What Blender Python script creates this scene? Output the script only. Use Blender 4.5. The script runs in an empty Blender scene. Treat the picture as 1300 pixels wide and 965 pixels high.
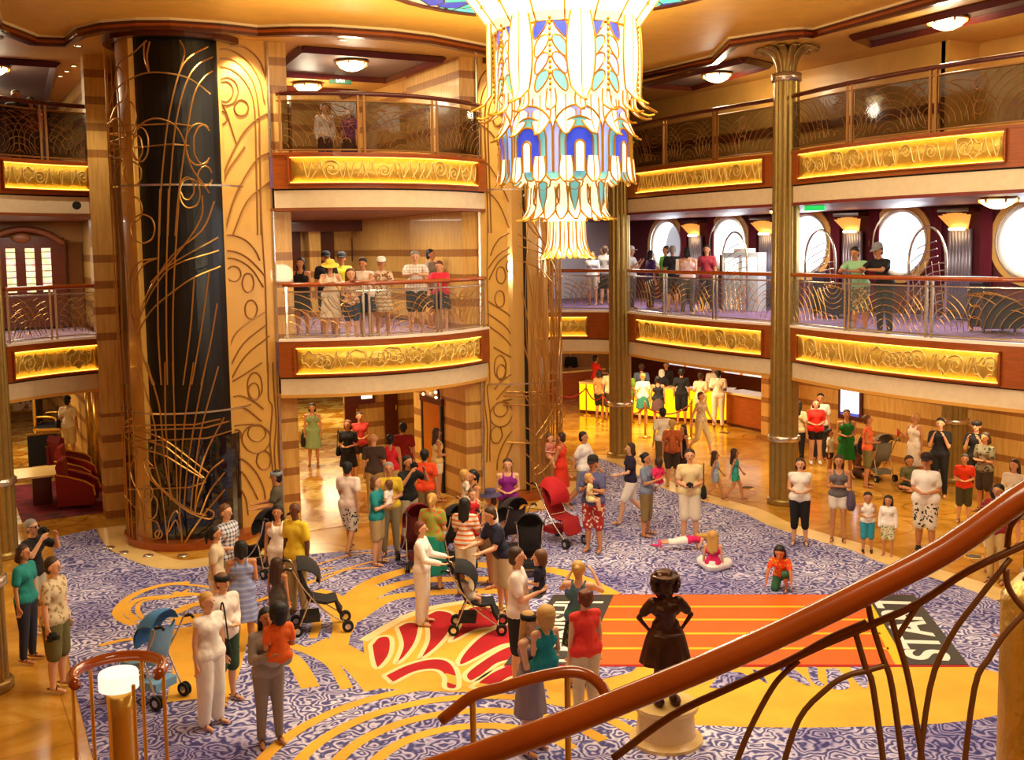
import bpy, bmesh, math, random
from mathutils import Vector, Matrix
from mathutils.geometry import tessellate_polygon
random.seed(7)
S=bpy.context.scene; COL=S.collection; PI=math.pi
sin,cos,rad=math.sin,math.cos,math.radians
GR=[[(-2.81,8.67),(-2.5,8.83),(-2.17,8.95),(-1.83,8.93),(-1.57,8.84),(-1.29,8.6)],[(-2.1,5.97),(-2.04,6.89),(-1.91,8.05),(-1.73,8.94),(-1.56,9.26),(-1.3,9.47)],[(-1.98,5.97),(-1.92,6.89),(-1.8,8.05),(-1.64,8.77),(-1.46,9.12),(-1.23,9.29)],[(-1.88,5.97),(-1.81,6.71),(-1.67,7.79),(-1.54,8.55),(-1.39,8.88),(-1.24,9.03)],[(-2.36,7.97),(-2.2,8.09),(-2.03,8.12),(-1.83,8.01),(-1.71,7.74),(-1.62,7.25),(-1.46,6.94),(-1.37,6.76)],[(-2.37,8.15),(-2.39,8.04),(-2.42,7.95),(-2.46,7.9),(-2.51,7.89),(-2.55,7.93),(-2.59,8.01),(-2.61,8.11),(-2.6,8.23),(-2.57,8.33),(-2.53,8.4),(-2.48,8.44),(-2.43,8.42),(-2.4,8.36),(-2.38,8.27),(-2.37,8.15)],[(-2.59,7.79),(-2.62,7.64),(-2.67,7.52),(-2.75,7.45),(-2.86,7.45),(-2.99,7.5),(-3.13,7.62),(3.12,7.77),(3.06,7.94),(-3.05,8.06),(-2.92,8.14),(-2.8,8.18),(-2.71,8.15),(-2.64,8.07),(-2.6,7.94),(-2.59,7.79)],[(-2.2,7.66),(-2.21,7.53),(-2.24,7.43),(-2.29,7.36),(-2.34,7.35),(-2.39,7.39),(-2.43,7.48),(-2.45,7.6),(-2.44,7.73),(-2.41,7.85),(-2.37,7.93),(-2.32,7.97),(-2.27,7.95),(-2.23,7.89),(-2.2,7.78),(-2.2,7.66)],[(-2.29,7.59),(-2.3,7.5),(-2.33,7.43),(-2.36,7.38),(-2.4,7.38),(-2.43,7.41),(-2.46,7.47),(-2.47,7.56),(-2.47,7.65),(-2.45,7.73),(-2.42,7.79),(-2.38,7.82),(-2.34,7.81),(-2.31,7.76),(-2.3,7.68),(-2.29,7.59)],[(-2.33,7.12),(-2.34,7.04),(-2.38,6.97),(-2.43,6.92),(-2.5,6.92),(-2.56,6.95),(-2.61,7.01),(-2.64,7.1),(-2.64,7.19),(-2.6,7.27),(-2.54,7.32),(-2.48,7.35),(-2.42,7.33),(-2.37,7.29),(-2.33,7.21),(-2.33,7.12)],[(-1.37,7.35),(-1.41,7.31),(-1.45,7.3),(-1.49,7.32),(-1.52,7.36),(-1.55,7.43),(-1.57,7.51),(-1.57,7.61),(-1.57,7.71),(-1.56,7.8),(-1.53,7.89),(-1.5,7.96),(-1.47,8.0),(-1.43,8.02),(-1.39,8.02),(-1.35,7.98)],[(-1.35,7.42),(-1.4,7.34),(-1.47,7.29),(-1.53,7.28),(-1.59,7.31),(-1.64,7.38),(-1.67,7.47),(-1.68,7.59),(-1.68,7.71),(-1.66,7.83),(-1.62,7.93),(-1.57,8.0),(-1.5,8.04),(-1.44,8.04),(-1.38,7.99),(-1.33,7.92)],[(-1.32,7.02),(-1.34,6.96),(-1.38,6.92),(-1.42,6.9),(-1.46,6.9),(-1.49,6.93),(-1.52,6.98),(-1.53,7.04),(-1.53,7.11),(-1.51,7.17),(-1.48,7.22),(-1.45,7.25),(-1.41,7.26),(-1.37,7.24),(-1.34,7.2),(-1.32,7.14)],[(-1.51,6.76),(-1.52,6.65),(-1.56,6.55),(-1.62,6.5),(-1.68,6.49),(-1.73,6.52),(-1.77,6.6),(-1.79,6.7),(-1.79,6.81),(-1.76,6.91),(-1.72,6.99),(-1.66,7.02),(-1.6,7.01),(-1.55,6.96),(-1.52,6.87),(-1.51,6.76)],[(-1.59,6.85),(-1.6,6.76),(-1.63,6.7),(-1.66,6.65),(-1.7,6.64),(-1.74,6.67),(-1.76,6.73),(-1.78,6.8),(-1.77,6.89),(-1.76,6.96),(-1.73,7.02),(-1.69,7.05),(-1.65,7.04),(-1.62,7.0),(-1.59,6.93),(-1.59,6.85)],[(-2.15,9.53),(-2.39,9.3),(-2.68,9.12),(-2.81,8.67),(-3.12,8.23)],[(-2.68,9.13),(-2.56,8.97),(-2.51,8.74),(-2.56,8.52),(-2.79,8.37),(-3.07,8.04)],[(-2.19,9.51),(-2.2,9.25),(-2.15,8.98)],[(-2.11,9.51),(-2.16,9.25),(-2.14,8.96)],[(-1.7,9.54),(-1.64,9.34),(-1.71,9.01)],[(-2.06,6.84),(-2.14,5.33),(-2.18,4.19),(-2.17,3.19)],[(-1.94,6.84),(-2.02,5.33),(-2.06,4.19),(-2.08,3.19)],[(-1.79,6.84),(-1.91,5.33),(-1.97,4.19),(-1.99,3.19)],[(-2.56,4.23),(-2.4,4.73),(-2.13,5.26),(-1.77,5.59),(-1.26,5.94)],[(-2.55,4.11),(-2.28,4.58),(-1.93,4.95),(-1.62,5.21),(-1.24,5.39)],[(-2.51,4.38),(-2.2,5.03),(-1.89,5.44),(-1.26,5.69)],[(-2.15,5.56),(-2.41,5.51),(-2.57,5.34),(-2.64,5.11),(-2.65,4.57),(-2.53,4.38)],[(-2.16,5.56),(-2.36,5.45),(-2.51,5.19),(-2.58,4.73),(-2.53,4.34)],[(-1.64,5.21),(-1.73,4.18),(-1.86,3.18)],[(-1.42,5.31),(-1.58,4.17),(-1.74,3.18)],[(-1.32,4.69),(-1.45,3.93),(-1.61,3.16)],[(-2.65,4.57),(-2.51,3.96),(-2.3,3.19)],[(-2.6,4.23),(-2.45,3.69),(-2.27,3.19)],[(-1.48,6.72),(-1.52,6.27),(-1.89,5.59),(-2.26,5.11)],[(-2.34,6.47),(-2.36,6.38),(-2.39,6.3),(-2.44,6.26),(-2.5,6.25),(-2.55,6.28),(-2.59,6.35),(-2.61,6.43),(-2.61,6.53),(-2.58,6.61),(-2.53,6.67),(-2.47,6.7),(-2.42,6.69),(-2.38,6.64),(-2.35,6.56),(-2.34,6.47)],[(-2.16,6.11),(-2.18,6.0),(-2.22,5.91),(-2.3,5.86),(-2.38,5.85),(-2.46,5.89),(-2.53,5.96),(-2.56,6.06),(-2.56,6.17),(-2.51,6.27),(-2.44,6.34),(-2.36,6.38),(-2.28,6.36),(-2.21,6.31),(-2.17,6.22),(-2.16,6.11)],[(-1.3,6.61),(-1.5,6.08),(-1.94,5.6),(-2.33,4.88)],[(-2.56,3.61),(-2.39,2.89),(-2.29,2.29),(-2.33,1.76),(-2.24,1.19),(-2.18,0.12)],[(-2.38,3.62),(-2.22,2.82),(-2.19,2.29),(-2.16,1.6),(-2.08,0.99)],[(-2.1,3.62),(-2.13,2.41),(-2.11,0.99)],[(-1.99,3.62),(-2.0,2.41),(-2.01,0.98)],[(-1.7,3.6),(-1.87,2.4),(-1.98,0.94),(-1.97,0.12)],[(-1.52,3.59),(-1.7,2.59),(-1.85,1.59),(-1.92,0.86)],[(-1.34,3.49),(-1.62,2.38),(-1.77,1.34),(-1.83,0.77)],[(-1.28,2.5),(-1.54,1.96),(-1.71,1.33),(-1.77,0.76)],[(3.12,2.35),(-2.56,2.31),(-2.14,2.01),(-1.62,1.38)],[(-2.56,2.31),(-2.14,2.13),(-1.55,1.47)],[(3.04,2.15),(-2.53,2.11),(-2.15,1.84),(-1.65,1.38)],[(-2.36,1.63),(-2.5,1.77),(-2.53,1.66),(-2.44,1.42),(-2.17,1.11),(-1.88,0.77),(-1.58,0.57),(-1.5,0.68),(-1.61,0.78)],[(-2.32,1.6),(-2.41,1.59),(-2.37,1.39),(-2.11,1.07),(-1.82,0.75),(-1.61,0.65)],[(-1.32,1.68),(-1.55,1.47),(-1.72,1.0),(-1.78,0.68)],[(-1.31,1.43),(-1.53,1.14),(-1.7,0.67)],[(-1.32,1.1),(-1.58,0.77),(-1.83,0.36),(-1.94,0.12)],[(-1.33,0.43),(-1.5,0.3),(-1.9,0.07)],[(-2.19,0.29),(-2.13,0.62),(-2.03,0.78),(-1.98,0.53),(-1.97,0.12)],[(-2.16,0.37),(-2.05,0.6),(-1.99,0.37)],[(-2.32,0.86),(-2.33,0.76),(-2.36,0.68),(-2.41,0.62),(-2.46,0.61),(-2.51,0.63),(-2.54,0.7),(-2.56,0.79),(-2.56,0.89),(-2.53,0.98),(-2.49,1.05),(-2.44,1.09),(-2.39,1.08),(-2.35,1.03),(-2.32,0.96),(-2.32,0.86)],[(-2.3,0.41),(-2.31,0.33),(-2.34,0.27),(-2.38,0.23),(-2.43,0.22),(-2.47,0.23),(-2.51,0.28),(-2.53,0.35),(-2.52,0.42),(-2.5,0.5),(-2.46,0.55),(-2.41,0.58),(-2.37,0.57),(-2.33,0.54),(-2.31,0.48),(-2.3,0.41)],[(-2.26,0.33),(-2.27,0.29),(-2.29,0.26),(-2.31,0.25),(-2.33,0.24),(-2.35,0.25),(-2.37,0.27),(-2.38,0.3),(-2.38,0.34),(-2.36,0.37),(-2.35,0.39),(-2.32,0.4),(-2.3,0.4),(-2.28,0.39),(-2.27,0.36),(-2.26,0.33)],[(-2.39,1.1),(-2.4,1.03),(-2.42,0.98),(-2.45,0.94),(-2.49,0.93),(-2.52,0.94),(-2.55,0.99),(-2.56,1.05),(-2.56,1.12),(-2.54,1.18),(-2.51,1.23),(-2.47,1.26),(-2.44,1.25),(-2.41,1.22),(-2.39,1.17),(-2.39,1.1)],[(3.1,2.39),(-2.75,2.38),(-2.67,1.89),(-2.88,1.45),(-2.63,0.99),(-2.57,0.34)],[(3.14,1.56),(-2.91,1.11),(-2.69,0.73),(-2.77,0.3)],[(3.13,9.51),(3.13,8.6),(3.06,7.6),(3.1,6.76)],[(-2.67,7.41),(-2.89,7.2),(-3.13,6.76),(-3.01,6.11)]]
PN=[[(-3.3,9.35),(-2.91,9.33),(-2.59,8.97),(-2.49,8.42),(-2.5,7.61),(-2.53,5.98)],[(-3.0,9.6),(-2.71,9.6),(-2.43,9.36),(-2.31,8.99)],[(-3.3,9.21),(-2.97,9.16),(-2.69,8.88),(-2.57,8.41),(-2.58,7.23),(-2.6,5.98)],[(-3.3,9.51),(-3.0,9.53),(-2.67,9.34),(-2.45,8.98),(-2.37,8.56)],[(-2.87,8.76),(-2.9,8.66),(-2.96,8.56),(-3.04,8.51),(-3.13,8.49),(-3.22,8.52),(-3.29,8.59),(-3.3,8.69),(-3.3,8.79),(-3.28,8.89),(-3.2,8.97),(-3.11,9.01),(-3.02,9.0),(-2.94,8.95),(-2.89,8.87),(-2.87,8.76)],[(-2.97,8.76),(-2.99,8.68),(-3.03,8.62),(-3.09,8.57),(-3.16,8.56),(-3.22,8.58),(-3.27,8.63),(-3.29,8.7),(-3.29,8.78),(-3.26,8.85),(-3.21,8.91),(-3.14,8.93),(-3.08,8.93),(-3.02,8.89),(-2.98,8.83),(-2.97,8.76)],[(-2.69,8.45),(-2.71,8.39),(-2.74,8.34),(-2.79,8.31),(-2.85,8.3),(-2.9,8.31),(-2.94,8.35),(-2.96,8.41),(-2.96,8.47),(-2.93,8.53),(-2.89,8.57),(-2.84,8.6),(-2.78,8.59),(-2.73,8.56),(-2.7,8.51),(-2.69,8.45)],[(-3.11,8.25),(-3.12,8.2),(-3.15,8.16),(-3.19,8.13),(-3.23,8.12),(-3.27,8.14),(-3.3,8.17),(-3.3,8.21),(-3.3,8.26),(-3.3,8.31),(-3.26,8.35),(-3.22,8.36),(-3.18,8.36),(-3.14,8.34),(-3.12,8.3),(-3.11,8.25)],[(-3.3,8.61),(-3.14,8.39),(-2.95,7.74)],[(-3.3,5.99),(-3.29,6.93),(-2.95,7.74),(-2.62,8.17),(-2.31,8.37)],[(-3.26,5.99),(-3.01,6.75),(-2.6,7.42),(-2.31,7.61)],[(-3.09,5.99),(-2.78,6.65),(-2.32,7.04)],[(-3.3,6.46),(-3.19,7.12),(-2.79,7.7)],[(-3.3,5.95),(-3.13,5.99),(-2.85,5.89),(-2.66,5.68),(-2.57,5.48)],[(-3.3,5.69),(-3.02,5.65),(-2.75,5.48),(-2.47,5.16)],[(-3.3,5.54),(-3.03,5.51),(-2.75,5.32),(-2.52,4.95)],[(-2.96,5.23),(-2.97,5.17),(-3.01,5.12),(-3.06,5.09),(-3.12,5.09),(-3.17,5.11),(-3.22,5.15),(-3.24,5.21),(-3.23,5.27),(-3.21,5.32),(-3.16,5.36),(-3.11,5.38),(-3.05,5.37),(-3.0,5.34),(-2.97,5.29),(-2.96,5.23)],[(-2.71,5.04),(-2.72,4.97),(-2.75,4.9),(-2.8,4.87),(-2.84,4.86),(-2.89,4.89),(-2.92,4.94),(-2.94,5.01),(-2.93,5.09),(-2.91,5.16),(-2.88,5.21),(-2.83,5.23),(-2.78,5.22),(-2.74,5.18),(-2.72,5.12),(-2.71,5.04)],[(-2.66,4.51),(-2.68,4.44),(-2.71,4.38),(-2.75,4.34),(-2.8,4.34),(-2.85,4.36),(-2.89,4.42),(-2.9,4.49),(-2.9,4.56),(-2.88,4.63),(-2.84,4.68),(-2.79,4.7),(-2.74,4.69),(-2.7,4.65),(-2.67,4.59),(-2.66,4.51)],[(-3.3,3.62),(-3.08,4.09),(-2.5,4.47)],[(-3.3,3.3),(-2.97,3.84),(-2.47,4.22)],[(-3.3,3.05),(-2.94,3.59),(-2.44,3.97)],[(-3.3,5.3),(-3.3,4.82),(-3.3,4.34)],[(-2.52,6.64),(-2.5,5.68),(-2.48,4.95),(-2.5,3.24)],[(-2.58,2.03),(-2.6,1.96),(-2.65,1.91),(-2.71,1.88),(-2.79,1.88),(-2.86,1.91),(-2.91,1.96),(-2.94,2.03),(-2.93,2.1),(-2.9,2.16),(-2.85,2.2),(-2.78,2.21),(-2.7,2.2),(-2.64,2.16),(-2.6,2.1),(-2.58,2.03)],[(-2.49,1.9),(-2.52,1.79),(-2.6,1.7),(-2.7,1.65),(-2.82,1.65),(-2.93,1.7),(-3.01,1.79),(-3.06,1.9),(-3.05,2.01),(-3.0,2.11),(-2.91,2.18),(-2.8,2.2),(-2.68,2.18),(-2.58,2.11),(-2.51,2.01),(-2.49,1.9)],[(-2.5,1.46),(-2.52,1.38),(-2.55,1.32),(-2.61,1.29),(-2.67,1.29),(-2.72,1.32),(-2.76,1.38),(-2.79,1.45),(-2.78,1.53),(-2.76,1.6),(-2.71,1.65),(-2.65,1.67),(-2.59,1.65),(-2.54,1.61),(-2.51,1.54),(-2.5,1.46)],[(-3.08,2.04),(-3.09,1.99),(-3.11,1.96),(-3.14,1.94),(-3.17,1.94),(-3.2,1.96),(-3.22,1.99),(-3.23,2.03),(-3.23,2.07),(-3.22,2.11),(-3.19,2.14),(-3.16,2.15),(-3.13,2.14),(-3.1,2.11),(-3.08,2.08),(-3.08,2.04)],[(-2.62,2.98),(-2.63,2.87),(-2.67,2.79),(-2.73,2.74),(-2.79,2.73),(-2.85,2.77),(-2.89,2.85),(-2.91,2.95),(-2.91,3.06),(-2.88,3.16),(-2.83,3.23),(-2.77,3.26),(-2.71,3.24),(-2.66,3.18),(-2.63,3.09),(-2.62,2.98)],[(-2.68,2.87),(-2.69,2.8),(-2.72,2.74),(-2.76,2.71),(-2.81,2.71),(-2.85,2.73),(-2.88,2.78),(-2.9,2.85),(-2.9,2.92),(-2.88,2.99),(-2.84,3.03),(-2.8,3.05),(-2.75,3.04),(-2.71,3.0),(-2.69,2.94),(-2.68,2.87)],[(-3.3,2.8),(-3.07,2.82),(-2.8,2.68),(-2.61,2.51)],[(-3.3,2.57),(-3.0,2.57),(-2.66,2.27)],[(-3.3,2.22),(-3.13,2.24),(-2.82,2.23)],[(-3.3,3.07),(-2.97,3.24),(-2.61,3.45)],[(-3.3,1.63),(-3.04,1.52),(-2.81,1.25),(-2.67,0.92),(-2.64,0.67)],[(-3.3,1.39),(-3.09,1.29),(-2.9,0.95),(-2.79,0.69)],[(-3.29,1.15),(-3.14,0.97),(-3.03,0.72),(-3.0,0.4)],[(-2.48,3.45),(-2.5,2.73),(-2.43,2.53),(-2.5,1.86),(-2.47,1.25),(-2.47,0.89)],[(-2.31,3.43),(-2.31,2.72),(-2.31,2.24),(-2.34,1.68),(-2.31,1.03)],[(-2.39,3.44),(-2.39,2.96),(-2.36,2.24),(-2.42,1.65),(-2.39,0.88)]]
CEIL=[(-6.97,0.69),(-6.26,1.83),(-5.77,1.75),(-5.65,0.67),(-5.32,-0.04),(-4.79,-0.51),(-4.25,-0.75),(-3.37,-0.83),(-2.67,-0.73),(-2.12,-1.1),(-1.42,-1.37),(-0.24,-1.47),(0.65,-1.34),(2.27,-0.71)]
CEILR=[(7.67,1.83),(7.44,-1.66),(6.41,-3.5),(6.85,-4.69),(7.08,-4.88),(7.29,-4.89),(7.0,-8.16)]
CARP=[(-6.48,1.8),(-5.61,2.11),(-5.65,1.15),(-5.61,0.21),(-5.25,-1.09),(-4.75,-1.73),(-3.86,-1.83),(-2.38,-2.03),(-1.18,-2.4),(0.37,-1.9),(1.97,-1.58),(2.52,-1.45),(3.11,-1.5),(4.04,-0.8),(5.19,0.49),(5.92,1.77),(6.47,3.11),(6.85,2.86),(7.11,2.44),(6.96,1.21),(6.42,-1.0),(6.39,-2.64),(6.46,-3.84),(6.2,-4.97),(6.21,-6.21),(6.28,-7.13),(6.15,-7.81),(6.16,-8.41),(6.19,-9.1),(6.19,-9.69),(6.1,-10.28)]
BANDS=[([(-3.77,-6.51),(-3.61,-6.83),(-3.5,-7.63),(-3.54,-8.51)],0.42),([(-4.22,-6.14),(-3.94,-6.82),(-3.83,-7.46),(-3.93,-8.29)],0.15),([(-4.31,-6.45),(-4.24,-7.13),(-4.33,-8.01)],0.22),([(-3.62,-6.78),(-3.3,-6.34),(-2.95,-5.63),(-2.86,-4.67),(-3.01,-4.21)],0.26),([(-2.86,-5.1),(-2.08,-4.3),(-1.26,-3.94),(-0.57,-3.98),(-0.01,-4.31),(0.65,-4.91),(0.99,-5.38),(1.12,-5.97),(1.12,-6.72),(1.11,-6.95)],0.27),([(-2.9,-5.5),(-2.06,-4.79),(-1.37,-4.6),(-0.65,-4.89),(-0.13,-5.24),(-0.02,-5.47)],0.25),([(-2.99,-5.89),(-2.19,-5.25),(-1.64,-5.23),(-1.08,-5.42),(-0.42,-5.79),(-0.28,-5.95)],0.25),([(-3.0,-4.4),(-3.05,-5.22),(-3.14,-5.89),(-3.58,-6.93)],0.26),([(-2.89,-5.19),(-2.43,-4.81),(-2.01,-4.51)],0.14),([(-2.98,-5.75),(-2.58,-5.5),(-2.4,-5.49)],0.14),([(-3.36,-5.03),(-3.47,-5.69),(-3.74,-6.31)],0.12),([(-4.73,-2.63),(-5.19,-2.54),(-5.69,-2.84),(-6.03,-3.48),(-6.05,-3.95),(-5.91,-4.33)],0.14),([(-4.88,-3.33),(-5.43,-3.12),(-5.71,-3.17),(-5.92,-3.6),(-5.85,-4.17)],0.12),([(-4.82,-3.01),(-5.14,-3.29),(-5.6,-3.24),(-5.76,-3.7),(-5.73,-4.24)],0.07),([(-6.51,-4.99),(-6.2,-4.93),(-5.93,-4.99),(-5.61,-4.9),(-5.23,-4.94)],0.1),([(-4.98,-2.55),(-4.6,-2.93),(-4.29,-3.4)],0.08),([(-5.09,-3.06),(-4.65,-3.46),(-4.38,-3.9)],0.12),([(-5.29,-4.11),(-4.88,-3.85),(-4.53,-4.2)],0.18),([(-5.42,-4.86),(-5.46,-6.28),(-5.79,-7.6)],0.5),([(-4.35,-3.8),(-4.61,-5.34),(-5.1,-6.82),(-5.59,-7.99)],0.3),([(-2.62,-2.81),(-1.69,-2.51),(-0.96,-2.66)],0.05),([(-2.79,-3.52),(-1.62,-3.14),(-0.81,-3.06)],0.06),([(-2.71,-8.55),(-2.35,-9.21),(-1.56,-9.48)],0.2),([(-5.38,-4.54),(-5.03,-4.52),(-4.59,-4.9),(-4.39,-5.82),(-4.21,-6.14)],0.35),([(-5.54,-5.34),(-5.19,-5.11)],0.3),([(-5.7,-6.16),(-5.4,-6.05)],0.3),([(-5.18,-7.12),(-4.74,-6.03),(-4.41,-5.91)],0.15),([(-3.59,-2.95),(-3.03,-2.99),(-2.31,-3.11)],0.06),([(-3.48,-2.55),(-2.93,-2.4),(-2.41,-2.38)],0.05),([(-2.78,-3.75),(-2.15,-3.37),(-1.62,-3.53)],0.05),([(-4.02,-4.24),(-3.4,-3.94),(-2.74,-3.62)],0.1)]
GOLD=[[(-3.14,-6.79),(-2.87,-6.59),(-2.27,-6.2),(-1.78,-6.01),(-1.24,-6.0),(-0.9,-6.12),(-0.67,-6.68),(-0.84,-7.37),(-1.28,-8.25),(-1.95,-9.45),(-3.54,-8.51),(-3.42,-7.99),(-3.31,-7.3)],[(-1.48,-9.34),(-0.77,-9.39),(0.55,-10.09),(1.97,-10.97),(3.53,-11.9),(3.39,-12.76),(2.22,-12.99),(0.16,-12.02),(-1.31,-10.9),(-1.83,-9.94)]]
RED=[[(-3.12,-7.01),(-2.92,-6.78),(-2.76,-6.8),(-2.78,-7.01),(-3.0,-7.49),(-3.27,-7.83),(-3.36,-7.84),(-3.3,-7.57)],[(-2.51,-6.52),(-2.31,-6.41),(-2.17,-6.49),(-2.2,-6.7),(-2.5,-7.25),(-2.86,-7.7),(-3.07,-7.83),(-2.73,-7.24)],[(-1.91,-6.25),(-1.68,-6.15),(-1.54,-6.29),(-1.55,-6.55),(-1.85,-7.06),(-2.35,-7.61),(-2.72,-7.85),(-2.31,-7.22)],[(-1.45,-6.53),(-1.17,-6.29),(-0.91,-6.4),(-0.83,-6.72),(-0.97,-7.06),(-1.25,-7.27),(-1.54,-7.25),(-2.08,-7.49),(-1.7,-7.0)],[(-0.82,-7.2),(-0.72,-7.26),(-1.12,-7.96),(-1.48,-7.99),(-1.86,-8.16),(-2.29,-8.36),(-2.31,-8.22),(-1.98,-7.83),(-1.49,-7.43)],[(-1.17,-8.04),(-1.42,-8.5),(-1.84,-8.56),(-2.22,-8.82),(-2.46,-8.91),(-2.41,-8.65),(-2.0,-8.34),(-1.54,-8.09)],[(-1.47,-8.59),(-1.7,-9.01),(-1.97,-9.08),(-2.29,-9.25),(-2.52,-9.11),(-2.46,-9.02),(-2.03,-8.75)],[(-3.37,-8.14),(-2.96,-7.95),(-2.59,-7.92),(-2.4,-8.1),(-2.45,-8.5),(-2.68,-9.01),(-2.83,-8.93),(-2.69,-8.6),(-2.7,-8.32),(-2.96,-8.26),(-3.34,-8.44),(-3.37,-8.37)]]
DARK=[[(0.25,-10.28),(0.55,-10.15),(0.66,-10.25),(0.45,-10.4),(0.15,-10.45)],[(0.16,-10.6),(0.54,-10.38),(0.76,-10.47),(0.7,-10.7),(0.32,-10.8),(0.11,-10.66)],[(1.27,-10.66),(1.45,-10.61),(1.35,-11.08),(1.22,-11.26),(1.2,-10.92)],[(1.64,-10.8),(1.74,-10.86),(1.48,-11.16),(1.41,-11.34),(1.32,-11.29),(1.43,-11.06)],[(1.8,-10.97),(1.94,-11.05),(1.64,-11.55),(1.41,-11.44)],[(2.17,-11.04),(2.36,-11.15),(1.8,-11.68),(1.87,-11.39)],[(0.96,-10.47),(1.0,-10.57),(0.83,-10.92),(0.83,-10.77)],[(-1.51,-9.71),(-1.2,-9.43),(-0.89,-9.31),(-0.45,-9.39),(-0.24,-9.51),(-0.49,-9.73),(-0.88,-9.73),(-1.25,-9.87)]]
MAT=[(0.27,-6.46),(5.2,-9.46),(3.52,-11.83),(-1.81,-8.65)]

# ---------- materials
def lin(h):
    if isinstance(h,str):
        c=[int(h[i:i+2],16)/255 for i in (0,2,4)]
        return tuple(x/12.92 if x<=.04045 else ((x+.055)/1.055)**2.4 for x in c)
    return h
MATS={}
def mat(name,col=None,rough=.6,metal=0,emit=0,var=0,scale=8,bump=0,bscale=20,trans=0,alpha=1,stretch=None,coat=0,ecol=None):
    if name in MATS: return MATS[name]
    m=bpy.data.materials.new(name); m.use_nodes=True; nt=m.node_tree; b=nt.nodes['Principled BSDF']
    c=lin(col); b.inputs['Base Color'].default_value=(*c,1); b.inputs['Roughness'].default_value=rough; b.inputs['Metallic'].default_value=metal
    if coat: b.inputs['Coat Weight'].default_value=coat
    if emit: b.inputs['Emission Color'].default_value=(*(lin(ecol) if ecol else c),1); b.inputs['Emission Strength'].default_value=emit
    if trans: b.inputs['Transmission Weight'].default_value=trans
    if alpha<1: b.inputs['Alpha'].default_value=alpha
    if var or bump:
        tc=nt.nodes.new('ShaderNodeTexCoord'); mp=nt.nodes.new('ShaderNodeMapping'); nt.links.new(tc.outputs['Object'],mp.inputs[0])
        if stretch: mp.inputs['Scale'].default_value=stretch
    if var:
        n=nt.nodes.new('ShaderNodeTexNoise'); n.inputs['Scale'].default_value=scale; n.inputs['Detail'].default_value=4; nt.links.new(mp.outputs[0],n.inputs[0])
        r=nt.nodes.new('ShaderNodeMapRange'); r.inputs[1].default_value=.3; r.inputs[2].default_value=.7; r.inputs[3].default_value=1-var; r.inputs[4].default_value=1+var
        nt.links.new(n.outputs[0],r.inputs[0])
        mx=nt.nodes.new('ShaderNodeVectorMath'); mx.operation='SCALE'; mx.inputs[0].default_value=c; nt.links.new(r.outputs[0],mx.inputs['Scale']); nt.links.new(mx.outputs[0],b.inputs['Base Color'])
    if bump:
        n=nt.nodes.new('ShaderNodeTexNoise'); n.inputs['Scale'].default_value=bscale; n.inputs['Detail'].default_value=3; nt.links.new(mp.outputs[0],n.inputs[0])
        bp=nt.nodes.new('ShaderNodeBump'); bp.inputs['Strength'].default_value=bump; bp.inputs['Distance'].default_value=.02; nt.links.new(n.outputs[0],bp.inputs['Height']); nt.links.new(bp.outputs[0],b.inputs['Normal'])
    MATS[name]=m; return m
def nodes(name,rough=.6,metal=0,coat=0):
    m=bpy.data.materials.new(name); m.use_nodes=True; nt=m.node_tree; b=nt.nodes['Principled BSDF']; b.inputs['Roughness'].default_value=rough; b.inputs['Metallic'].default_value=metal; b.inputs['Coat Weight'].default_value=coat
    tc=nt.nodes.new('ShaderNodeTexCoord')
    def N(t,**k):
        n=nt.nodes.new('ShaderNode'+t)
        for a,v in k.items():
            if a.startswith('i_'): n.inputs[int(a[2:]) if a[2:].isdigit() else a[2:].replace('_',' ')].default_value=v
            else: setattr(n,a,v)
        return n
    def Lk(a,b_): nt.links.new(a,b_)
    MATS[name]=m
    return m,b,tc,N,Lk
def ramp(N,stops,mode='LINEAR'):
    r=N('ValToRGB'); e=r.color_ramp; e.interpolation=mode
    while len(e.elements)<len(stops): e.elements.new(.5)
    for el,(p,c) in zip(e.elements,stops): el.position=p; el.color=(*lin(c),1)
    return r
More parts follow.
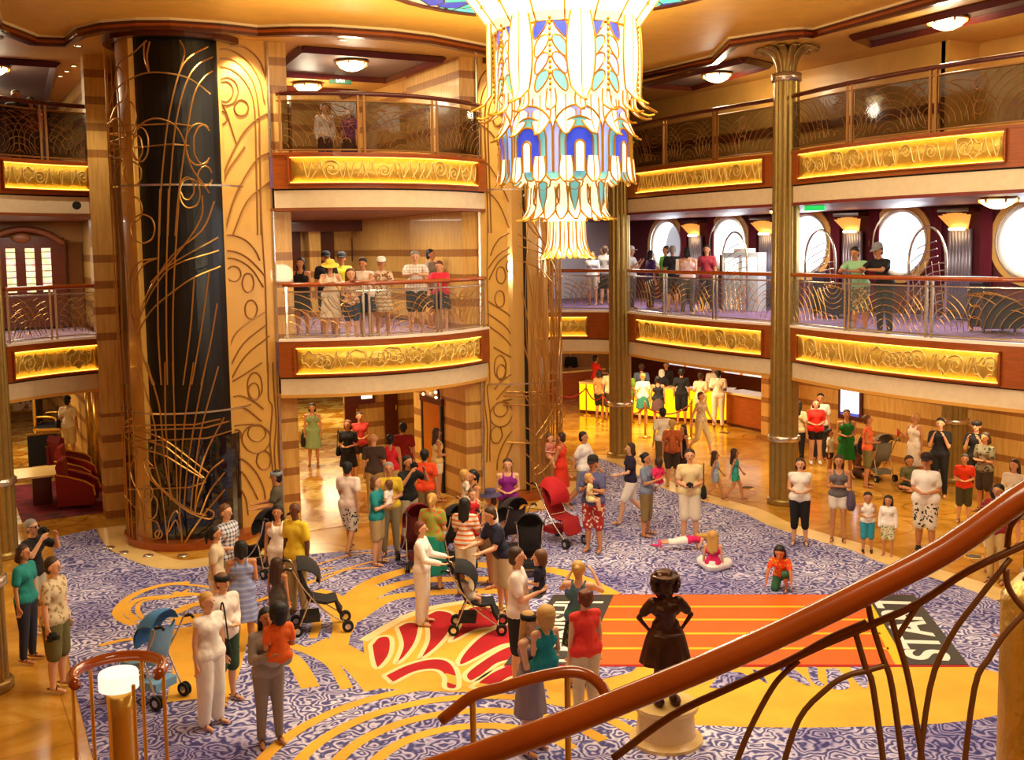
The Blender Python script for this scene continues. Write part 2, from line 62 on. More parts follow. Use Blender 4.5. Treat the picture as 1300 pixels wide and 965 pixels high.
def carpet_mat():
    m,b,tc,N,L=nodes('swirl_carpet',.95)
    n=N('TexNoise'); n.inputs['Scale'].default_value=2.6; n.inputs['Detail'].default_value=1.5; L(tc.outputs['Object'],n.inputs[0])
    mx=N('MixRGB'); mx.blend_type='ADD'; mx.inputs[0].default_value=.42; L(tc.outputs['Object'],mx.inputs[1]); L(n.outputs['Color'],mx.inputs[2])
    v=N('TexVoronoi'); v.inputs['Scale'].default_value=2.6; L(mx.outputs[0],v.inputs[0])
    mu=N('Math',operation='MULTIPLY_ADD'); mu.inputs[1].default_value=5; L(v.outputs[0],mu.inputs[0])
    n2=N('TexNoise'); n2.inputs['Scale'].default_value=3.6; n2.inputs['Detail'].default_value=2; L(tc.outputs['Object'],n2.inputs[0])
    m2=N('Math',operation='MULTIPLY'); m2.inputs[1].default_value=5; L(n2.outputs[0],m2.inputs[0]); L(m2.outputs[0],mu.inputs[2])
    fr=N('Math',operation='FRACT'); L(mu.outputs[0],fr.inputs[0])
    r=ramp(N,[(0,'f6f2fa'),(.2,'e2dcf2'),(.3,'7f7cb4'),(.5,'4a4988'),(.66,'5b5a98'),(.8,'b8b3da'),(.92,'d8d2ec')]); L(fr.outputs[0],r.inputs[0])
    n3=N('TexNoise'); n3.inputs['Scale'].default_value=.5; L(tc.outputs['Object'],n3.inputs[0])
    r3=ramp(N,[(.35,'a9a4c8'),(.65,'ffffff')]); L(n3.outputs[0],r3.inputs[0])
    mm=N('MixRGB'); mm.blend_type='MULTIPLY'; mm.inputs[0].default_value=1; L(r.outputs[0],mm.inputs[1]); L(r3.outputs[0],mm.inputs[2]); L(mm.outputs[0],b.inputs['Base Color'])
    return m
def marble_mat():
    m,b,tc,N,L=nodes('honey_marble',.16)
    n=N('TexNoise'); n.inputs['Scale'].default_value=.9; n.inputs['Detail'].default_value=6; n.inputs['Distortion'].default_value=1.5; L(tc.outputs['Object'],n.inputs[0])
    r=ramp(N,[(.3,'a87420'),(.5,'c68f30'),(.7,'deb055')]); L(n.outputs[0],r.inputs[0])
    # inlaid rings
    mp=N('Mapping'); mp.inputs['Scale'].default_value=(.42,.42,.42); L(tc.outputs['Object'],mp.inputs[0])
    v=N('TexVoronoi'); v.inputs['Scale'].default_value=1; v.inputs['Randomness'].default_value=.7; L(mp.outputs[0],v.inputs[0])
    rr=ramp(N,[(0,'6a3d14'),(.08,'6a3d14'),(.09,'f2dcae'),(.2,'f2dcae'),(.21,'9a6426'),(.235,'9a6426'),(.24,'ffffff'),(.38,'ffffff'),(.385,'a87436'),(.4,'a87436'),(.41,'ffffff')],'CONSTANT'); L(v.outputs[0],rr.inputs[0])
    mm=N('MixRGB'); mm.blend_type='MULTIPLY'; mm.inputs[0].default_value=.38; L(r.outputs[0],mm.inputs[1]); L(rr.outputs[0],mm.inputs[2])
    br=N('TexBrick'); br.offset=0; br.inputs['Scale'].default_value=1; br.inputs['Mortar Size'].default_value=.006; br.inputs['Brick Width'].default_value=.9; br.inputs['Row Height'].default_value=.9
    br.inputs['Color1'].default_value=(1,1,1,1); br.inputs['Color2'].default_value=(.9,.86,.8,1); br.inputs['Mortar'].default_value=(.5,.35,.2,1); L(tc.outputs['Object'],br.inputs[0])
    m3=N('MixRGB'); m3.blend_type='MULTIPLY'; m3.inputs[0].default_value=.8; L(mm.outputs[0],m3.inputs[1]); L(br.outputs[0],m3.inputs[2]); L(m3.outputs[0],b.inputs['Base Color'])
    return m
def tile_mat():
    m,b,tc,N,L=nodes('diamond_marble',.18)
    mp=N('Mapping'); mp.inputs['Rotation'].default_value=(0,0,rad(45)); L(tc.outputs['Object'],mp.inputs[0])
    c=N('TexChecker'); c.inputs['Scale'].default_value=1.1; c.inputs[1].default_value=(*lin('c4892a'),1); c.inputs[2].default_value=(*lin('e8c268'),1); L(mp.outputs[0],c.inputs[0])
    n=N('TexNoise'); n.inputs['Scale'].default_value=2.2; n.inputs['Detail'].default_value=6; n.inputs['Distortion'].default_value=2; L(tc.outputs['Object'],n.inputs[0])
    r=ramp(N,[(.3,'a87c3c'),(.6,'ffffff')]); L(n.outputs[0],r.inputs[0])
    mm=N('MixRGB'); mm.blend_type='MULTIPLY'; mm.inputs[0].default_value=.8; L(c.outputs[0],mm.inputs[1]); L(r.outputs[0],mm.inputs[2]); L(mm.outputs[0],b.inputs['Base Color'])
    return m
def stripe_mat():
    # honey wall panels with darker wood bands at set heights and thin seams
    m,b,tc,N,L=nodes('banded_panel',.35,coat=.2)
    sx=N('SeparateXYZ'); L(tc.outputs['Object'],sx.inputs[0])
    dv=N('Math',operation='DIVIDE'); dv.inputs[1].default_value=.547; L(sx.outputs[2],dv.inputs[0])
    fr=N('Math',operation='FRACT'); L(dv.outputs[0],fr.inputs[0])
    # bands run from z=.64 to 3.1 only (several per deck): 4 bands then a plain stretch
    dk=N('Math',operation='DIVIDE'); dk.inputs[1].default_value=3.66; L(sx.outputs[2],dk.inputs[0])
    fk=N('Math',operation='FRACT'); L(dk.outputs[0],fk.inputs[0])
    g=N('Math',operation='LESS_THAN'); g.inputs[1].default_value=.62; L(fk.outputs[0],g.inputs[0])
    a=N('Math',operation='LESS_THAN'); a.inputs[1].default_value=.3; L(fr.outputs[0],a.inputs[0])
    an=N('Math',operation='MULTIPLY'); L(g.outputs[0],an.inputs[0]); L(a.outputs[0],an.inputs[1])
    n=N('TexNoise'); n.inputs['Scale'].default_value=3; n.inputs['Detail'].default_value=5; mp=N('Mapping'); mp.inputs['Scale'].default_value=(6,6,.6); L(tc.outputs['Object'],mp.inputs[0]); L(mp.outputs[0],n.inputs[0])
    r1=ramp(N,[(.3,'cd9a4a'),(.7,'e4b768')]); r2=ramp(N,[(.3,'96602a'),(.7,'ac763a')]); L(n.outputs[0],r1.inputs[0]); L(n.outputs[0],r2.inputs[0])
    mm=N('MixRGB'); L(an.outputs[0],mm.inputs[0]); L(r1.outputs[0],mm.inputs[1]); L(r2.outputs[0],mm.inputs[2]); L(mm.outputs[0],b.inputs['Base Color'])
    return m
MC=carpet_mat(); MM=marble_mat(); MT=tile_mat(); MS=stripe_mat()
wood=mat('cherry_wood','9c4c18',.3,var=.18,scale=4,stretch=(1,1,9),coat=.3)
dwood=mat('dark_mahogany','571e0e',.3,var=.2,scale=4,stretch=(1,1,9),coat=.3)
railw=mat('polished_rail_wood','a84c14',.2,var=.12,scale=5,coat=.6)
beam=mat('cream_beam','e8d4ae',.5,var=.05)
goldpanel=mat('honey_panel','dcaa52',.35,var=.08,scale=2,coat=.2)
scroll=mat('bronze_scroll','9a6a30',.35,metal=.35)
gmetal=mat('antique_gold_metal','c79a55',.28,metal=.9)
silver=mat('satin_steel','d8cdbb',.25,metal=.9)
ceilm=mat('gold_leaf_ceiling','e6b650',.55,var=.06,scale=3)
ceil2=mat('amber_ceiling','dcaa48',.6,var=.05)
coffer=mat('plum_coffer','6d5648',.5,var=.1)
relief=mat('gold_relief','d8b24a',.34,metal=.5,var=.15,scale=5,bump=.7,bscale=13)
relw=mat('gold_relief_lines','f7dd86',.3,metal=.5)
colm=mat('bronze_column','a48a4c',.3,metal=.65,var=.08)
white=mat('white_paint','efe9dd',.5)
black=mat('black_matte','0c0b0c',.6)
chrome=mat('chrome','d0d0d0',.15,metal=1)
skinm={k:mat('skin_'+k,v,.55) for k,v in dict(fair='e2ab85',tan='c98a5f',olive='b97f55',dark='6b4028').items()}
glow=mat('warm_lamp_glass','fff0cf',.4,emit=9,ecol='ffe0a0')
led=mat('led_strip','ffd87a',.5,emit=3.6,ecol='ffc850')
def glass(name,col,alpha,rough=.05):
    m=mat(name,col,rough,alpha=alpha); return m
smoke=glass('bronze_glass','3a2008',.55); clear=glass('clear_glass','c8d0d0',.05)
# ---------- mesh tools
class MB:
    def __init__(s): s.v=[];s.f=[];s.m=[];s.mi=0
    def add(s,v,f):
        o=len(s.v); s.v+=[tuple(p) for p in v]; s.f+=[tuple(o+i for i in q) for q in f]; s.m+=[s.mi]*len(f); return s
    def box(s,x0,x1,y0,y1,z0,z1):
        return s.add([(x0,y0,z0),(x1,y0,z0),(x1,y1,z0),(x0,y1,z0),(x0,y0,z1),(x1,y0,z1),(x1,y1,z1),(x0,y1,z1)],[(0,3,2,1),(4,5,6,7),(0,1,5,4),(1,2,6,5),(2,3,7,6),(3,0,4,7)])
    def tube(s,pts,r,n=6,closed=False,caps=True,up=None):
        pts=[Vector(p) for p in pts]; k=len(pts); rs=r if isinstance(r,(list,tuple)) else [r]*k; v=[];prev=None
        for i,p in enumerate(pts):
            a=pts[i-1] if i>0 else (pts[-2] if closed else p); b=pts[i+1] if i<k-1 else (pts[1] if closed else p)
            t=(b-a); t=t.normalized() if t.length>1e-9 else Vector((0,0,1))
            if prev is None:
                u=Vector((0,0,1)) if abs(t.z)<.9 else Vector((1,0,0)); u=(u-t*u.dot(t)).normalized()
            else:
                u=prev-t*prev.dot(t); u=u.normalized() if u.length>1e-6 else Vector((1,0,0))
            prev=u; w=t.cross(u)
            for j in range(n):
                an=2*PI*j/n; v.append(p+(u*cos(an)+w*sin(an))*rs[i])
        f=[]
        for i in range(k-1):
            for j in range(n): f.append((i*n+j,i*n+(j+1)%n,(i+1)*n+(j+1)%n,(i+1)*n+j))
        if caps: f.append(tuple(range(n))[::-1]); f.append(tuple((k-1)*n+j for j in range(n)))
        return s.add(v,f)
    def lathe(s,prof,c=(0,0,0),n=24,a0=0,a1=2*PI,cap=True):
        full=abs(a1-a0-2*PI)<1e-6; m=n if full else n+1; v=[]
        for r,z in prof:
            for j in range(m):
                a=a0+(a1-a0)*j/n; v.append((c[0]+r*cos(a),c[1]+r*sin(a),c[2]+z))
        f=[]
        for i in range(len(prof)-1):
            for j in range(n): f.append((i*m+j,i*m+(j+1)%m,(i+1)*m+(j+1)%m,(i+1)*m+j))
        if cap and full: f.append(tuple(range(m))[::-1]); f.append(tuple((len(prof)-1)*m+j for j in range(m)))
        return s.add(v,f)
    def prism(s,poly,z0,z1):
        n=len(poly); tri=tessellate_polygon([[Vector((x,y,0)) for x,y in poly]])
        v=[(x,y,z0) for x,y in poly]+[(x,y,z1) for x,y in poly]
        f=[(a,b,c) for a,b,c in tri]+[(a+n,b+n,c+n) for a,b,c in tri]+[(i,(i+1)%n,n+(i+1)%n,n+i) for i in range(n)]
        return s.add(v,f)
    def ell(s,c,r,n=12,k=8,rot=None):
        prof=[(sin(PI*i/k),-cos(PI*i/k)) for i in range(k+1)]; b=MB().lathe([(max(p,1e-4),z) for p,z in prof],n=n)
        v=[Vector((x*r[0],y*r[1],z*r[2])) for x,y,z in b.v]
        if rot: v=[rot@q for q in v]
        return s.add([(q[0]+c[0],q[1]+c[1],q[2]+c[2]) for q in v],b.f)
    def cap(s,p,r1,q,r2,n=14):
        # tapered capsule
        p=Vector(p);q=Vector(q);t=(q-p); L=t.length or 1e-6; t=t/L; pts=[];rs=[]
        for a in (-85,-60,-30): pts.append(p+t*(r1*sin(rad(a))));rs.append(r1*cos(rad(a)))
        pts.append(p);rs.append(r1);pts.append(q);rs.append(r2)
        for a in (30,60,85): pts.append(q+t*(r2*sin(rad(a))));rs.append(r2*cos(rad(a)))
        return s.tube(pts,rs,n)
    def mesh(s,name,mats,smooth=False):
        me=bpy.data.meshes.new(name); me.from_pydata(s.v,[],s.f)
        for m in (mats if isinstance(mats,(list,tuple)) else [mats]): me.materials.append(m)
        if any(s.m): me.polygons.foreach_set('material_index',s.m)
        if smooth: me.polygons.foreach_set('use_smooth',[True]*len(me.polygons))
        me.update()
        bm=bmesh.new(); bm.from_mesh(me); bmesh.ops.recalc_face_normals(bm,faces=bm.faces); bm.to_mesh(me); bm.free()
        return me
    def obj(s,name,mats,parent=None,smooth=False,**tags):
        o=bpy.data.objects.new(name,s.mesh(name,mats,smooth)); COL.objects.link(o)
        if parent: o.parent=parent
        tagd(o,**tags); return o
def tagd(o,label=None,cat=None,group=None,kind=None):
    if label: o['label']=label
    if cat: o['category']=cat
    if group: o['group']=group
    if kind: o['kind']=kind
def empty(name,loc=(0,0,0),rz=0,**t):
    o=bpy.data.objects.new(name,None); COL.objects.link(o); o.location=loc; o.rotation_euler=(0,0,rz); o.empty_display_size=.1; tagd(o,**t); return o
def dup(root,loc=None,rz=None,label=None,group=None,scale=None,swap=None):
    def cp(o,par):
        c=o.copy(); COL.objects.link(c); c.parent=par
        if swap and c.type=='MESH':
            for i,sl in enumerate(c.material_slots):
                nm=sl.material.name if sl.material else ''
                if nm in swap: sl.link='OBJECT'; sl.material=swap[nm]
        for ch in list(o.children): cp(ch,c)
        return c
    r=cp(root,None)
    if loc: r.location=loc
    if rz is not None: r.rotation_euler=(0,0,rz)
    if scale: r.scale=(scale,)*3 if not isinstance(scale,tuple) else scale
    if label: r['label']=label
    if group: r['group']=group
    return r
def spline(pts,n=6,closed=False):
    # Catmull-Rom
    P=[Vector(p) for p in pts]; k=len(P)
    if k<3: return P
    out=[]
    for i in range(k-1):
        a=P[i-1] if i>0 else P[0]*2-P[1]; b=P[i];c=P[i+1]; d=P[i+2] if i+2<k else P[-1]*2-P[-2]
        for j in range(n):
            t=j/n; out.append(.5*((2*b)+(c-a)*t+(2*a-5*b+4*c-d)*t*t+(3*b-a-3*c+d)*t**3))
    out.append(P[-1]); return out
def struct(mb,name,m,**k): return mb.obj(name,m,kind='structure',**k)
def box(name,m,x0,x1,y0,y1,z0,z1,parent=None,**k):
    return MB().box(x0,x1,y0,y1,z0,z1).obj(name,m,parent,**k)
def point(x,y,z,e,col=(1,.72,.4),r=.3):
    l=bpy.data.lights.new('lamp_light','POINT'); l.energy=e; l.color=col; l.shadow_soft_size=r
    o=bpy.data.objects.new('lamp_light',l); COL.objects.link(o); o.location=(x,y,z); return o
def area(x,y,z,sx,sy,e,col=(1,.72,.4),rot=(0,0,0)):
    l=bpy.data.lights.new('area_light','AREA'); l.shape='RECTANGLE'; l.size=sx; l.size_y=sy; l.energy=e; l.color=col
    o=bpy.data.objects.new('area_light',l); COL.objects.link(o); o.location=(x,y,z); o.rotation_euler=rot; return o
def spot(x,y,z,e,ang=70,col=(1,.75,.42),rot=(0,0,0),r=.08):
    l=bpy.data.lights.new('spot_light','SPOT'); l.energy=e; l.spot_size=rad(ang); l.spot_blend=.6; l.color=col; l.shadow_soft_size=r
    o=bpy.data.objects.new('spot_light',l); COL.objects.link(o); o.location=(x,y,z); o.rotation_euler=rot; return o
# ---------- camera (fitted)
def camera():
    f,yaw,pit,rol=1372.74,.4973,.0915,-.0157
    F=Vector((sin(yaw)*cos(pit),cos(yaw)*cos(pit),-sin(pit))); R=Vector((cos(yaw),-sin(yaw),0)); U=R.cross(F)
    R2=R*cos(rol)+U*sin(rol); U2=-R*sin(rol)+U*cos(rol)
    c=bpy.data.cameras.new('camera'); o=bpy.data.objects.new('camera',c); COL.objects.link(o)
    o.matrix_world=Matrix(((R2.x,U2.x,-F.x,-8.4553),(R2.y,U2.y,-F.y,-21.2509),(R2.z,U2.z,-F.z,5.7),(0,0,0,1)))
    c.sensor_width=36; c.lens=36*f/1300; c.shift_y=-45/1300; c.clip_start=.05; c.clip_end=300; S.camera=o
camera()
S.view_settings.view_transform='Standard'; S.view_settings.look='None'; S.view_settings.exposure=.3; S.view_settings.gamma=1
w=bpy.data.worlds.new('world'); S.world=w; w.use_nodes=True; w.node_tree.nodes['Background'].inputs[0].default_value=(.85,.93,1,1); w.node_tree.nodes['Background'].inputs[1].default_value=3.0
CAMV=Vector((-8.4553,-21.2509,5.7))

# ================= SETTING =================
ZR,ZE,ZF,ZW=4.99,3.91,3.15,2.8
UR,UE,UF,UW=8.71,7.56,6.87,6.5
ZC=9.75
MB().box(-16,22,-26,26,-.3,0).obj('floor',MM,kind='structure')
MB().box(-1.9,6,-.4,20,.001,.008).obj('lobby_floor',MT,kind='structure')
box('lounge_floor',MT,-9,-4.9,3.4,20,.001,.007,kind='structure')
def strip(mb,pts,w,z,mi):
    P=[Vector((x,y)) for x,y in [tuple(p)[:2] for p in spline([(x,y,0) for x,y in pts],5)]]; v=[]
    for i,p in enumerate(P):
        t=(P[min(i+1,len(P)-1)]-P[max(i-1,0)]); t.normalize(); n=Vector((-t.y,t.x))*w/2
        v+=[(p.x+n.x,p.y+n.y,z),(p.x-n.x,p.y-n.y,z)]
    mb.mi=mi; mb.add(v,[(2*i,2*i+1,2*i+3,2*i+2) for i in range(len(P)-1)])
def poly(mb,pts,z,mi,smooth=True):
    P=[tuple(p)[:2] for p in (spline([(x,y,0) for x,y in pts+[pts[0]]],4)[:-1] if smooth else pts)]
    tri=tessellate_polygon([[Vector((x,y,0)) for x,y in P]]); mb.mi=mi; mb.add([(x,y,z) for x,y in P],tri)
yel=mat('carpet_gold','f0b43c',.95,var=.12,scale=1.6); redc=mat('carpet_red','b3121c',.95,var=.12,scale=3); cream=mat('carpet_cream','f3dda0',.95)
cb=MB(); car=[(x,y) for x,y in CARP]+[(5.6,-13),(4.5,-17),(-6,-17),(-7.2,-13),(-7.0,-6),(-6.7,-1.5)]
cb.prism(car,.001,.012); cb.m=[0]*len(cb.f)
for g in GOLD: poly(cb,g,.0135,1)
for i,(p,w) in enumerate(BANDS): strip(cb,p,w*1.1,.0145+.00015*i,1)
for p in GOLD[:1]: strip(cb,p[:9],.16,.0165,3)
for g in RED: poly(cb,g,.0175,2); strip(cb,g+[g[0]],.07,.0185,3)
for g in DARK: poly(cb,g,.0145+.003,0)
# more swirl bands in the near part of the carpet
for k in range(4): strip(cb,[(-3.5+cos(t)*(1.2+k*.42),-11.2+sin(t)*(1.2+k*.42)) for t in [i*.35 for i in range(9)]],.16,.0155+.0002*k,1)
cb.obj('carpet_floor',[MC,yel,redc,cream],kind='structure')
# marble kerb beside carpet
def offs(pts,d):
    P=[Vector(p) for p in pts]; out=[]
    for i,p in enumerate(P):
        t=(P[min(i+1,len(P)-1)]-P[max(i-1,0)]).normalized(); out.append((p.x-t.y*d,p.y+t.x*d))
    return out
pale=mat('pale_marble','efcd84',.2,var=.1,scale=2)
kb=MB(); strip(kb,offs(CARP[17:],.25),.5,.013,0); strip(kb,offs(CARP[1:8],.3),.55,.013,0); strip(kb,offs(CARP[12:15],.3),.5,.013,0); kb.obj('trim_1',pale,kind='structure')
# ---- slabs (decks)
dk=mat('deck_underside','c98c3e',.6); mdc=mat('plum_deck_carpet','7a5a86',.95,var=.45,scale=3,stretch=(1,3,1))
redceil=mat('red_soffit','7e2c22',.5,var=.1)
def slab(name,poly_,z0,z1,m): MB().prism(poly_,z0,z1).obj(name,m,kind='structure')
def bowp(p,q,b,n=10,s0=0):
    p=Vector(p);q=Vector(q);d=q-p;nn=Vector((-d.y,d.x)).normalized(); return [tuple(p+d*(i/n)+nn*(b*4*(i/n)*(1-i/n))) for i in range(n+1)]
RX=7.78
pathR1=bowp((RX,-9.8),(RX,-3.66),.38)      # between near and middle right columns; bows into the hall
pathR0=bowp((RX,-3.66),(RX+.1,2.58),.22)
pathR2=bowp((RX,-16),(RX,-9.8),.38)
pathRC=bowp((RX+.1,2.58),(5.0,4.3),-.55)
pathM=bowp((2.45,-.05),(-2.32,-.28),.8,14)
pathLC=bowp((-5.05,3.1),(-7.1,2.1),-.15)
pathL1=bowp((-8.3,.9),(-8.5,-5.8),.0)
slabs=[('right',pathR2[::1]+pathR1[1:]+pathR0[1:]+pathRC[1:]+[(5.0,16),(16,16),(16,-16)],0),('centre',pathM+[(-2.45,12),(2.45,12)],0),('left',pathLC+[(-14,2.1),(-14,16),(-5.05,16)],0),('side',[(-8.3,2.1),(-14,2.1),(-14,-6.2),(-8.5,-6.2)]+pathL1[::-1],0)]
for nm,pl,_ in slabs:
    slab('floor_mid_'+nm,pl,ZF+.02,ZE-.05,[mdc] if nm=='right' else [mat('lobby_deck_carpet','9a7a8a',.95,var=.4,scale=4)])
    slab('floor_upper_'+nm,pl,UF+.02,UE-.05,mdc)
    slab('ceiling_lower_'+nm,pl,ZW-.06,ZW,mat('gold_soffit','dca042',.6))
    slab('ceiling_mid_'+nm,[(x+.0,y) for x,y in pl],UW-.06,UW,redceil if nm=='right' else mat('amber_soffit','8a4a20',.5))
# ---- fascia with rails and relief panels
def pathlen(P): 
    L=[0]
    for a,b in zip(P,P[1:]): L.append(L[-1]+(Vector(b)-Vector(a)).length)
    return L
def at(P,L,s):
    s=max(0,min(L[-1],s))
    for i in range(len(P)-1):
        if s<=L[i+1]+1e-9:
            t=(s-L[i])/(L[i+1]-L[i]); a=Vector(P[i]);b=Vector(P[i+1]); d=(b-a).normalized(); return a+(b-a)*t, Vector((-d.y,d.x))
def band(mb,P,d0,d1,z0,z1):
    L=pathlen(P); n=len(P); A=[];
    for i,p in enumerate(P):
        _,nn=at(P,L,L[i]); p=Vector(p); A+= [(*(p+nn*d0),z0),(*(p+nn*d1),z0),(*(p+nn*d1),z1),(*(p+nn*d0),z1)]
    f=[]
    for i in range(n-1):
        for j in range(4): f.append((4*i+j,4*i+(j+1)%4,4*i+4+(j+1)%4,4*i+4+j))
    f+=[(0,1,2,3),(4*n-4,4*n-3,4*n-2,4*n-1)]
    mb.add(A,f)
def sub(P,s0,s1,n=14):
    L=pathlen(P); return [tuple(at(P,L,s0+(s1-s0)*i/n)[0]) for i in range(n+1)]
reliefs=[]
def relief_panel(P,s0,s1,z0,z1,lab,sg):
    # P runs so that its left normal points into the hall
    L=pathlen(P); Q=sub(P,s0,s1,24)
    mb=MB(); band(mb,Q,.02,.05,z0,z1); rnd=random.Random(sum(map(ord,lab))); mb.mi=1
    W=s1-s0; H=z1-z0
    def pt(u,z): 
        p,n=at(P,L,s0+u); p=p+n*.055; return (p.x,p.y,z0+z)
    x=.1
    while x<W-.15:
        r=rnd.uniform(.28,.46)*H; cz=rnd.uniform(.35,.65)*H; k=rnd.randint(0,3)
        if k==0: pts=[(x+r*(1-t/16)*cos(t*.8),cz+r*(1-t/16)*sin(t*.8)) for t in range(15)]
        elif k==1: pts=[(x+t*.04*W/8-.1,H*.5+H*.33*sin(t*.7+r*9)) for t in range(10)]
        elif k==2: pts=[(x+r*.9*cos(t*.52),cz+r*(1 if t%2 else .6)*sin(t*.52)) for t in range(13)]
        else: pts=[(x-r*.7,.08*H),(x-r*.2,.5*H),(x,.9*H),(x+r*.3,.5*H),(x+r*.9,.12*H)]
        pts=[(min(max(a,.05),W-.05),min(max(b,.03),H-.03)) for a,b in pts]
        mb.tube(spline([pt(a,b) for a,b in pts],3),.013,5); x+=rnd.uniform(.12,.26)
    o=mb.obj('relief_panel',[relief,relw],smooth=True,label=lab,cat='relief panel',group=None)
    lb=MB(); band(lb,sub(P,s0-.02,s1+.02,20),.045,.07,z1+.005,z1+.018); band(lb,sub(P,s0-.02,s1+.02,20),.045,.07,z0-.018,z0-.005); lb.obj('light_strip',led,o)
    fr=MB(); 
    for a,b,c,d in ((s0-.05,s1+.05,z1+.03,z1+.05),(s0-.05,s1+.05,z0-.05,z0-.03)): band(fr,sub(P,a,b,20),.03,.09,c,d)
    for a,b in ((s0-.06,s0-.03),(s1+.03,s1+.06)): band(fr,sub(P,a,b,1),.03,.09,z0-.05,z1+.05)
    fr.obj('frame',wood,o)
    return o
def arcs(pt,w,h,upper,kind,rnd):
    mb=MB(); r=.008 if not upper else .006
    def arc(cx,cz,R,a0,a1):
        pts=[(cx+R*cos(rad(a)),cz+R*sin(rad(a))) for a in [a0+(a1-a0)*i/12 for i in range(13)]]
        run=[]
        for q in pts:
            if .02<q[0]<w-.02 and .02<q[1]<h-.02: run.append(q)
            else:
                if len(run)>1: mb.tube([pt(*c) for c in run],r,4)
                run=[]
        if len(run)>1: mb.tube([pt(*c) for c in run],r,4)
    if kind==0:
        for k in range(1,9): arc(w*.5,-.02,k*.13,0,180)
        for k in range(1,6): arc(0,h*.3,k*.12,-80,80); arc(w,h*.3,k*.12,100,260)
    elif kind==1:
        for k in range(1,10): arc(0,0,k*.14,0,90)
        for k in range(1,7): arc(w,h*.1,k*.12,90,180)
        for k in range(3): arc(w*.55,h*.75-.2*k,.12,0,360)
    else:
        for k in range(1,10): arc(w,0,k*.14,90,180)
        for k in range(1,6): arc(w*.2,h,k*.1,180,360)
        for k in range(4): arc(w*.15+.2*k,.12,.1+.03*k,0,180)
    for k in range(5):
        a=rnd.uniform(35,145); arc(w*rnd.random(),0,h*rnd.uniform(.5,1.2),a,a+40)
    return mb
def railing(P,z0,z1,nbay,lab,upper=False,s0=0,s1=None):
    L=pathlen(P); s1=s1 or L[-1]; rnd=random.Random(len(lab)); o=empty('balcony_railing',(*at(P,L,(s0+s1)/2)[0],z0),label=lab,cat='railing',group=None)
    inv=Matrix.Translation(-o.location)
    def fin(mb,name,m,par=o,**k): mb.v=[tuple(Vector(v)-o.location) for v in mb.v]; return mb.obj(name,m,par,**k)
    mb=MB(); Q=[]
    n=24
    for i in range(n+1):
        p,nn=at(P,L,s0+(s1-s0)*i/n); Q.append((p.x,p.y,z1))
    mb.tube(Q,.045,8); fin(mb,'handrail',railw if not upper else dwood,smooth=True)
    mb=MB(); mb.tube([(a,b,z1-.14) for a,b,c in Q],.018,6); mb.tube([(a,b,z0+.06) for a,b,c in Q],.018,6); fin(mb,'rail_bar',silver if not upper else scroll)
    for i in range(nbay+1):
        for dd in ((-.06,.06) if 0<i<nbay else ((.06,) if i==0 else (-.06,))):
            p,nn=at(P,L,s0+(s1-s0)*i/nbay+dd); pb=MB().box(p.x-.022,p.x+.022,p.y-.022,p.y+.022,z0,z1-.03); fin(pb,'post',silver if not upper else scroll)
    for i in range(nbay):
        a=s0+(s1-s0)*i/nbay+.09; b=s0+(s1-s0)*(i+1)/nbay-.09; h=z1-z0-.22
        def pt(u,z):
            p,nn=at(P,L,a+u); return (p.x,p.y,z0+.07+z)
        g=arcs(pt,b-a,h,upper,[1,0,2][i%3] if nbay>1 else 0,rnd); fin(g,'grille',gmetal if not upper else scroll)
        gp=MB(); band(gp,sub(P,a,b,6),-.04,-.03,z0+.07,z0+.07+h); fin(gp,'glass_pane',smoke if upper else clear)
    return o
wedge=mat('ledge_strip','fff0dc',.4)
def fascia(nm,P,rp,rl,nb,labs,mid=True,up=True):
    # P's left normal faces the hall
    L=pathlen(P)[-1]
    for on,ze,zf,zw,zr,key in ((mid,ZE,ZF,ZW,ZR,0),(up,UE,UF,UW,UR,1)):
        if not on: continue
        mb=MB(); band(mb,P,-.12,.03,zf,ze); mb.mi=1; band(mb,P,-.12,.045,ze-.04,ze+.01); mb.obj('trim_%s_%d'%(nm,key),[wood,wedge if not key else wood],kind='structure')
        mb=MB(); band(mb,P,-.1,-.02,zw,zf-.03); mb.obj('beam_%s_%d'%(nm,key),beam,kind='structure')
        mb=MB(); band(mb,P,-.1,-.035,zf-.03,zf); mb.obj('trim_gap_%s_%d'%(nm,key),black,kind='structure')
        if rp: relief_panel(P,rp[0]*L,rp[1]*L,(3.24 if not key else 7.0),(3.72 if not key else 7.46),labs[key][0],1)
        railing(P,ze,zr,nb,labs[key][1],upper=bool(key),s0=rl[0]*L,s1=rl[1]*L)
fascia('right_near',pathR1,(.12,.9),(0.02,.97),3,[('gold relief panel under the middle-deck railing, right of the tall fluted column','bronze scroll railing where two men lean, right of the tall fluted column'),('gold relief panel under the top-deck railing, right of the tall fluted column','dark glass top-deck railing right of the tall fluted column')])
fascia('right_far',pathR0,(.1,.86),(0.03,.97),3,[('gold relief panel under the middle-deck railing, between the two right-hand columns','bronze scroll railing between the two right-hand columns on the middle deck'),('gold relief panel under the top-deck railing, between the two right-hand columns','dark glass top-deck railing between the two right-hand columns')])
fascia('right_out',pathR2,None,(0.02,.97),3,[(0,'bronze scroll railing at the right picture edge, beyond the near column'),(0,'dark glass top-deck railing at the right picture edge')])
fascia('right_corner',pathRC,(.3,.75),(0.06,.97),2,[('short curved gold relief panel between the chandelier tail and the far column','short curved scroll railing behind the chandelier tail'),('short gold relief panel on the top deck behind the chandelier','short dark top-deck railing behind the chandelier')])
Pm=pathM[::-1]
Pm=pathM[::-1]
pm=[tuple(p) for p in pathM[::-1]]
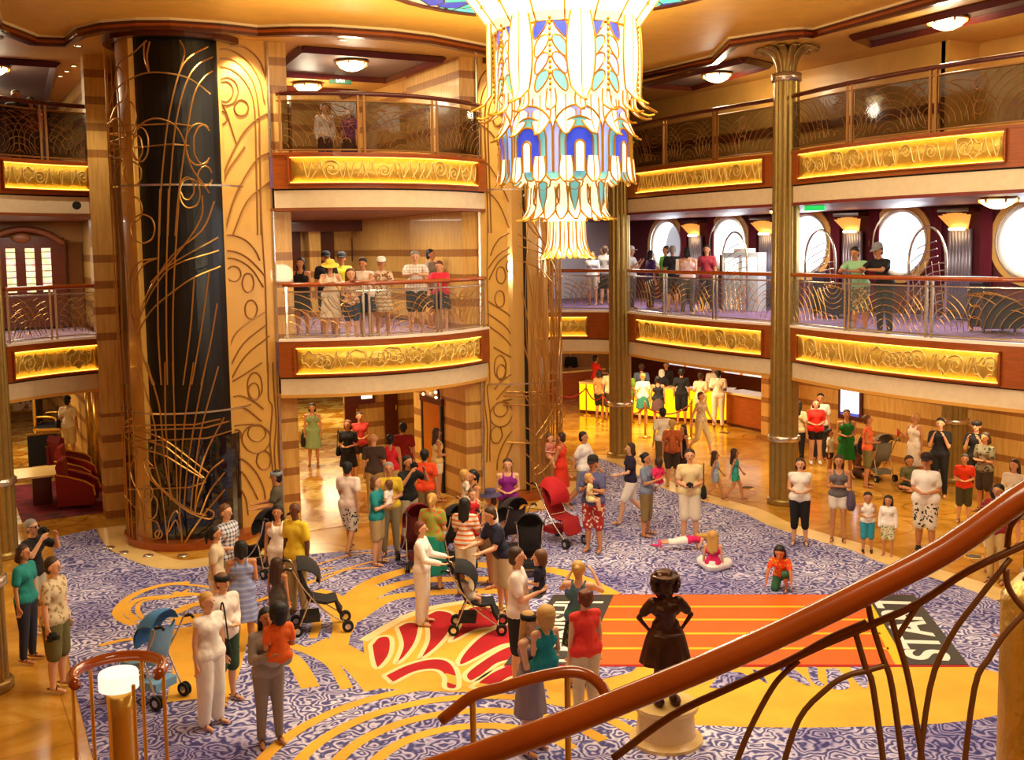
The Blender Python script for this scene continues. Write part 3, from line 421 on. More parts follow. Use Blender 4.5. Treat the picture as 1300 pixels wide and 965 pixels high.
fascia('centre',pathM[::-1] if at(pathM[::-1],pathlen(pathM[::-1]),1)[1].y<0 else pathM,(.09,.93),(0.02,.98),3,[('gold relief panel on the bowed middle-deck balcony between the lift towers','curved scroll railing of the middle-deck balcony between the lift towers'),('gold relief panel on the bowed top-deck balcony between the lift towers','dark glass railing of the top-deck balcony between the lift towers')])
PL=pathLC if at(pathLC,pathlen(pathLC),1)[1].y<0 else pathLC[::-1]
fascia('left_corner',PL,(.12,.93),(0.02,.98),2,[('small gold relief panel left of the black lift shaft, middle deck','scroll railing left of the black lift shaft in front of the shop'),('small gold relief panel left of the black lift shaft, top deck','dark glass railing left of the black lift shaft, top deck')])
# ---- ceilings
hole=CEIL+[(4.6,-.75),(6.3,.6),(7.3,1.9)]+CEILR[1:]+[(7.2,-10),(6.9,-11),(7.3,-11.6),(7.2,-17),(-7.2,-17),(-7.2,-8),(-7.3,-2)]
outer=[(-16,-26),(22,-26),(22,26),(-16,26)]
loops=[[Vector((x,y,0)) for x,y in outer],[Vector((x,y,0)) for x,y in hole[::-1]]]
tri=tessellate_polygon(loops); vv=[(v.x,v.y,ZC) for l in loops for v in l]
MB().add(vv+[(x,y,ZC+.03) for x,y,_ in vv],list(tri)+[tuple(i+len(vv) for i in t) for t in tri]).obj('ceiling_gallery',ceil2,kind='structure')
MB().box(-16,22,-26,26,ZC+.14,ZC+.3).obj('ceiling',ceilm,kind='structure')
cl=hole+[hole[0]]
def rim(name,m,d0,d1,z0,z1):
    mb=MB(); band(mb,cl,d0,d1,z0,z1); mb.obj(name,m,kind='structure')
sg=1
rim('trim_ceiling_wood',dwood,-.02,.14,ZC-.06,ZC+.1); rim('trim_ceiling_step',wood,-.04,.2,ZC+.0,ZC+.05); rim('trim_ceiling_cove',mat('cove_cream','f2e6b8',.5),-.06,.0,ZC+.1,ZC+.14)
# coffers in gallery soffits
def cofferf(n,poly_,):
    mb=MB(); mb.prism(poly_,ZC-.02,ZC-.012); mb.obj('ceiling_coffer_%d'%n,coffer,kind='structure')
    f=MB(); c=poly_+[poly_[0]]
    for a,b in zip(c,c[1:]): f.tube([(*a,ZC-.03),(*b,ZC-.03)],.1,4)
    f.obj('trim_coffer_%d'%n,dwood,kind='structure')
cofferf(1,[(-1.5,.2),(1.6,.2),(1.6,3.4),(-1.2,3.4)]); cofferf(2,[(7.9,1.6),(7.7,-2.4),(8.8,-2.0),(9.4,1.6)]); cofferf(3,[(8.0,-5.3),(8.9,-4.9),(8.7,-10),(7.8,-10)]); cofferf(4,[(-8.6,4.0),(-5.7,4.0),(-5.2,12),(-8.6,12)]); cofferf(5,[(-1.3,5.5),(1.6,5.5),(1.6,8.5),(-1.3,8.5)])
# stained glass ring around chandelier
sgm,b,tc,N,L=nodes('stained_glass_ring',.3)
sv=N('TexVoronoi'); sv.inputs['Scale'].default_value=2.2; L(tc.outputs['Object'],sv.inputs[0]); se=N('TexVoronoi',feature='DISTANCE_TO_EDGE'); se.inputs['Scale'].default_value=2.2; L(tc.outputs['Object'],se.inputs[0])
rr=ramp(N,[(0,'3fc6c0'),(.35,'2d49c8'),(.55,'57c9d6'),(.8,'e9e2b0')],'CONSTANT'); sp=N('SeparateXYZ'); L(sv.outputs['Color'],sp.inputs[0]); L(sp.outputs[0],rr.inputs[0]); lt=N('Math',operation='GREATER_THAN'); lt.inputs[1].default_value=.03; L(se.outputs[0],lt.inputs[0])
mm=N('MixRGB'); L(lt.outputs[0],mm.inputs[0]); mm.inputs[1].default_value=(.06,.03,.01,1); L(rr.outputs[0],mm.inputs[2]); L(mm.outputs[0],b.inputs['Base Color']); L(mm.outputs[0],b.inputs['Emission Color']); b.inputs['Emission Strength'].default_value=.5
CH=Vector((.05,-7.35,0))
ring=empty('ceiling_glass_ring',(CH.x+.5,CH.y+.95,ZC+.12),label='teal and blue stained glass ring in the ceiling around the chandelier',cat='ceiling ornament')
MB().lathe([(1.5,0),(2.85,0),(2.85,-.02),(1.5,-.02),(1.5,0)],n=48,cap=False).obj('glass',sgm,ring)
MB().lathe([(2.83,0),(2.97,-.0),(2.97,-.05),(2.83,-.05),(2.83,0)],n=48,cap=False).obj('rim',dwood,ring)
# ---- walls
def wall(name,m,*b): return box(name,m,*b,kind='structure')
wall('wall_back_left_panel',goldpanel,-3.35,-2.28,.0,.35,0,ZC); wall('wall_back_right_panel',goldpanel,2.28,3.35,.0,.35,0,ZC)
for s in (-1,1):
    mb=MB()
    for p in PN:
        mb.tube([(-s*(-abs(x)),-.008,z) if s<0 else (abs(x),-.008,z) for x,z in [(q[0],q[2]) for q in [(v[0],0,v[1]) for v in [(c.x,c.z) for c in spline([(x,0,z) for x,z in p],4)]]]] if s>0 else [(c.x,-.008,c.z) for c in spline([(x,0,z) for x,z in p],4)],.017,5)
    mb.obj('scroll_relief',scroll,label='bronze scrollwork on the honey panel %s the balconies'%('left of' if s<0 else 'right of'),cat='wall ornament')
    a,b=sorted((s*1.9,s*2.28)); wall('wall_pilaster_%s'%('left' if s<0 else 'right'),MS,a,b,.02,.5,0,ZC)
    # fluted corner bead
    MB().tube([(s*2.29,-.02,0),(s*2.29,-.02,ZC)],.035,8).obj('trim_bead_%s'%('left' if s<0 else 'right'),silver,kind='structure')
    a,b=sorted((s*3.22,s*3.38)); wall('wall_tower_edge_%s'%('left' if s<0 else 'right'),goldpanel,a,b,-.05,.35,0,ZC)
# outer pilasters beyond the towers
wall('wall_pilaster_far_left',MS,-5.3,-4.85,2.9,3.3,0,ZC); wall('wall_pilaster_far_right',MS,4.75,5.2,3.2,3.6,0,ZC)
# corridor walls behind centre opening, three decks
wall('wall_lobby_left',MS,-2.5,-2.3,.5,9,0,ZW)
wall('wall_lobby_right',MS,1.9,2.1,.5,2.9,0,ZC); wall('wall_lobby_back_right',MS,1.9,6,7.8,8,0,ZW); wall('wall_lobby_right_back',MS,2.2,2.4,2.9,3.3,0,ZW)
wall('wall_lobby_far',mat('far_wall_tan','b07a3c',.5),-4,9,19.8,20,0,ZW)
wall('wall_mid_back',MS,-.4,2.6,7.5,7.7,ZE,UW); wall('wall_mid_back_left',mat('mauve_plaster','c7a58c',.7),-2.5,-.4,8.6,8.8,ZE,UW); wall('wall_mid_left',MS,-2.5,-2.35,.5,9,ZE,UW); wall('wall_mid_right',MS,2.1,2.3,2.9,8,ZE,UW)
wall('wall_up_back',MS,.2,2.6,6.5,6.7,UE,ZC); wall('wall_up_left',MS,-2.5,-2.35,.5,9,UE,ZC); wall('wall_up_right',MS,2.1,2.3,2.9,8,UE,ZC); wall('wall_up_far',dwood,-2.5,.3,12,12.2,UE,ZC)
# side galleries
burg=mat('burgundy_wall','571018',.7,var=.1)
wallt=mat('tan_wall','c08a48',.4,var=.06,scale=2)
wall('wall_right_lower',MS,13.2,13.4,-16,2.1,0,ZW); wall('wall_right_lower_return',MS,12.5,13.4,2.1,2.4,0,ZW)
wall('wall_right_back',wallt,9.5,18,14,14.2,0,ZW); wall('wall_right_back_left',MS,5.0,5.2,3.6,14,0,ZW); wall('wall_far_corner',MS,5,9.8,14,14.2,0,ZW)
wall('wall_right_service',dwood,15.6,15.8,2,14,0,ZW)
wall('wall_upper_right',goldpanel,10.3,10.5,-5.6,6,UE,ZC); wall('wall_upper_right_step',goldpanel,11.2,11.4,-16,-5.6,UE,ZC); wall('wall_upper_right_end',goldpanel,10.3,11.4,-5.7,-5.5,UE,ZC); wall('wall_upper_right_back',goldpanel,5,16,8,8.2,UE,ZC)
for z0,z1,k in ((UE+.0,UE+1.05,1),): box('trim_wainscot_%d'%k,dwood,10.24,10.3,-5.6,6,z0+.75,z1-.1,kind='structure')
wall('wall_mid_corner',mat('pale_plaster','c9c2c8',.6),5.0,16,9.5,9.7,ZE,UW)
wall('wall_left_back_lower',MS,-14,-4.8,19.8,20,0,ZW); wall('wall_lounge_right',MS,-4.85,-4.65,3.3,20,0,ZW); wall('wall_left_mid_back',wallt,-12,-4.8,7.4,7.6,ZE,UW); wall('wall_left_mid_right',MS,-4.95,-4.75,3.3,8,ZE,UW); wall('wall_left_up_right',MS,-4.9,-4.7,3.3,14,UE,ZC); wall('wall_left_up_back',dwood,-12,-4.7,13.5,13.7,UE,ZC)
wall('wall_side_left',MS,-10.4,-10.2,-16,2.4,0,ZC); 
wall('wall_rear',wallt,-16,22,-26.2,-26,0,ZC); wall('wall_outer_left',wallt,-16,-15.8,-26,26,0,ZC+.4); wall('wall_far_end',wallt,-16,22,25.8,26,0,ZC+.4)
# outer ship side with portholes (mid deck); solid above and below
wall('wall_hull_lower',wallt,17,17.2,-26,26,0,ZE); wall('wall_hull_upper',wallt,17,17.2,-26,26,UW,ZC+.4)
WX=12.2; PH=[6.45,3.45,.3,-2.85,-6.3,-9.4]; PZ=5.62; PR=.8
wy0,wy1=-12,9.5
def hole_wall():
    holes=[]
    outer_=[Vector((wy0,ZE,0)),Vector((wy1,ZE,0)),Vector((wy1,UW,0)),Vector((wy0,UW,0))]; loops=[outer_]
    for y in PH: loops.append([Vector((y+PR*cos(-a*PI/16),PZ+PR*sin(-a*PI/16),0)) for a in range(32)])
    tri=tessellate_polygon(loops); v=[p for l in loops for p in l]; n=len(v)
    mb=MB().add([(WX,p.x,p.y) for p in v]+[(WX+.35,p.x,p.y) for p in v],list(tri)+[tuple(i+n for i in t) for t in tri])
    struct(mb,'wall_portholes',burg)
hole_wall()
for i,y in enumerate(PH):
    fr=MB(); pr=[]
    # deep reveal + gold surround
    def ringm(r0,r1,x0,x1,seg=32):
        v=[];f=[]
        for a in range(seg):
            c_,s_=cos(2*PI*a/seg),sin(2*PI*a/seg)
            for r,x in ((r0,x0),(r1,x0),(r1,x1),(r0,x1)): v.append((x,y+r*c_,PZ+r*s_))
        for a in range(seg):
            b_=(a+1)%seg
            for j in range(4): f.append((4*a+j,4*a+(j+1)%4,4*b_+(j+1)%4,4*b_+j))
        return v,f
    o=MB().add(*ringm(PR-.07,PR,WX-.04,WX+.5)).obj('window_%d'%(i+1),white,kind='structure',smooth=True)
    MB().add(*ringm(PR,PR+.17,WX-.06,WX+.0)).obj('window_surround',goldpanel,o)
    MB().add(*ringm(PR-.02,PR+.03,WX-.09,WX-.02)).obj('window_frame',silver,o)
    MB().add(*ringm(0.001,PR-.05,WX+.46,WX+.47)).obj('window_glass',clear,o)
# ---- columns
def column(x,y,lab,grp=None,h=ZC,cap=True):
    o=empty('fluted_column',(x,y,0),label=lab,cat='column',group=grp)
    def prof(r,n=12,z=0):
        v=[]
        for k in range(n*6):
            a=2*PI*k/(n*6); rr=r*(1-.10*abs(sin(n*a/2))**.6) if True else r; rr=r*(.88+.12*abs(sin(n*a/2))); v.append((rr*cos(a),rr*sin(a)))
        return v
    def sh(z0,r0,z1,r1,name):
        a=prof(r0);b=prof(r1);n=len(a); MB().add([(p,q,z0) for p,q in a]+[(p,q,z1) for p,q in b],[(i,(i+1)%n,n+(i+1)%n,n+i) for i in range(n)]+[tuple(range(n)),tuple(range(n,2*n))]).obj(name,colm,o)
    sh(0,.31,h-(.6 if cap else 0),.27,'shaft')
    MB().lathe([(.31,1.38),(.345,1.4),(.345,1.5),(.31,1.52)],n=32).obj('ring',silver,o,smooth=True)
    MB().lathe([(.34,0),(.36,.02),(.36,.1),(.33,.14)],n=32).obj('base',colm,o,smooth=True)
    if cap:
        MB().lathe([(.27,h-.72),(.31,h-.71),(.31,h-.55),(.27,h-.53)],n=32).obj('collar',silver,o,smooth=True)
        for k in range(12):
            a=2*PI*k/12+.1; v=[];N_=9
            for i in range(N_):
                t=i/(N_-1); rr=.2+.5*t**2.2; z=h-.6+.58*sin(t*PI*.5)-(.06*max(0,t-.85)/.15); w=.085*(1-.35*t)*(1 if t<.9 else .7)*(.7+.8*t)
                for u in (-1,-.5,0,.5,1): v.append(((rr-.03*u*u)*cos(a)-w*u*sin(a),(rr-.03*u*u)*sin(a)+w*u*cos(a),z))
            for i in range(N_):
                t=i/(N_-1); rr=.17+.5*t**2.2; z=h-.57+.58*sin(t*PI*.5)-(.06*max(0,t-.85)/.15)+.02; w=.08*(1-.35*t)*(.7+.8*t)
                for u in (-1,-.5,0,.5,1): v.append(((rr-.03*u*u)*cos(a)-w*u*sin(a),(rr-.03*u*u)*sin(a)+w*u*cos(a),z))
            f=[]
            for L_ in (0,45):
                for i in range(N_-1):
                    for j in range(4): f.append((L_+5*i+j,L_+5*i+j+1,L_+5*i+6+j,L_+5*i+5+j))
            for i in range(N_-1):
                for j in (0,4): f.append((5*i+j,5*i+5+j,50+5*i+j,45+5*i+j))
            f+=[tuple(range(40,45))+tuple(range(89,84,-1)),tuple(range(5))+tuple(range(49,44,-1))]
            MB().add(v,f).obj('petal',colm,o,smooth=True)
    return o
column(7.78,-3.66,'tall fluted bronze column with petal capital, right of centre'); column(7.75,2.58,'fluted bronze column behind the chandelier tail, next to the roped queue')
column(-7.45,.9,'fluted bronze column at the left edge beside the red armchairs'); column(-8.05,-5.85,'fluted bronze column at the left edge behind the man in the floral shirt'); column(7.78,-9.9,'fluted bronze column beyond the right picture edge')
column(12.6,-4.15,'slim bronze column by the striped wall on the lower right',h=ZW,cap=False)
# ---- lift towers
def tower(s):
    cx,cy=(-3.9 if s<0 else 3.4),.7; K=1 if s<0 else .92; KC=1 if s<0 else .82; nm='black glass' if s<0 else 'gilded'
    o=empty('lift_tower',(cx,cy,0),label='round lift tower with %s shaft and gold wrought grille, %s the balconies'%(nm,'left of' if s<0 else 'right of'),cat='lift tower')
    blk=mat('black_lift_glass','030304',.35); rg=mat('amber_lift_glass','d6a85e',.12,metal=.25)
    A=lambda a:(rad(a) if s<0 else PI-rad(a))
    def arcw(a0,a1,r0,r1,z0,z1,name,m,par=o,n=18):
        v=[];f=[]; k_=KC if r1<1.12 else K; r0*=k_; r1*=k_
        for i in range(n+1):
            a=A(a0+(a1-a0)*i/n)
            for r,z in ((r0,z0),(r1,z0),(r1,z1),(r0,z1)): v.append((r*cos(a),r*sin(a),z))
        for i in range(n):
            for j in range(4): f.append((4*i+j,4*i+(j+1)%4,4*i+4+(j+1)%4,4*i+4+j))
        f+=[(0,1,2,3),(4*n,4*n+1,4*n+2,4*n+3)]
        return MB().add(v,f).obj(name,m,par)
    arcw(206,335,.93,.98,.16,ZC-.02,'shaft_glass',blk if s<0 else rg)
    arcw(120,209,.98,1.1,0,ZC-.02,'side_panel',goldpanel)
    arcw(120,330,.9,1.36,0,.15,'plinth',wood)
    arcw(120,322,1.16,1.32,ZC-.12,ZC-.0,'top_ring',dwood)
    for zz in (2.62,6.9): arcw(150,322,1.27,1.3,zz,zz+.035,'hoop',silver)
    if s<0: arcw(205,322,1.04,1.06,.16,2.1,'balustrade_glass',mat('lift_glass','14161c',.04,coat=1) if s<0 else mat('amber_lift_rail','b98a3c',.08,metal=.5))
    if s>0: MB().box(-.06,.0,-.86,-.8,0,ZC-.02).obj('black_post',black,o)
    mb=MB()
    for p in GR:
        pts=spline([(a,0,z) for a,z in p],4); mb.tube([(1.3*K*cos(q.x if s<0 else PI-q.x),1.3*K*sin(q.x if s<0 else PI-q.x),q.z) for q in pts],.016,5)
    for k in range(5):
        a=A(168+k*9); pts=[(1.3*K*cos(a+.03*sin(z*2+k)),1.3*K*sin(a+.03*sin(z*2+k)),z) for z in [.15+i*.4 for i in range(24)]]; mb.tube(pts,.012,4)
    if s>0:
        for k in range(16):
            a=rad(262+k*5.2); mb.tube([(1.2*cos(a+.05*sin(z*1.1+k*1.7)),1.2*sin(a+.05*sin(z*1.1+k*1.7)),z) for z in [.15+i*.35 for i in range(27 if k%3==0 else 16-k%5)]],.011,4)
        for k in range(9):
            a0=rad(262+k*8); mb.tube([(1.2*cos(a0+.22*t*t),1.2*sin(a0+.22*t*t),.2+5.2*t) for t in [i/14 for i in range(15)]],.013,4)
    mb.obj('grille',gmetal,o)
    # ring marble skirt
    return o
tower(-1); tower(1)
# kerb inlay lamps in marble round the left tower
for k,a in enumerate((190,208,228,250,272)):
    o=MB().lathe([(.001,.03),(.09,.03),(.1,.015),(.1,0)],(0,0,0),n=14).obj('floor_light',silver,label='small round metal floor light set in the marble round the left tower',cat='floor light',group='floor lights round the left lift tower',smooth=True)
    o.location=(-3.9+1.72*cos(rad(a)),.7+1.72*sin(rad(a)),.01)
# ---- chandelier
cg=mat('lit_cream_glass','fff3d6',.3,emit=.95,ecol='ffdc94'); cw=mat('lit_white_glass','fff6ea',.3,emit=.8,ecol='ffe6b8'); cbl=mat('lit_cobalt_glass','3a4fd0',.25,emit=.45,ecol='3448d8'); cte=mat('lit_teal_glass','7fc6c4',.25,emit=.5,ecol='6fc0bc'); cla=mat('lit_lavender_glass','a9b4f0',.25,emit=.6,ecol='a0acf4'); came=mat('gold_came','c88a1c',.35,metal=.6,emit=.12)
cent=Vector((CH.x,CH.y,0)); ch=empty('chandelier',(CH.x,CH.y,ZC+.14),label='huge tiered stained glass chandelier of cream petals and blue teardrops',cat='chandelier'); Z0=ZC+.14
def petal(mbs,a,prof,wf,n=12,thick=.012,tip=0):
    # prof(t)->(r,z)  wf(t)->half width ; returns outline pts
    L=[];R=[];Cn=[]
    v=[]
    for i in range(n+1):
        t=i/n; r,z=prof(t); w=wf(t); 
        for u in (-1,-.5,0,.5,1): v.append(((r+.04*(1-u*u)*min(1,w*8))*cos(a)-w*u*sin(a),(r+.04*(1-u*u)*min(1,w*8))*sin(a)+w*u*cos(a),z-Z0))
        L.append(v[-5]);R.append(v[-1]);Cn.append(v[-3])
    f=[(5*i+j,5*i+j+1,5*i+6+j,5*i+5+j) for i in range(n) for j in range(4)]
    mbs.add(v,f); return L,R,Cn
def tier(name,n,prof,wf,m,a0=0,r=.014,mid=True,outl=True):
    for k in range(n):
        a=a0+2*PI*k/n; g=MB(); L_,R_,C_=petal(g,a,prof,wf); o=g.obj(name,m,ch,smooth=True); t=MB(); 
        if outl: t.tube(L_+R_[::-1],r,5)
        if mid: t.tube(C_,r*.7,4)
        if outl or mid: t.obj('came',came,o)
lerp=lambda a,b,t:a+(b-a)*t
def zz(px_y): return 5.7+(310.6-px_y)*16.28/1372.74   # heights read off the tiers
# top flared cone
A0=4.366
tier('cone_panel',16,lambda t:(lerp(1.9,1.02,t**.92),lerp(Z0,zz(50),t)),lambda t:lerp(.375,.2,t),cg,mid=False,a0=A0)
for k in range(16):
    a=A0+2*PI*k/16; t=MB()
    for lv in (.42,.74):
        r=lerp(1.9,1.02,lv**.92)+.03; z=lerp(Z0,zz(50),lv); w=lerp(.375,.2,lv); t.tube([(r*cos(a)-w*u*sin(a),r*sin(a)+w*u*cos(a),z+.16*(1-u*u)-Z0) for u in [i/4-1 for i in range(9)]],.014,4)
    t.obj('cone_arch',came,ch)
# drum behind tier 1
MB().lathe([(.97,zz(45)-Z0),(.97,zz(130)-Z0),(.78,zz(150)-Z0),(.76,zz(225)-Z0),(.5,zz(240)-Z0),(.48,zz(275)-Z0)],n=48,cap=False).obj('drum',cw,ch,smooth=True)
MB().lathe([(1.0,zz(38)-Z0),(1.04,zz(42)-Z0),(1.0,zz(52)-Z0)],n=48,cap=False).obj('gold_collar',came,ch,smooth=True)
# tier 1 long petals
tier('long_petal',8,lambda t:(1.1+.02*sin(t*3)+.3*max(0,(t-.8)/.2)**2,lerp(zz(16),zz(150),t)+.1*max(0,t-.9)*5),lambda t:.004+.2*sin(PI*min(1,t*.9+.03))**.8*(1 if t<.85 else max(.1,1-(t-.85)*6)),cg,a0=A0)
for k in range(8):
    for sd in (-1,1):
        for i,(yy,m) in enumerate(((58,cbl),(79,cw if k%2 else cte),(99,cla),(119,cte))):
            a=A0+2*PI*k/8+sd*(.255 if i else .235); z=zz(yy); v=[];nn=12
            for j in range(nn):
                an=2*PI*j/nn; w_=.15*sin(an); u=.085*cos(an)*(1+.35*sin(an)); u2=u+sd*w_*.45
                v.append((1.03*cos(a)-u2*sin(a),1.03*sin(a)+u2*cos(a),z+w_-Z0))
            for j in range(nn):
                x_,y_,z_=v[j]; v.append((x_*.985,y_*.985,z_))
            g=MB().add(v,[tuple(range(nn)),tuple(range(nn,2*nn))]+[(j,(j+1)%nn,nn+(j+1)%nn,nn+j) for j in range(nn)]); o=g.obj('teardrop',m,ch)
            MB().tube(v[:nn]+[v[0]],.014,4).obj('came',came,o)
    a=A0+2*PI*(k+.5)/8; t=MB()
    for i in range(19): t.ell((1.08*cos(a),1.08*sin(a),zz(16+i*6.3)-Z0),(.026,.026,.034),6,4)
    t.obj('bead_string',came,ch)
flare=lambda r0,r1,y0,y1:(lambda t:(lerp(r0,r0+.02,t)+(r1-r0)*max(0,(t-.45)/.55)**2,lerp(zz(y0),zz(y1),t)+(.05*max(0,t-.9)*10)))
tw=lambda w:(lambda t:w*(1 if t<.7 else max(.06,1-(t-.7)*3.1))*(.75+.25*sin(PI*t)))
tier('white_petal',16,flare(.88,1.1,122,186),tw(.14),cw,a0=A0+PI/16)
tier('tip_petal',16,flare(1.02,1.3,128,158),tw(.07),cw,a0=A0)
for k in range(8):
    a=A0+2*PI*k/8; 
    for (r_,w0,y0,y1,m,nm) in ((.93,.36,146,224,cla,'arch_petal'),(.955,.28,160,224,cte,'arch_inner'),(.98,.2,172,224,cbl,'blue_arch'),(1.0,.07,188,224,cw,'arch_core')):
        top=[(w0*cos(PI*i/10),w0*sin(PI*i/10)) for i in range(11)]; h_=(y1-y0)*16.28/1372.74; pts=[(u,zz(y0)-w0+q) for u,q in top]; pts=[(w0,zz(y1))]+pts+[(-w0,zz(y1))]
        v=[(r_*cos(a+u/r_),r_*sin(a+u/r_),z-Z0) for u,z in pts]; n=len(v); v+=[(x*.99,y*.99,z) for x,y,z in v]
        o=MB().add(v,[tuple(range(n)),tuple(range(n,2*n))]+[(i,(i+1)%n,n+(i+1)%n,n+i) for i in range(n)]).obj(nm,m,ch); MB().tube(v[:n],.016,5).obj('came',came,o)
tier('skirt_petal',16,flare(.98,1.03,206,240),tw(.1),cw,a0=A0+PI/16,mid=True)
tier('skirt_tip',16,flare(.86,.94,205,238),tw(.12),cte,a0=A0,mid=False)
tier('lower_petal',8,flare(.5,.56,224,276),tw(.23),cg,a0=A0,mid=False)
for k in range(8):
    a=A0+2*PI*k/8; v=[(.61*cos(a)-u*sin(a),.61*sin(a)+u*cos(a),zz(y_)-Z0) for u,y_ in ((-.075,236),(0,233),(.075,236),(.06,252),(0,270),(-.06,252))]
    o=MB().add(v+[(x*.97,y*.97,z) for x,y,z in v],[tuple(range(6)),tuple(range(6,12))]+[(j,(j+1)%6,6+(j+1)%6,6+j) for j in range(6)]).obj('teal_drop',cte,ch); MB().tube(v+[v[0]],.014,4).obj('came',came,o)
    t=MB(); t.tube([(.6*cos(a)-u*sin(a),.6*sin(a)+u*cos(a),zz(y_)-Z0) for u,y_ in ((-.15,226),(-.11,240),(0,245),(.11,240),(.15,226))],.014,4); t.obj('scallop',came,ch)
tier('lower_skirt_petal',20,flare(.54,.73,240,284),tw(.09),cw,a0=A0,mid=False)
tier('fringe_petal',14,flare(.26,.42,278,332),tw(.06),cw,a0=0,mid=True)
MB().lathe([(.3,zz(275)-Z0),(.2,zz(300)-Z0),(.05,zz(312)-Z0)],n=24).obj('lamp_core',glow,ch,smooth=True)

# ================= LIGHTS =================
WARM=(1,.78,.45); W2=(1,.86,.62)
def ceiling_lamp(x,y,z,lab,e=120,r=.32,grp=None):
    o=empty('ceiling_lamp',(x,y,z),label=lab,cat='ceiling lamp',group=grp)
    MB().lathe([(r,-.03),(r*.97,-.08),(r*.75,-.15),(r*.4,-.2),(.01,-.22)],n=20,cap=False).obj('lamp_glass',glow,o,smooth=True)
    MB().lathe([(r+.03,0),(r+.05,-.03),(r+.02,-.05),(r-.02,-.04),(r-.02,0)],n=20).obj('rim',gmetal,o,smooth=True)
    for k in range(6):
        a=2*PI*k/6; MB().tube([((r+.04)*cos(a),(r+.04)*sin(a),-.02),((r+.03)*cos(a),(r+.03)*sin(a),-.09),((r-.03)*cos(a),(r-.03)*sin(a),-.12)],[.03,.02,.008],5).obj('petal_clip',glow if 0 else gmetal,o)
    if e: point(x,y,z-.4,e,W2,.2)
    return o
ceiling_lamp(-.05,1.3,ZC-.03,'ceiling lamp over the top-deck balcony between the lift towers, nearest',90)
ceiling_lamp(.1,4.8,ZC-.03,'ceiling lamp over the top-deck corridor behind the first lamp',60); ceiling_lamp(.2,7.0,ZC-.03,'ceiling lamp deepest in the top-deck corridor between the towers',0)
ceiling_lamp(8.5,-.5,ZC-.03,'ceiling lamp over the top-deck gallery between chandelier and tall column',60); ceiling_lamp(8.3,-7.3,ZC-.03,'ceiling lamp over the top-deck gallery right of the tall column',60)
ceiling_lamp(-6.9,4.9,ZC-.03,'nearer ceiling lamp on the top deck at the left edge',50); ceiling_lamp(-6.9,9.2,ZC-.03,'farther ceiling lamp on the top deck at the left edge',30)
ceiling_lamp(8.9,-8.0,UW-.06,'flat round ceiling lamp over the window gallery, right of the tall column',0,.3); ceiling_lamp(8.9,-2.4,UW-.06,'flat round ceiling lamp over the window gallery, left of the tall column',0,.3)
# recessed downlights
dl=MB().lathe([(.07,0),(.085,-.01),(.085,.0)],n=12); dme=None
dlp=[(-5.2,3.6),(-5.3,4.4),(-5.35,5.2),(-5.4,6.0),(-3.9,-.72),(-2.9,-.55),(2.9,-.3),(-5.5,1.9),(-1.0,-.75)]
for i,(x,y) in enumerate(dlp):
    o=empty('downlight',(x,y,ZC-.005),label='small recessed downlight in the gold ceiling near the left lift tower' if x<-2.8 else 'small recessed downlight in the gold ceiling by the top-deck balcony between the towers',cat='downlight',group='recessed downlights left' if x<-2.8 else 'recessed downlights right')
    if dme is None: dme=(MB().lathe([(.001,-.004),(.05,-.004)],n=12,cap=False).mesh('lamp_lens',glow),MB().lathe([(.05,0),(.055,-.012),(.08,-.008),(.085,0)],n=14).mesh('ring',silver))
    for me,nm in zip(dme,('lamp_lens','ring')): c=bpy.data.objects.new(nm,me); COL.objects.link(c); c.parent=o
spot(-2.85,-.5,ZC-.06,380,80,W2,rot=(rad(18),0,0)); spot(2.9,-.45,ZC-.06,330,80,W2,rot=(rad(18),0,0)); spot(-3.9,-1.1,ZC-.06,300,75,W2,rot=(rad(12),0,0))
# lamps inside the chandelier throw light on the hall
point(CH.x,CH.y,8.0,420,(1,.86,.6),.9); point(CH.x,CH.y,5.0,260,(1,.86,.6),.3)
# broad area lights, one facing up, added as base fill for the hall
area(-1.5,-9.5,ZC-.1,6,5,560,(1,.87,.6)); area(1.0,-4.0,ZC-.15,7,5,180,(1,.87,.6)); area(3.5,-12,ZC-.15,5,6,300,(1,.87,.6))
area(0,-6,8.9,7,7,260,(1,.72,.34),rot=(PI,0,0))
# lower deck downlights
for x,y,e in ((10.4,-1.5,170),(10.4,-6.5,170),(10.3,-11,120),(10.5,5,300),(8.2,8.5,170),(0,3.2,150),(0,7,150),(3,13,300),(-7.5,6,110),(-7,12,170),(-9.3,-3,90),(6.5,6.5,130)): area(x,y,ZW-.1,1.8,1.8,e*.55,(1,.8,.45))
# middle deck
for x,y,e in ((10.2,0,70),(10.2,-6,70),(9.5,5.5,90),(0,1.2,85),(0,5,60),(-6.5,5,70),(9.2,-2,40)): area(x,y,UW-.1,1.4,1.4,e,(1,.88,.7))
# top deck
for x,y,e in ((0,3,60),(0,8,60),(9,-1,35),(9.6,-8,45),(-7,6,45)): area(x,y,ZC-.08,1.4,1.4,e,(1,.72,.4))
# daylight through portholes
for y in PH: area(WX+.55,y,PZ,1.3,1.3,70,(.82,.9,1),rot=(0,rad(90),0))

area(-6.5,-20.5,9.2,2.5,2.5,150,(1,.82,.55)); spot(-5.3,1.4,ZC-.1,200,90,W2,rot=(rad(8),0,rad(10)))  # added lights: the area brightens the near stair rail, the spot the far-left pilaster

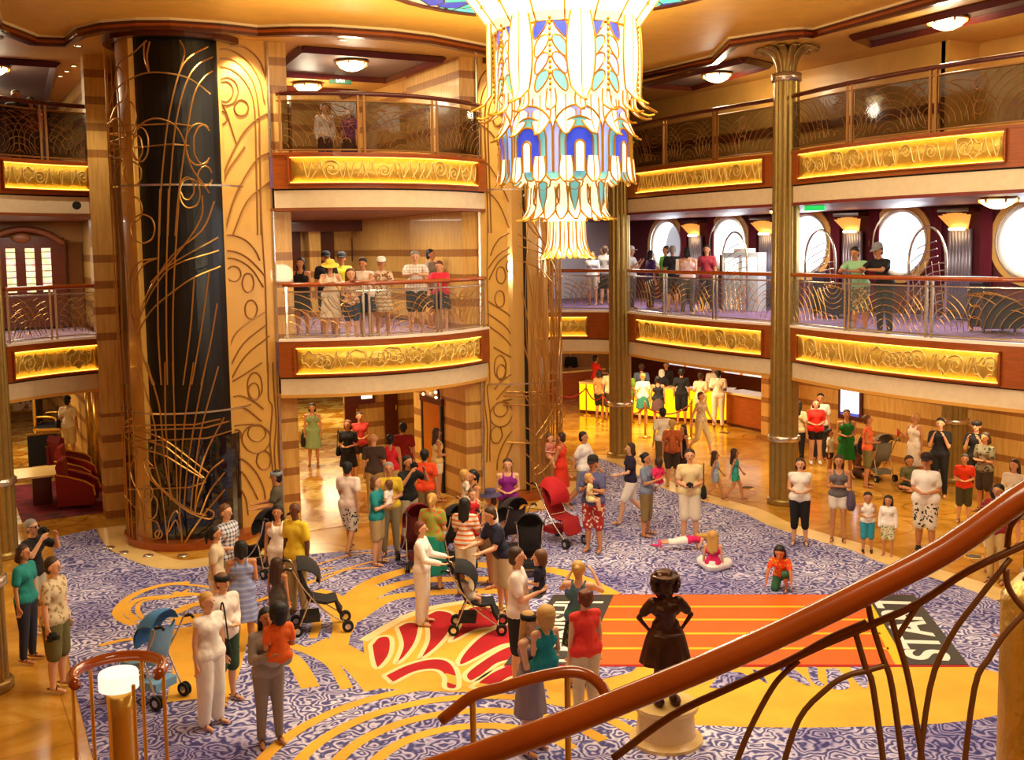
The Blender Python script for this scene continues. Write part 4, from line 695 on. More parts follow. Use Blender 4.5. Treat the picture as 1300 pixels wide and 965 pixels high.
# ================= PEOPLE =================
def fused(mb,name,vox,mat_,smooth_it=2):
    me=mb.mesh('tmp',mat_); o=bpy.data.objects.new('tmp',me); COL.objects.link(o)
    r=o.modifiers.new('r','REMESH'); r.mode='VOXEL'; r.voxel_size=vox; r.use_smooth_shade=True
    s=o.modifiers.new('s','SMOOTH'); s.iterations=smooth_it; s.factor=.5
    dg=bpy.context.evaluated_depsgraph_get(); me2=bpy.data.meshes.new_from_object(o.evaluated_get(dg)); me2.name=name
    bpy.data.objects.remove(o); bpy.data.meshes.remove(me)
    if not me2.materials: me2.materials.append(mat_)
    return me2
ARM={'down':((.16,.03,-1),(.05,-.14,-1)),'front':((.14,.06,-1),(-.55,-.72,-.1)),'cross':((.1,-.12,-1),(-.92,-.42,.08)),'hold':((.12,-.28,-1),(-.55,-.8,.32)),
 'cam':((.35,-.7,-.42),(-.5,-.3,.85)),'phone':((.16,-.35,-.9),(-.32,-.62,.6)),'push':((.1,-.38,-.9),(0,-.96,-.15)),'rail':((.2,-.78,-.5),(-.55,-.75,.05)),
 'chin':((.06,-.32,-.9),(-.32,-.36,.95)),'drink':((.12,-.3,-.9),(-.1,-.75,.55)),'hips':((.72,.12,-.75),(-.62,-.12,-.78)),'swing':((.12,-.4,-.95),(0,-.6,-.85)),'swingb':((.14,.4,-.9),(.05,.15,-1)),
 'head':((.35,-.9,-.1),(-.35,-.3,.9)),'point':((.3,-.9,-.1),(.1,-1,.1)),'floor':((.3,-.5,-.9),(.1,-.3,-1))}
def V3(*a): return Vector(a)
def skel(arms,legs,lean=0,kid=0):
    J={}; hz=.93
    la,ra=arms if isinstance(arms,tuple) else (arms,arms)
    if legs in('stand','walk'): hz=.93
    elif legs=='sit': hz=.13
    elif legs=='kneel': hz=.30
    elif legs=='baby': hz=.42
    J['hip']=V3(0,0,hz); R=Matrix.Rotation(rad(lean),3,'X')
    def up(v): return J['hip']+R@(Vector(v)-V3(0,0,.93))
    J['waist']=up((0,0,1.08));J['chest']=up((0,-.005,1.30));J['neck']=up((0,.005,1.47))
    hd=Matrix.Rotation(rad(-lean*.4+ (8 if lean else 3)),3,'X')
    J['head']=J['neck']+R@(hd@V3(0,-.012,.155)); J['R']=R; J['HR']=R@hd
    for s,nm,ar in ((1,'l',la),(-1,'r',ra)):
        sh=up((s*.175,0,1.40)); u,f=ARM[ar]; u=Vector((u[0]*s,u[1],u[2])).normalized(); f=Vector((f[0]*s,f[1],f[2])).normalized()
        el=sh+u*.28; wr=el+f*.245; J['sh'+nm]=sh;J['el'+nm]=el;J['wr'+nm]=wr;J['fd'+nm]=f
        h=V3(s*.09,0,hz-.02); 
        if legs=='stand': k=V3(s*.1,-.01,.49); a=V3(s*.115,.02,.08); toe=V3(s*.135,-.15,.03)
        elif legs=='walk':
            if s>0: k=V3(.09,-.19,.50);a=V3(.09,-.27,.09);toe=V3(.1,-.44,.05)
            else: k=V3(-.09,.05,.50);a=V3(-.09,.36,.17);toe=V3(-.1,.24,.03)
        elif legs=='sit': k=V3(s*.36,-.28,.16);a=V3(-s*.05,-.4,.07);toe=V3(-s*.2,-.42,.06)
        elif legs=='kneel':
            if s>0: k=V3(.13,-.3,.42);a=V3(.13,-.2,.08);toe=V3(.14,-.36,.03)
            else: k=V3(-.12,-.22,.06);a=V3(-.12,.2,.07);toe=V3(-.12,.3,.05)
        else: k=V3(s*.15,-.3,.36);a=V3(s*.12,-.34,.06);toe=V3(s*.13,-.46,.04)
        J['h'+nm]=h;J['k'+nm]=k;J['a'+nm]=a;J['t'+nm]=toe
    return J
def body_mb(J,fem,wide,kid):
    m=MB(); w=wide; hs=1.32 if kid==1 else (1.55 if kid==2 else 1)
    c=lambda p,r1,q,r2,n=12:m.cap(p,r1,q,r2,n)
    R=J['R']
    c(J['hip']+V3(-.078*w,0,0),.096*w,J['hip']+V3(.078*w,0,0),.096*w)
    c(J['hip']+V3(0,0,.02),.105*w,J['waist'],.09*w+(-.008 if fem else .01)); 
    c(J['waist']+R@V3(-.05*w,0,0),.084*w,J['waist']+R@V3(.05*w,0,0),.084*w)
    c(J['waist'],.092*w,J['chest'],.098*w); c(J['chest']+R@V3(-.085*w,0,.02),.095,J['chest']+R@V3(.085*w,0,.02),.095)
    c(J['shl'],.055,J['shr'],.055); c(J['chest'],.1,J['neck']-R@V3(0,0,.03),.06); c(J['neck']-R@V3(0,0,.03),.053,J['neck']+R@V3(0,-.008,.07),.049)
    if fem:
        for s in(-1,1): m.ell(J['chest']+R@V3(s*.07,-.075,.0),(.052,.045,.052),10,6)
    H=J['HR'];hc=J['head']
    c(hc+H@V3(0,.012,.02)*hs,.088*hs,hc+H@V3(0,-.012,-.045)*hs,.062*hs); c(hc+H@V3(0,-.03,-.07)*hs,.036*hs,hc+H@V3(0,-.045,-.083)*hs,.026*hs)
    c(hc+H@V3(0,-.085,.015)*hs,.012*hs,hc+H@V3(0,-.103,-.02)*hs,.014*hs,8)
    for s in(-1,1): m.ell(hc+H@V3(s*.085,.01,-.01)*hs,(.014,.024,.034),8,5)
    for n,s in(('l',1),('r',-1)):
        t=.9 if fem else 1.05
        c(J['sh'+n],.052*t,J['el'+n],.038*t); c(J['el'+n],.038*t,J['wr'+n],.025*t)
        f=J['fd'+n]; sd=f.cross(V3(0,0,1)); sd=sd.normalized() if sd.length>.2 else V3(0,-1,0)
        if abs(f.z)>.8: sd=V3(0,-1,0)
        up_=f.cross(sd).normalized(); cu=up_*(-s if abs(f.z)>.8 else -1)
        w0=J['wr'+n]; pc=w0+f*.045
        for j,o in enumerate((-.026,-.009,.009,.026)): c(w0+sd*o*.6+f*.01,.016,w0+sd*o+f*.075,.013,8)
        for j,(o,L) in enumerate(zip((-.029,-.0095,.0095,.029),(.058,.07,.074,.062))):
            b=w0+sd*o+f*.08; kx=b+f*L*.55+cu*.008; c(b,.0105,kx,.0098,7); c(kx,.0098,kx+f*L*.4+cu*.022,.0088,7)
        c(w0+sd*.028+f*.03,.013,w0+sd*.058+f*.06+cu*.01,.011,7); c(w0+sd*.058+f*.06+cu*.01,.011,w0+sd*.062+f*.088+cu*.016,.0095,7)
        c(J['h'+n],.098*w,J['k'+n],.056*w); c(J['k'+n],.056*w,(J['k'+n]*.6+J['a'+n]*.4)+V3(0,.012,0),.054*w); c((J['k'+n]*.6+J['a'+n]*.4)+V3(0,.012,0),.054*w,J['a'+n],.034)
        c(J['a'+n]-V3(0,0,.035),.033,J['t'+n],.026); c(J['a'+n]-V3(0,-.02,.04),.03,J['a'+n]-V3(0,-.01,.02),.035)
    return m
def top_mb(J,kind,fem,wide,kid):
    m=MB();w=wide*1.02;R=J['R'];e=.017; c=lambda p,r1,q,r2,n=14:m.cap(p,r1,q,r2,n)
    low=J['hip']+V3(0,0,.03) if kind!='tank' else J['hip']+V3(0,0,.05)
    c(low+V3(-.082*w,0,0),.1*w+e+.009,low+V3(.082*w,0,0),.1*w+e+.009); c(low,.112*w+e,J['waist'],.096*w+e)
    c(J['waist']+R@V3(-.058*w,0,0),.086*w+e,J['waist']+R@V3(.058*w,0,0),.086*w+e); c(J['waist'],.096*w+e,J['chest'],.1*w+e)
    c(J['chest']+R@V3(-.085*w,0,.015 if kind!='tank' else -.01),.095+e,J['chest']+R@V3(.085*w,0,.015 if kind!='tank' else -.01),.095+e)
    if fem:
        for s in(-1,1): m.ell(J['chest']+R@V3(s*.07,-.076,.0),(.062,.054,.06),10,6)
    if kind=='tank':
        for s in(-1,1): m.tube([J['chest']+R@V3(s*.07,-.11,.04),J['chest']+R@V3(s*.085,-.06,.13),J['chest']+R@V3(s*.09,0,.165),J['chest']+R@V3(s*.08,.07,.12),J['chest']+R@V3(s*.07,.1,.04)],.02,6)
        if not fem: c(J['shl']*.75+J['shr']*.25,.066,J['shr']*.75+J['shl']*.25,.066)
    else:
        c(J['shl']*.95+J['shr']*.05,.055+e*.7,J['shr']*.95+J['shl']*.05,.055+e*.7); c(J['chest'],.1+e,J['neck']-R@V3(0,0,.045),.055+e)
        fr={'tee':.62,'long':1,'sleeveless':.05}[kind]
        for n in 'lr':
            q=J['sh'+n].lerp(J['el'+n],min(1,fr)); c(J['sh'+n],.053+e*.6,q,.046+e*.8+(.008 if kind=='tee' else 0))
            if kind=='long': c(J['el'+n],.045+e,J['wr'+n],.03+e)
    return m
def bot_mb(J,kind,fem,wide,legs):
    m=MB();w=wide;e=.016;c=lambda p,r1,q,r2,n=14:m.cap(p,r1,q,r2,n)
    hp=J['hip']
    if kind in('skirt','dress','longskirt'):
        L={'skirt':.42,'dress':.5,'longskirt':.7}[kind]
        if legs in('stand','walk'):
            mid=(J['kl']+J['kr'])/2; z0=hp.z+.06; prof=[]; n=28; v=[];f=[];K=9
            for i in range(K):
                t=i/(K-1); z=z0-L*t; rx=lerp(.165*w,.24*w+(.05 if legs=='walk' else 0),t**.8); ry=lerp(.135*w,.19*w+(.1 if legs=='walk' else 0),t**.8); cy=mid.y*.6*t
                for j in range(n):
                    a=2*PI*j/n; fl=1+.05*t*sin(a*9); v.append((rx*fl*cos(a),cy+ry*fl*sin(a),z))
            for i in range(K-1):
                for j in range(n): f.append((i*n+j,i*n+(j+1)%n,(i+1)*n+(j+1)%n,(i+1)*n+j))
            f.append(tuple(range(n))); f.append(tuple((K-1)*n+j for j in range(n))[::-1]); m.add(v,f)
        else:
            c(hp+V3(0,0,.03),.16*w,hp+V3(0,0,0),.2*w); 
            for n in 'lr': c(J['h'+n],.14*w,J['h'+n].lerp(J['k'+n],.8),.13*w)
        return m
    c(hp+V3(-.078*w,0,.01),.098*w+e*.7,hp+V3(.078*w,0,.01),.098*w+e*.7)
    t={'shorts':.86,'minis':.42,'bermuda':1.0,'capri':1.3,'pants':1.95,'loose':1.95}[kind]; ex={'shorts':.03,'minis':.015,'bermuda':.034,'capri':.02,'pants':.014,'loose':.035}[kind]
    for n in 'lr':
        q=J['h'+n].lerp(J['k'+n],min(1,t)); c(J['h'+n],.1*w+e,q,(.1-.04*min(1,t))*w+ex)
        if t>1: c(J['k'+n],.06*w+ex,J['k'+n].lerp(J['a'+n],t-1),lerp(.06,.04,t-1)*w+ex)
    return m
def hair_mb(J,kind,kid):
    m=MB();H=J['HR'];hc=J['head'];hs=1.32 if kid==1 else (1.55 if kid==2 else 1)
    P=lambda x,y,z:hc+H@V3(x,y,z)*hs
    m.ell(P(0,.034,.052),(.093*hs,.091*hs,.076*hs),14,10,H)
    if kind in('short','bun','pony','cap','long','bob','curly','sunhat'): m.cap(P(0,.04,.02),.093*hs,P(0,.055,-.05),.066*hs)
    for s in(-1,1): m.cap(P(s*.06,.03,.03),.04*hs,P(s*.07,.03,-.03),.022*hs)
    if kind=='curly':
        for i in range(22):
            a=i*2.4;z=-.03+.12*i/22; m.ell(P(.085*cos(a)*.95,.03+.085*abs(sin(a))*.9,z),(.035,.035,.035),6,5)
    if kind in('long','bob','sunhat'):
        zz_=-.24 if kind=='long' else -.1
        m.cap(P(-.05,.05,-.02),.055*hs,P(-.06,.075,zz_),.04*hs); m.cap(P(.05,.05,-.02),.055*hs,P(.06,.075,zz_),.04*hs); m.cap(P(0,.06,-.02),.06*hs,P(0,.085,zz_-.03),.045*hs)
        for s in(-1,1): m.cap(P(s*.08,.015,.03),.026*hs,P(s*.085,.02,-.1),.022*hs)
    if kind=='bun': m.ell(P(0,.13,.03),(.042,.042,.042),10,7)
    if kind=='pony': m.cap(P(0,.11,.04),.032*hs,P(0,.16,-.02),.035*hs); m.cap(P(0,.16,-.02),.035*hs,P(0,.14,-.17),.016*hs)
    return m
def hat_mb(J,kind,kid):
    m=MB();H=J['HR'];hc=J['head'];hs=1.32 if kid==1 else (1.55 if kid==2 else 1);P=lambda x,y,z:hc+H@V3(x,y,z)*hs
    if kind=='band':
        m.lathe([(.1,-.02),(.108,0),(.108,.03),(.1,.045)],n=20,cap=True); m.v=[tuple(hc+H@(V3(0,.02,.045)+Vector(v))) for v in m.v]; return m
    prof=[(.103,0),(.104,.04),(.09,.08),(.06,.105),(.001,.115)]
    if kind=='sun': prof=[(.2,-.03),(.19,-.015),(.105,.005),(.104,.05),(.085,.09),(.001,.1)]
    a=MB().lathe(prof,n=20,cap=False); a.v=[tuple(hc+H@((V3(0,.022,.05)+Vector(v))*hs)) for v in a.v]; m.add(a.v,a.f)
    if kind=='cap':
        v=[]; 
        for i in range(9):
            t=PI+PI*i/8
            v+=[P(.1*cos(t),.02+.1*sin(t),.055),P(.085*cos(t),.0+.19*sin(t),.045)]
        n=len(v); v+=[q+V3(0,0,.008) for q in v]
        m.add(v,[(2*i,2*i+1,2*i+3,2*i+2) for i in range(8)]+[(n+2*i,n+2*i+2,n+2*i+3,n+2*i+1) for i in range(8)]+[(2*i+1,n+2*i+1,n+2*i+3,2*i+3) for i in range(8)])
    return m
CACHE={}
def cached(key,fn):
    if key not in CACHE: CACHE[key]=fn()
    return CACHE[key]
DEF=mat('default_cloth','cccccc',.85)
def cloth(col,pat=None):
    k='cloth_%s_%s'%(col,pat or 'plain')
    if k in MATS: return MATS[k]
    if not pat: return mat(k,col,.85,var=.08,scale=6,bump=.55,bscale=13,stretch=(1,1,.55))
    m,b,tc,N,L=nodes(k,.85); typ,c2=pat.split('-')
    if typ in('floral','camo'):
        v=N('TexVoronoi'); v.inputs['Scale'].default_value={'floral':17,'camo':14}[typ]; n=N('TexNoise'); n.inputs['Scale'].default_value=9; mx=N('MixRGB'); mx.inputs[0].default_value=.12; L(tc.outputs['Object'],mx.inputs[1]); L(tc.outputs['Object'],n.inputs[0]); L(n.outputs['Color'],mx.inputs[2]); L(mx.outputs[0],v.inputs[0]); r=ramp(N,[(0,c2),(.36,col)],'CONSTANT'); L(v.outputs[0],r.inputs[0]); L(r.outputs[0],b.inputs['Base Color'])
    else:
        s=N('SeparateXYZ'); L(tc.outputs['Object'],s.inputs[0])
        def st(ax,fr,th):
            mu=N('Math',operation='MULTIPLY'); mu.inputs[1].default_value=fr; L(s.outputs[ax],mu.inputs[0]); f=N('Math',operation='FRACT'); L(mu.outputs[0],f.inputs[0]); l=N('Math',operation='LESS_THAN'); l.inputs[1].default_value=th; L(f.outputs[0],l.inputs[0]); return l
        a=st(2,16 if typ=='plaid' else 12,.4); mm=N('MixRGB'); mm.inputs[1].default_value=(*lin(col),1); mm.inputs[2].default_value=(*lin(c2),1)
        if typ=='plaid':
            q=st(0,16,.4); ad=N('Math',operation='ADD'); L(a.outputs[0],ad.inputs[0]); L(q.outputs[0],ad.inputs[1]); h=N('Math',operation='MULTIPLY'); h.inputs[1].default_value=.5; L(ad.outputs[0],h.inputs[0]); L(h.outputs[0],mm.inputs[0])
        else: L(a.outputs[0],mm.inputs[0])
        L(mm.outputs[0],b.inputs['Base Color'])
    return m
HC=dict(black='14100e',brown='3d2413',lbrown='6b4526',blond='c79a50',grey='8d8780',auburn='6a2f18',white='cfc6b8')
hairm={k:mat('hair_'+k,v,.6) for k,v in HC.items()}
eyem=mat('eye_dark','1c120d',.2); lipm=mat('lips','9a4a3e',.5)
def part(name,me,parent,m,loc=None):
    o=bpy.data.objects.new(name,me); COL.objects.link(o); o.parent=parent
    if loc is not None: o.location=loc
    if m: 
        o.material_slots[0].link='OBJECT'; o.material_slots[0].material=m
    return o
def shoe_me(kind):
    def f():
        m=MB()
        if kind=='sandal': m.cap((0,.05,-.02),.03,(0,-.13,-.02),.034); m.v=[(x*1.15,y,max(-.06,min(z,-.035))-.0) for x,y,z in m.v]; m.tube([(-.036,-.07,-.035),(0,-.06,.012),(.036,-.07,-.035)],.009,5)
        else: m.cap((0,.04,-.03),.042,(0,-.13,-.035),.038); m.cap((0,.03,-.02),.044,(0,.0,.01),.042); m.v=[(x,y,max(z,-.075)) for x,y,z in m.v]
        return m.mesh('shoe',DEF,True)
    return cached(('shoe',kind),f)
def person(loc,face,h=1.72,arms='down',legs='stand',sex='m',skin='tan',wide=1.0,top=('tee','ffffff',None),bot=('shorts','888888',None),hair=('short','brown'),hat=None,shoe=('sandal','5a3a22'),label='',kid=0,lean=0,name='person',back=False,group=None,rot=None,glasses=False):
    fem=sex=='f'; wide=round(wide,2); key=(arms,legs,fem,wide,kid,lean)
    J=cached(('J',)+key,lambda:skel(arms,legs,lean,kid)); zt=J['head'].z+.13*(1.3 if kid else 1)
    sc=h/1.76 if legs in('stand','walk') else h
    vb=.011 if sc>.8 else .013
    me=cached(('B',)+key,lambda:fused(body_mb(J,fem,wide,kid),'body',vb,skinm['tan'],1))
    o=bpy.data.objects.new(name,me); COL.objects.link(o); o.location=loc; o.scale=(sc,)*3; o.rotation_euler=(0,0,face) if rot is None else rot
    o.material_slots[0].link='OBJECT'; o.material_slots[0].material=skinm[skin]; tagd(o,label=label,cat='person',group=group)
    if bot and not(top and top[0]=='dress'): part({'skirt':'skirt','longskirt':'skirt','shorts':'shorts','bermuda':'shorts','minis':'shorts'}.get(bot[0],'trousers'),cached(('P',bot[0])+key,lambda:fused(bot_mb(J,bot[0],fem,wide,legs),'cloth',.019,DEF,1)),o,cloth(bot[1],bot[2] if len(bot)>2 else None))
    if top:
        if top[0]=='dress':
            def f():
                a=top_mb(J,'tank',fem,wide,kid); b=bot_mb(J,'dress',fem,wide,legs); a.add(b.v,b.f); return fused(a,'cloth',.019,DEF,1)
            part('dress',cached(('D',)+key,f),o,cloth(top[1],top[2]))
        else: part('shirt',cached(('T',top[0])+key,lambda:fused(top_mb(J,top[0],fem,wide,kid),'cloth',.017,DEF,1)),o,cloth(top[1],top[2] if len(top)>2 else None))
    if hair and hair[0]!='bald': part('hair',cached(('H',hair[0])+key,lambda:fused(hair_mb(J,hair[0],kid),'hair',.013,DEF,1)),o,hairm[hair[1]])
    if hat: part({'band':'headband'}.get(hat[0],'hat'),cached(('Hat',hat[0])+key,lambda:hat_mb(J,hat[0],kid).mesh('hat',DEF,True)),o,cloth(hat[1]))
    if shoe:
        for n in 'lr':
            s_=part('shoe',shoe_me(shoe[0]),o,cloth(shoe[1]),J['a'+n]+V3(0,0,0))
            if legs=='sit': s_.rotation_euler=(0,0,rad(60 if n=='l' else -60))
    if not back:
        hs=1.32 if kid==1 else (1.55 if kid==2 else 1)
        em=cached('eye',lambda:MB().ell((0,0,0),(.0095,.006,.006),8,5).mesh('eye',eyem,True)); lm=cached('mouth',lambda:MB().ell((0,0,0),(.022,.007,.006),8,5).mesh('mouth',lipm,True))
        for s in(-1,1): part('eye',em,o,None,J['head']+J['HR']@V3(s*.03,-.077,.022)*hs)
        part('mouth',lm,o,None,J['head']+J['HR']@V3(0,-.076,-.048)*hs)
        if glasses:
            g=MB(); 
            for s in(-1,1): g.ell(J['head']+J['HR']@V3(s*.032,-.088,.024),(.027,.006,.019),8,5); g.tube([J['head']+J['HR']@V3(s*.055,-.085,.028),J['head']+J['HR']@V3(s*.092,.01,.02)],.004,4)
            part('glasses',g.mesh('glasses',DEF),o,black)
    return o,J,sc

# ================= FURNITURE AND OBJECTS =================
leath=mat('crimson_velvet','8e1018',.6,var=.1); navy=mat('navy_velvet','0f1230',.7); gold=mat('bright_gilt','e3b04a',.25,metal=.7)
tyre=mat('tyre_rubber','151515',.8); sblack=mat('stroller_black_fabric','17171b',.85)
def stroller(name='stroller'):
    o=empty(name,(0,0,0)); o['category']='stroller'
    for s in(-1,1):
        MB().tube(spline([(s*.24,.42,1.02),(s*.23,.36,1.0),(s*.2,.2,.7),(s*.2,-.05,.38),(s*.22,-.42,.1)],4),.012,6).obj('side_tube',silver,o,smooth=True)
        MB().tube([(s*.19,.1,.56),(s*.22,.3,.1)],.012,6).obj('rear_leg',silver,o)
        MB().tube([(s*.24,.36,1.0),(s*.24,.46,1.03),(s*.24,.5,1.0)],.018,7).obj('handle',tyre,o,smooth=True)
        for y in(-.42,.32):
            for d in(-.022,.022):
                w=MB(); w.tube([(s*.23+d-.012,y,.085),(s*.23+d+.012,y,.085)],.085,14); wo=w.obj('wheel',tyre,o); MB().tube([(s*.23+d-.014,y,.085),(s*.23+d+.014,y,.085)],.045,8).obj('hub',silver,wo)
    MB().tube([(-.2,.06,.5),(.2,.06,.5)],.01,6).obj('cross_bar',silver,o); MB().tube([(-.22,-.36,.16),(.22,-.36,.16)],.01,6).obj('foot_bar',silver,o)
    sb=MB(); v=[]
    pr=[(.26,.92),(.2,.7),(.12,.48),(-.12,.42),(-.26,.44),(-.3,.3),(-.36,.2)]
    for y,z in pr:
        for x,dz in ((-.19,.05),(-.1,0),(.1,0),(.19,.05)): v.append((x,y-dz*.4,z+dz))
    n=len(v); v+=[(x,y+.02,z-.02) for x,y,z in v]
    f=[(4*i+j,4*i+j+1,4*i+5+j,4*i+4+j) for i in range(len(pr)-1) for j in range(3)]; f+=[tuple(a+n for a in q) for q in f]+[(4*i,4*i+4,n+4*i+4,n+4*i) for i in range(len(pr)-1)]+[(4*i+3,4*i+7,n+4*i+7,n+4*i+3) for i in range(len(pr)-1)]
    sb.add(v,f).obj('seat',sblack,o,smooth=True)
    v=[];K=9
    for i in range(K):
        a=rad(lerp(-10,115,i/(K-1)))
        for j in range(9):
            u=j/8*2-1; R_=.3; v.append((.22*u,.24-R_*sin(a)*(1-.12*u*u),.84+R_*cos(a)*(1-.3*u*u*u*u)-.06*u*u))
    n=len(v); v+=[(x*.96,y*.97+.01,z-.012) for x,y,z in v]; f=[(9*i+j,9*i+j+1,9*i+10+j,9*i+9+j) for i in range(K-1) for j in range(8)]; f+=[tuple(a+n for a in q) for q in f]
    MB().add(v,f).obj('canopy',mat('stroller_canopy','17171b',.85),o,smooth=True)
    v=[(x,y,z) for x in(-.17,.17) for y in(-.05,.26) for z in(.16,.3)]; MB().box(-.17,.17,-.02,.26,.17,.27).obj('basket',sblack,o)
    return o
cm=lambda n,c:mat('stroller_cloth_'+n,c,.8)
SP=stroller()
sts=[(-3.45,-2.75,200,'tall black stroller pushed by the man in the bandana beside the honey panel',None,1.05),(-3.55,-6.0,75,'dark grey stroller beside the little girl in grey, front wheels to the right',('2a2527','2a2527'),1),
 (-1.55,-7.25,60,'black umbrella stroller with a sleeping baby, beside the woman in white',('17171b','17171b'),.95),(2.0,-3.8,10,'bright red three-wheel style stroller standing alone on the carpet',('c01422','a01018'),1.08),
 (-1.0,-3.8,170,'dark red hooded stroller beside the woman in the teal top',('7d0c16','5a0a10'),1.05),(-.5,-4.2,190,'black stroller behind the woman in the floral green top',('1b1b20','1b1b20'),1.05),
 (.62,-4.3,185,'dark stroller in front of the woman in the purple top',('2b2428','2b2428'),1.05),(.5,-5.3,150,'charcoal stroller beside the woman in the striped top',('222226','222226'),1),
 (-6.2,-7.3,215,'light blue stroller by the round wooden rail at lower left',('4a86c4','7fb2dc'),1.05),(11.25,-3.15,160,'silver framed stroller with open canopy by the striped wall on the right',('7a7264','8a8478'),1)]
for i,(x,y,a,lab,c,sc) in enumerate(sts):
    sw={'stroller_canopy':cm(lab[:12],c[0]),'stroller_black_fabric':cm(lab[:12]+'s',c[1])} if c else None
    if i==0: SP.location=(x,y,.02);SP.rotation_euler=(0,0,rad(a));SP.scale=(sc,)*3;SP['label']=lab; continue
    dup(SP,(x,y,.02),rad(a),lab,None,sc,sw)
# race mat
M0=[Vector((*p,0)) for p in MAT]  # TL TR BR BL
def mp(s,t,z): 
    a=M0[0].lerp(M0[1],s); b=M0[3].lerp(M0[2],s); p=b.lerp(a,t); return (p.x,p.y,z)
mt=empty('race_mat',mp(.5,.5,.014),label='long orange race mat with yellow lanes and START lettering on the carpet',cat='mat')
def q(s0,s1,t0,t1,z0,z1,name,m,par=None,sk=0):
    v=[mp(s,t,z0) for s,t in((s0,t0),(s1,t0),(s1+sk,t1),(s0+sk,t1))]+[mp(s,t,z1) for s,t in((s0,t0),(s1,t0),(s1+sk,t1),(s0+sk,t1))]
    v=[tuple(Vector(p)-mt.location) for p in v]; return MB().add(v,[(0,3,2,1),(4,5,6,7),(0,1,5,4),(1,2,6,5),(2,3,7,6),(3,0,4,7)]).obj(name,m,par or mt)
om=mat('mat_orange','f2620e',.55,var=.06,scale=2,bump=.15,bscale=2); ym=mat('mat_yellow','f6c416',.55); gm=mat('mat_charcoal','3a3633',.6); rm=mat('mat_red_edge','b3141a',.6); wm=mat('mat_white','f4f0e6',.6)
q(0,1,-.02,1.01,.014,.02,'backing',rm); q(.17,.86,0,1,.02,.026,'orange_field',om); q(0,.17,0,1,.02,.026,'finish_field',gm); q(.86,1,0,1,.02,.026,'start_field',gm); q(.845,.87,0,1,.026,.0275,'start_line',ym)
for k in range(1,5): q(.17,.85,k*.2-.012,k*.2+.012,.026,.0275,'lane_line',ym)
for k in range(6): q(.02,.15,k*.165+.03,k*.165+.06,.026,.0275,'finish_stripe',wm)
def text(s,loc,size,rz,m,par,name='lettering',ext=.002,sx=1,rx=0):
    c=bpy.data.curves.new(name,'FONT'); c.body=s; c.size=size; c.extrude=ext; c.align_x='CENTER'; c.align_y='CENTER'; c.offset=size*.025; o=bpy.data.objects.new(name,c); COL.objects.link(o); o.data.materials.append(m); o.parent=par; o.location=loc; o.rotation_euler=(rx,0,rz); o.scale=(sx,1,1)
    bpy.context.view_layer.update(); me=bpy.data.meshes.new_from_object(o.evaluated_get(bpy.context.evaluated_depsgraph_get())); n_=bpy.data.objects.new(name,me); COL.objects.link(n_); n_.parent=par; n_.location=loc; n_.rotation_euler=(rx,0,rz); n_.scale=(sx,1,1); bpy.data.objects.remove(o); return n_
d_=Vector(mp(.9,1,0))-Vector(mp(.9,0,0)); rz_=math.atan2(d_.y,d_.x)
for word,s in (('START',.932),('FINISH',.085)): text(word,Vector(mp(s,.5,.0285))-mt.location,.78 if word=='START' else .66,rz_,wm,mt,sx=1.16 if word=='START' else 1.05)
# stanchions with ropes
STN=[(9.6,9.2),(10.75,9.0),(10.3,7.3),(9.9,5.6),(10.0,4.6),(11.4,4.2),(10.9,3.6)]
sp=None
for i,(x,y) in enumerate(STN):
    lab='brass queue post standing on the honey marble by the service desk'
    if sp is None:
        sp=empty('queue_post',(x,y,0),label=lab,cat='queue post',group='brass queue posts'); MB().lathe([(.17,0),(.17,.02),(.06,.04),(.03,.07)],n=20).obj('base',gold,sp,smooth=True); MB().lathe([(.025,.05),(.025,.95),(.04,.96),(.04,1.0),(.02,1.02),(.035,1.05),(.001,1.09)],n=12).obj('pole',gold,sp,smooth=True)
    else: dup(sp,(x,y,0))
for a,b in zip(STN,STN[1:]):
    A_=Vector((*a,.93));B_=Vector((*b,.93)); pts=[A_.lerp(B_,t/10)-Vector((0,0,.28*4*(t/10)*(1-t/10))) for t in range(11)]
    MB().tube(pts,.022,7).obj('velvet_rope',leath,smooth=True,label='sagging red velvet rope between two brass queue posts',cat='rope',group='red velvet ropes')
# service desks
o=empty('service_desk',(12.2,6.3,0),label='curved service desk with a glowing yellow front where guests are served',cat='desk')
yg=mat('backlit_yellow_panel','ffd21a',.4,emit=1.1,ecol='ffc400')
P_=[(10.9,9.6),(11.6,8.2),(12.2,7),(12.9,5.9),(13.7,5.0)]; Pd=[(x,y) for x,y in P_]
def rel(mb,name,m,par): mb.v=[tuple(Vector(v)-par.location) for v in mb.v]; return mb.obj(name,m,par)
mb=MB(); band(mb,Pd,-.06,.0,.12,1.02); rel(mb,'front_panel',yg,o); mb=MB(); band(mb,Pd,-.1,.5,1.02,1.08); rel(mb,'counter_top',pale,o); mb=MB(); band(mb,Pd,-.03,.45,0,.12); rel(mb,'plinth',dwood,o)
o=empty('side_counter',(13.2,3.6,0),label='cherry wood service counter with pale top between the yellow desk and the gold pier',cat='counter'); 
for n_,m_,b_ in (('body',wood,(13.3,13.9,2.6,4.9,.1,1.02)),('top',pale,(13.2,14,2.55,4.95,1.02,1.08)),('plinth',dwood,(13.35,13.85,2.6,4.9,0,.1))): mb=MB().box(*b_); rel(mb,n_,m_,o)
o=empty('reception_counter',(11.5,12,0),label='dark wooden reception counter behind the man in the red shirt',cat='counter')
for n_,m_,b_ in (('body',wood,(10.2,13.6,12.4,13.1,.0,1.02)),('top',pale,(10.1,13.7,12.3,13.2,1.02,1.08))): rel(MB().box(*b_),n_,m_,o)
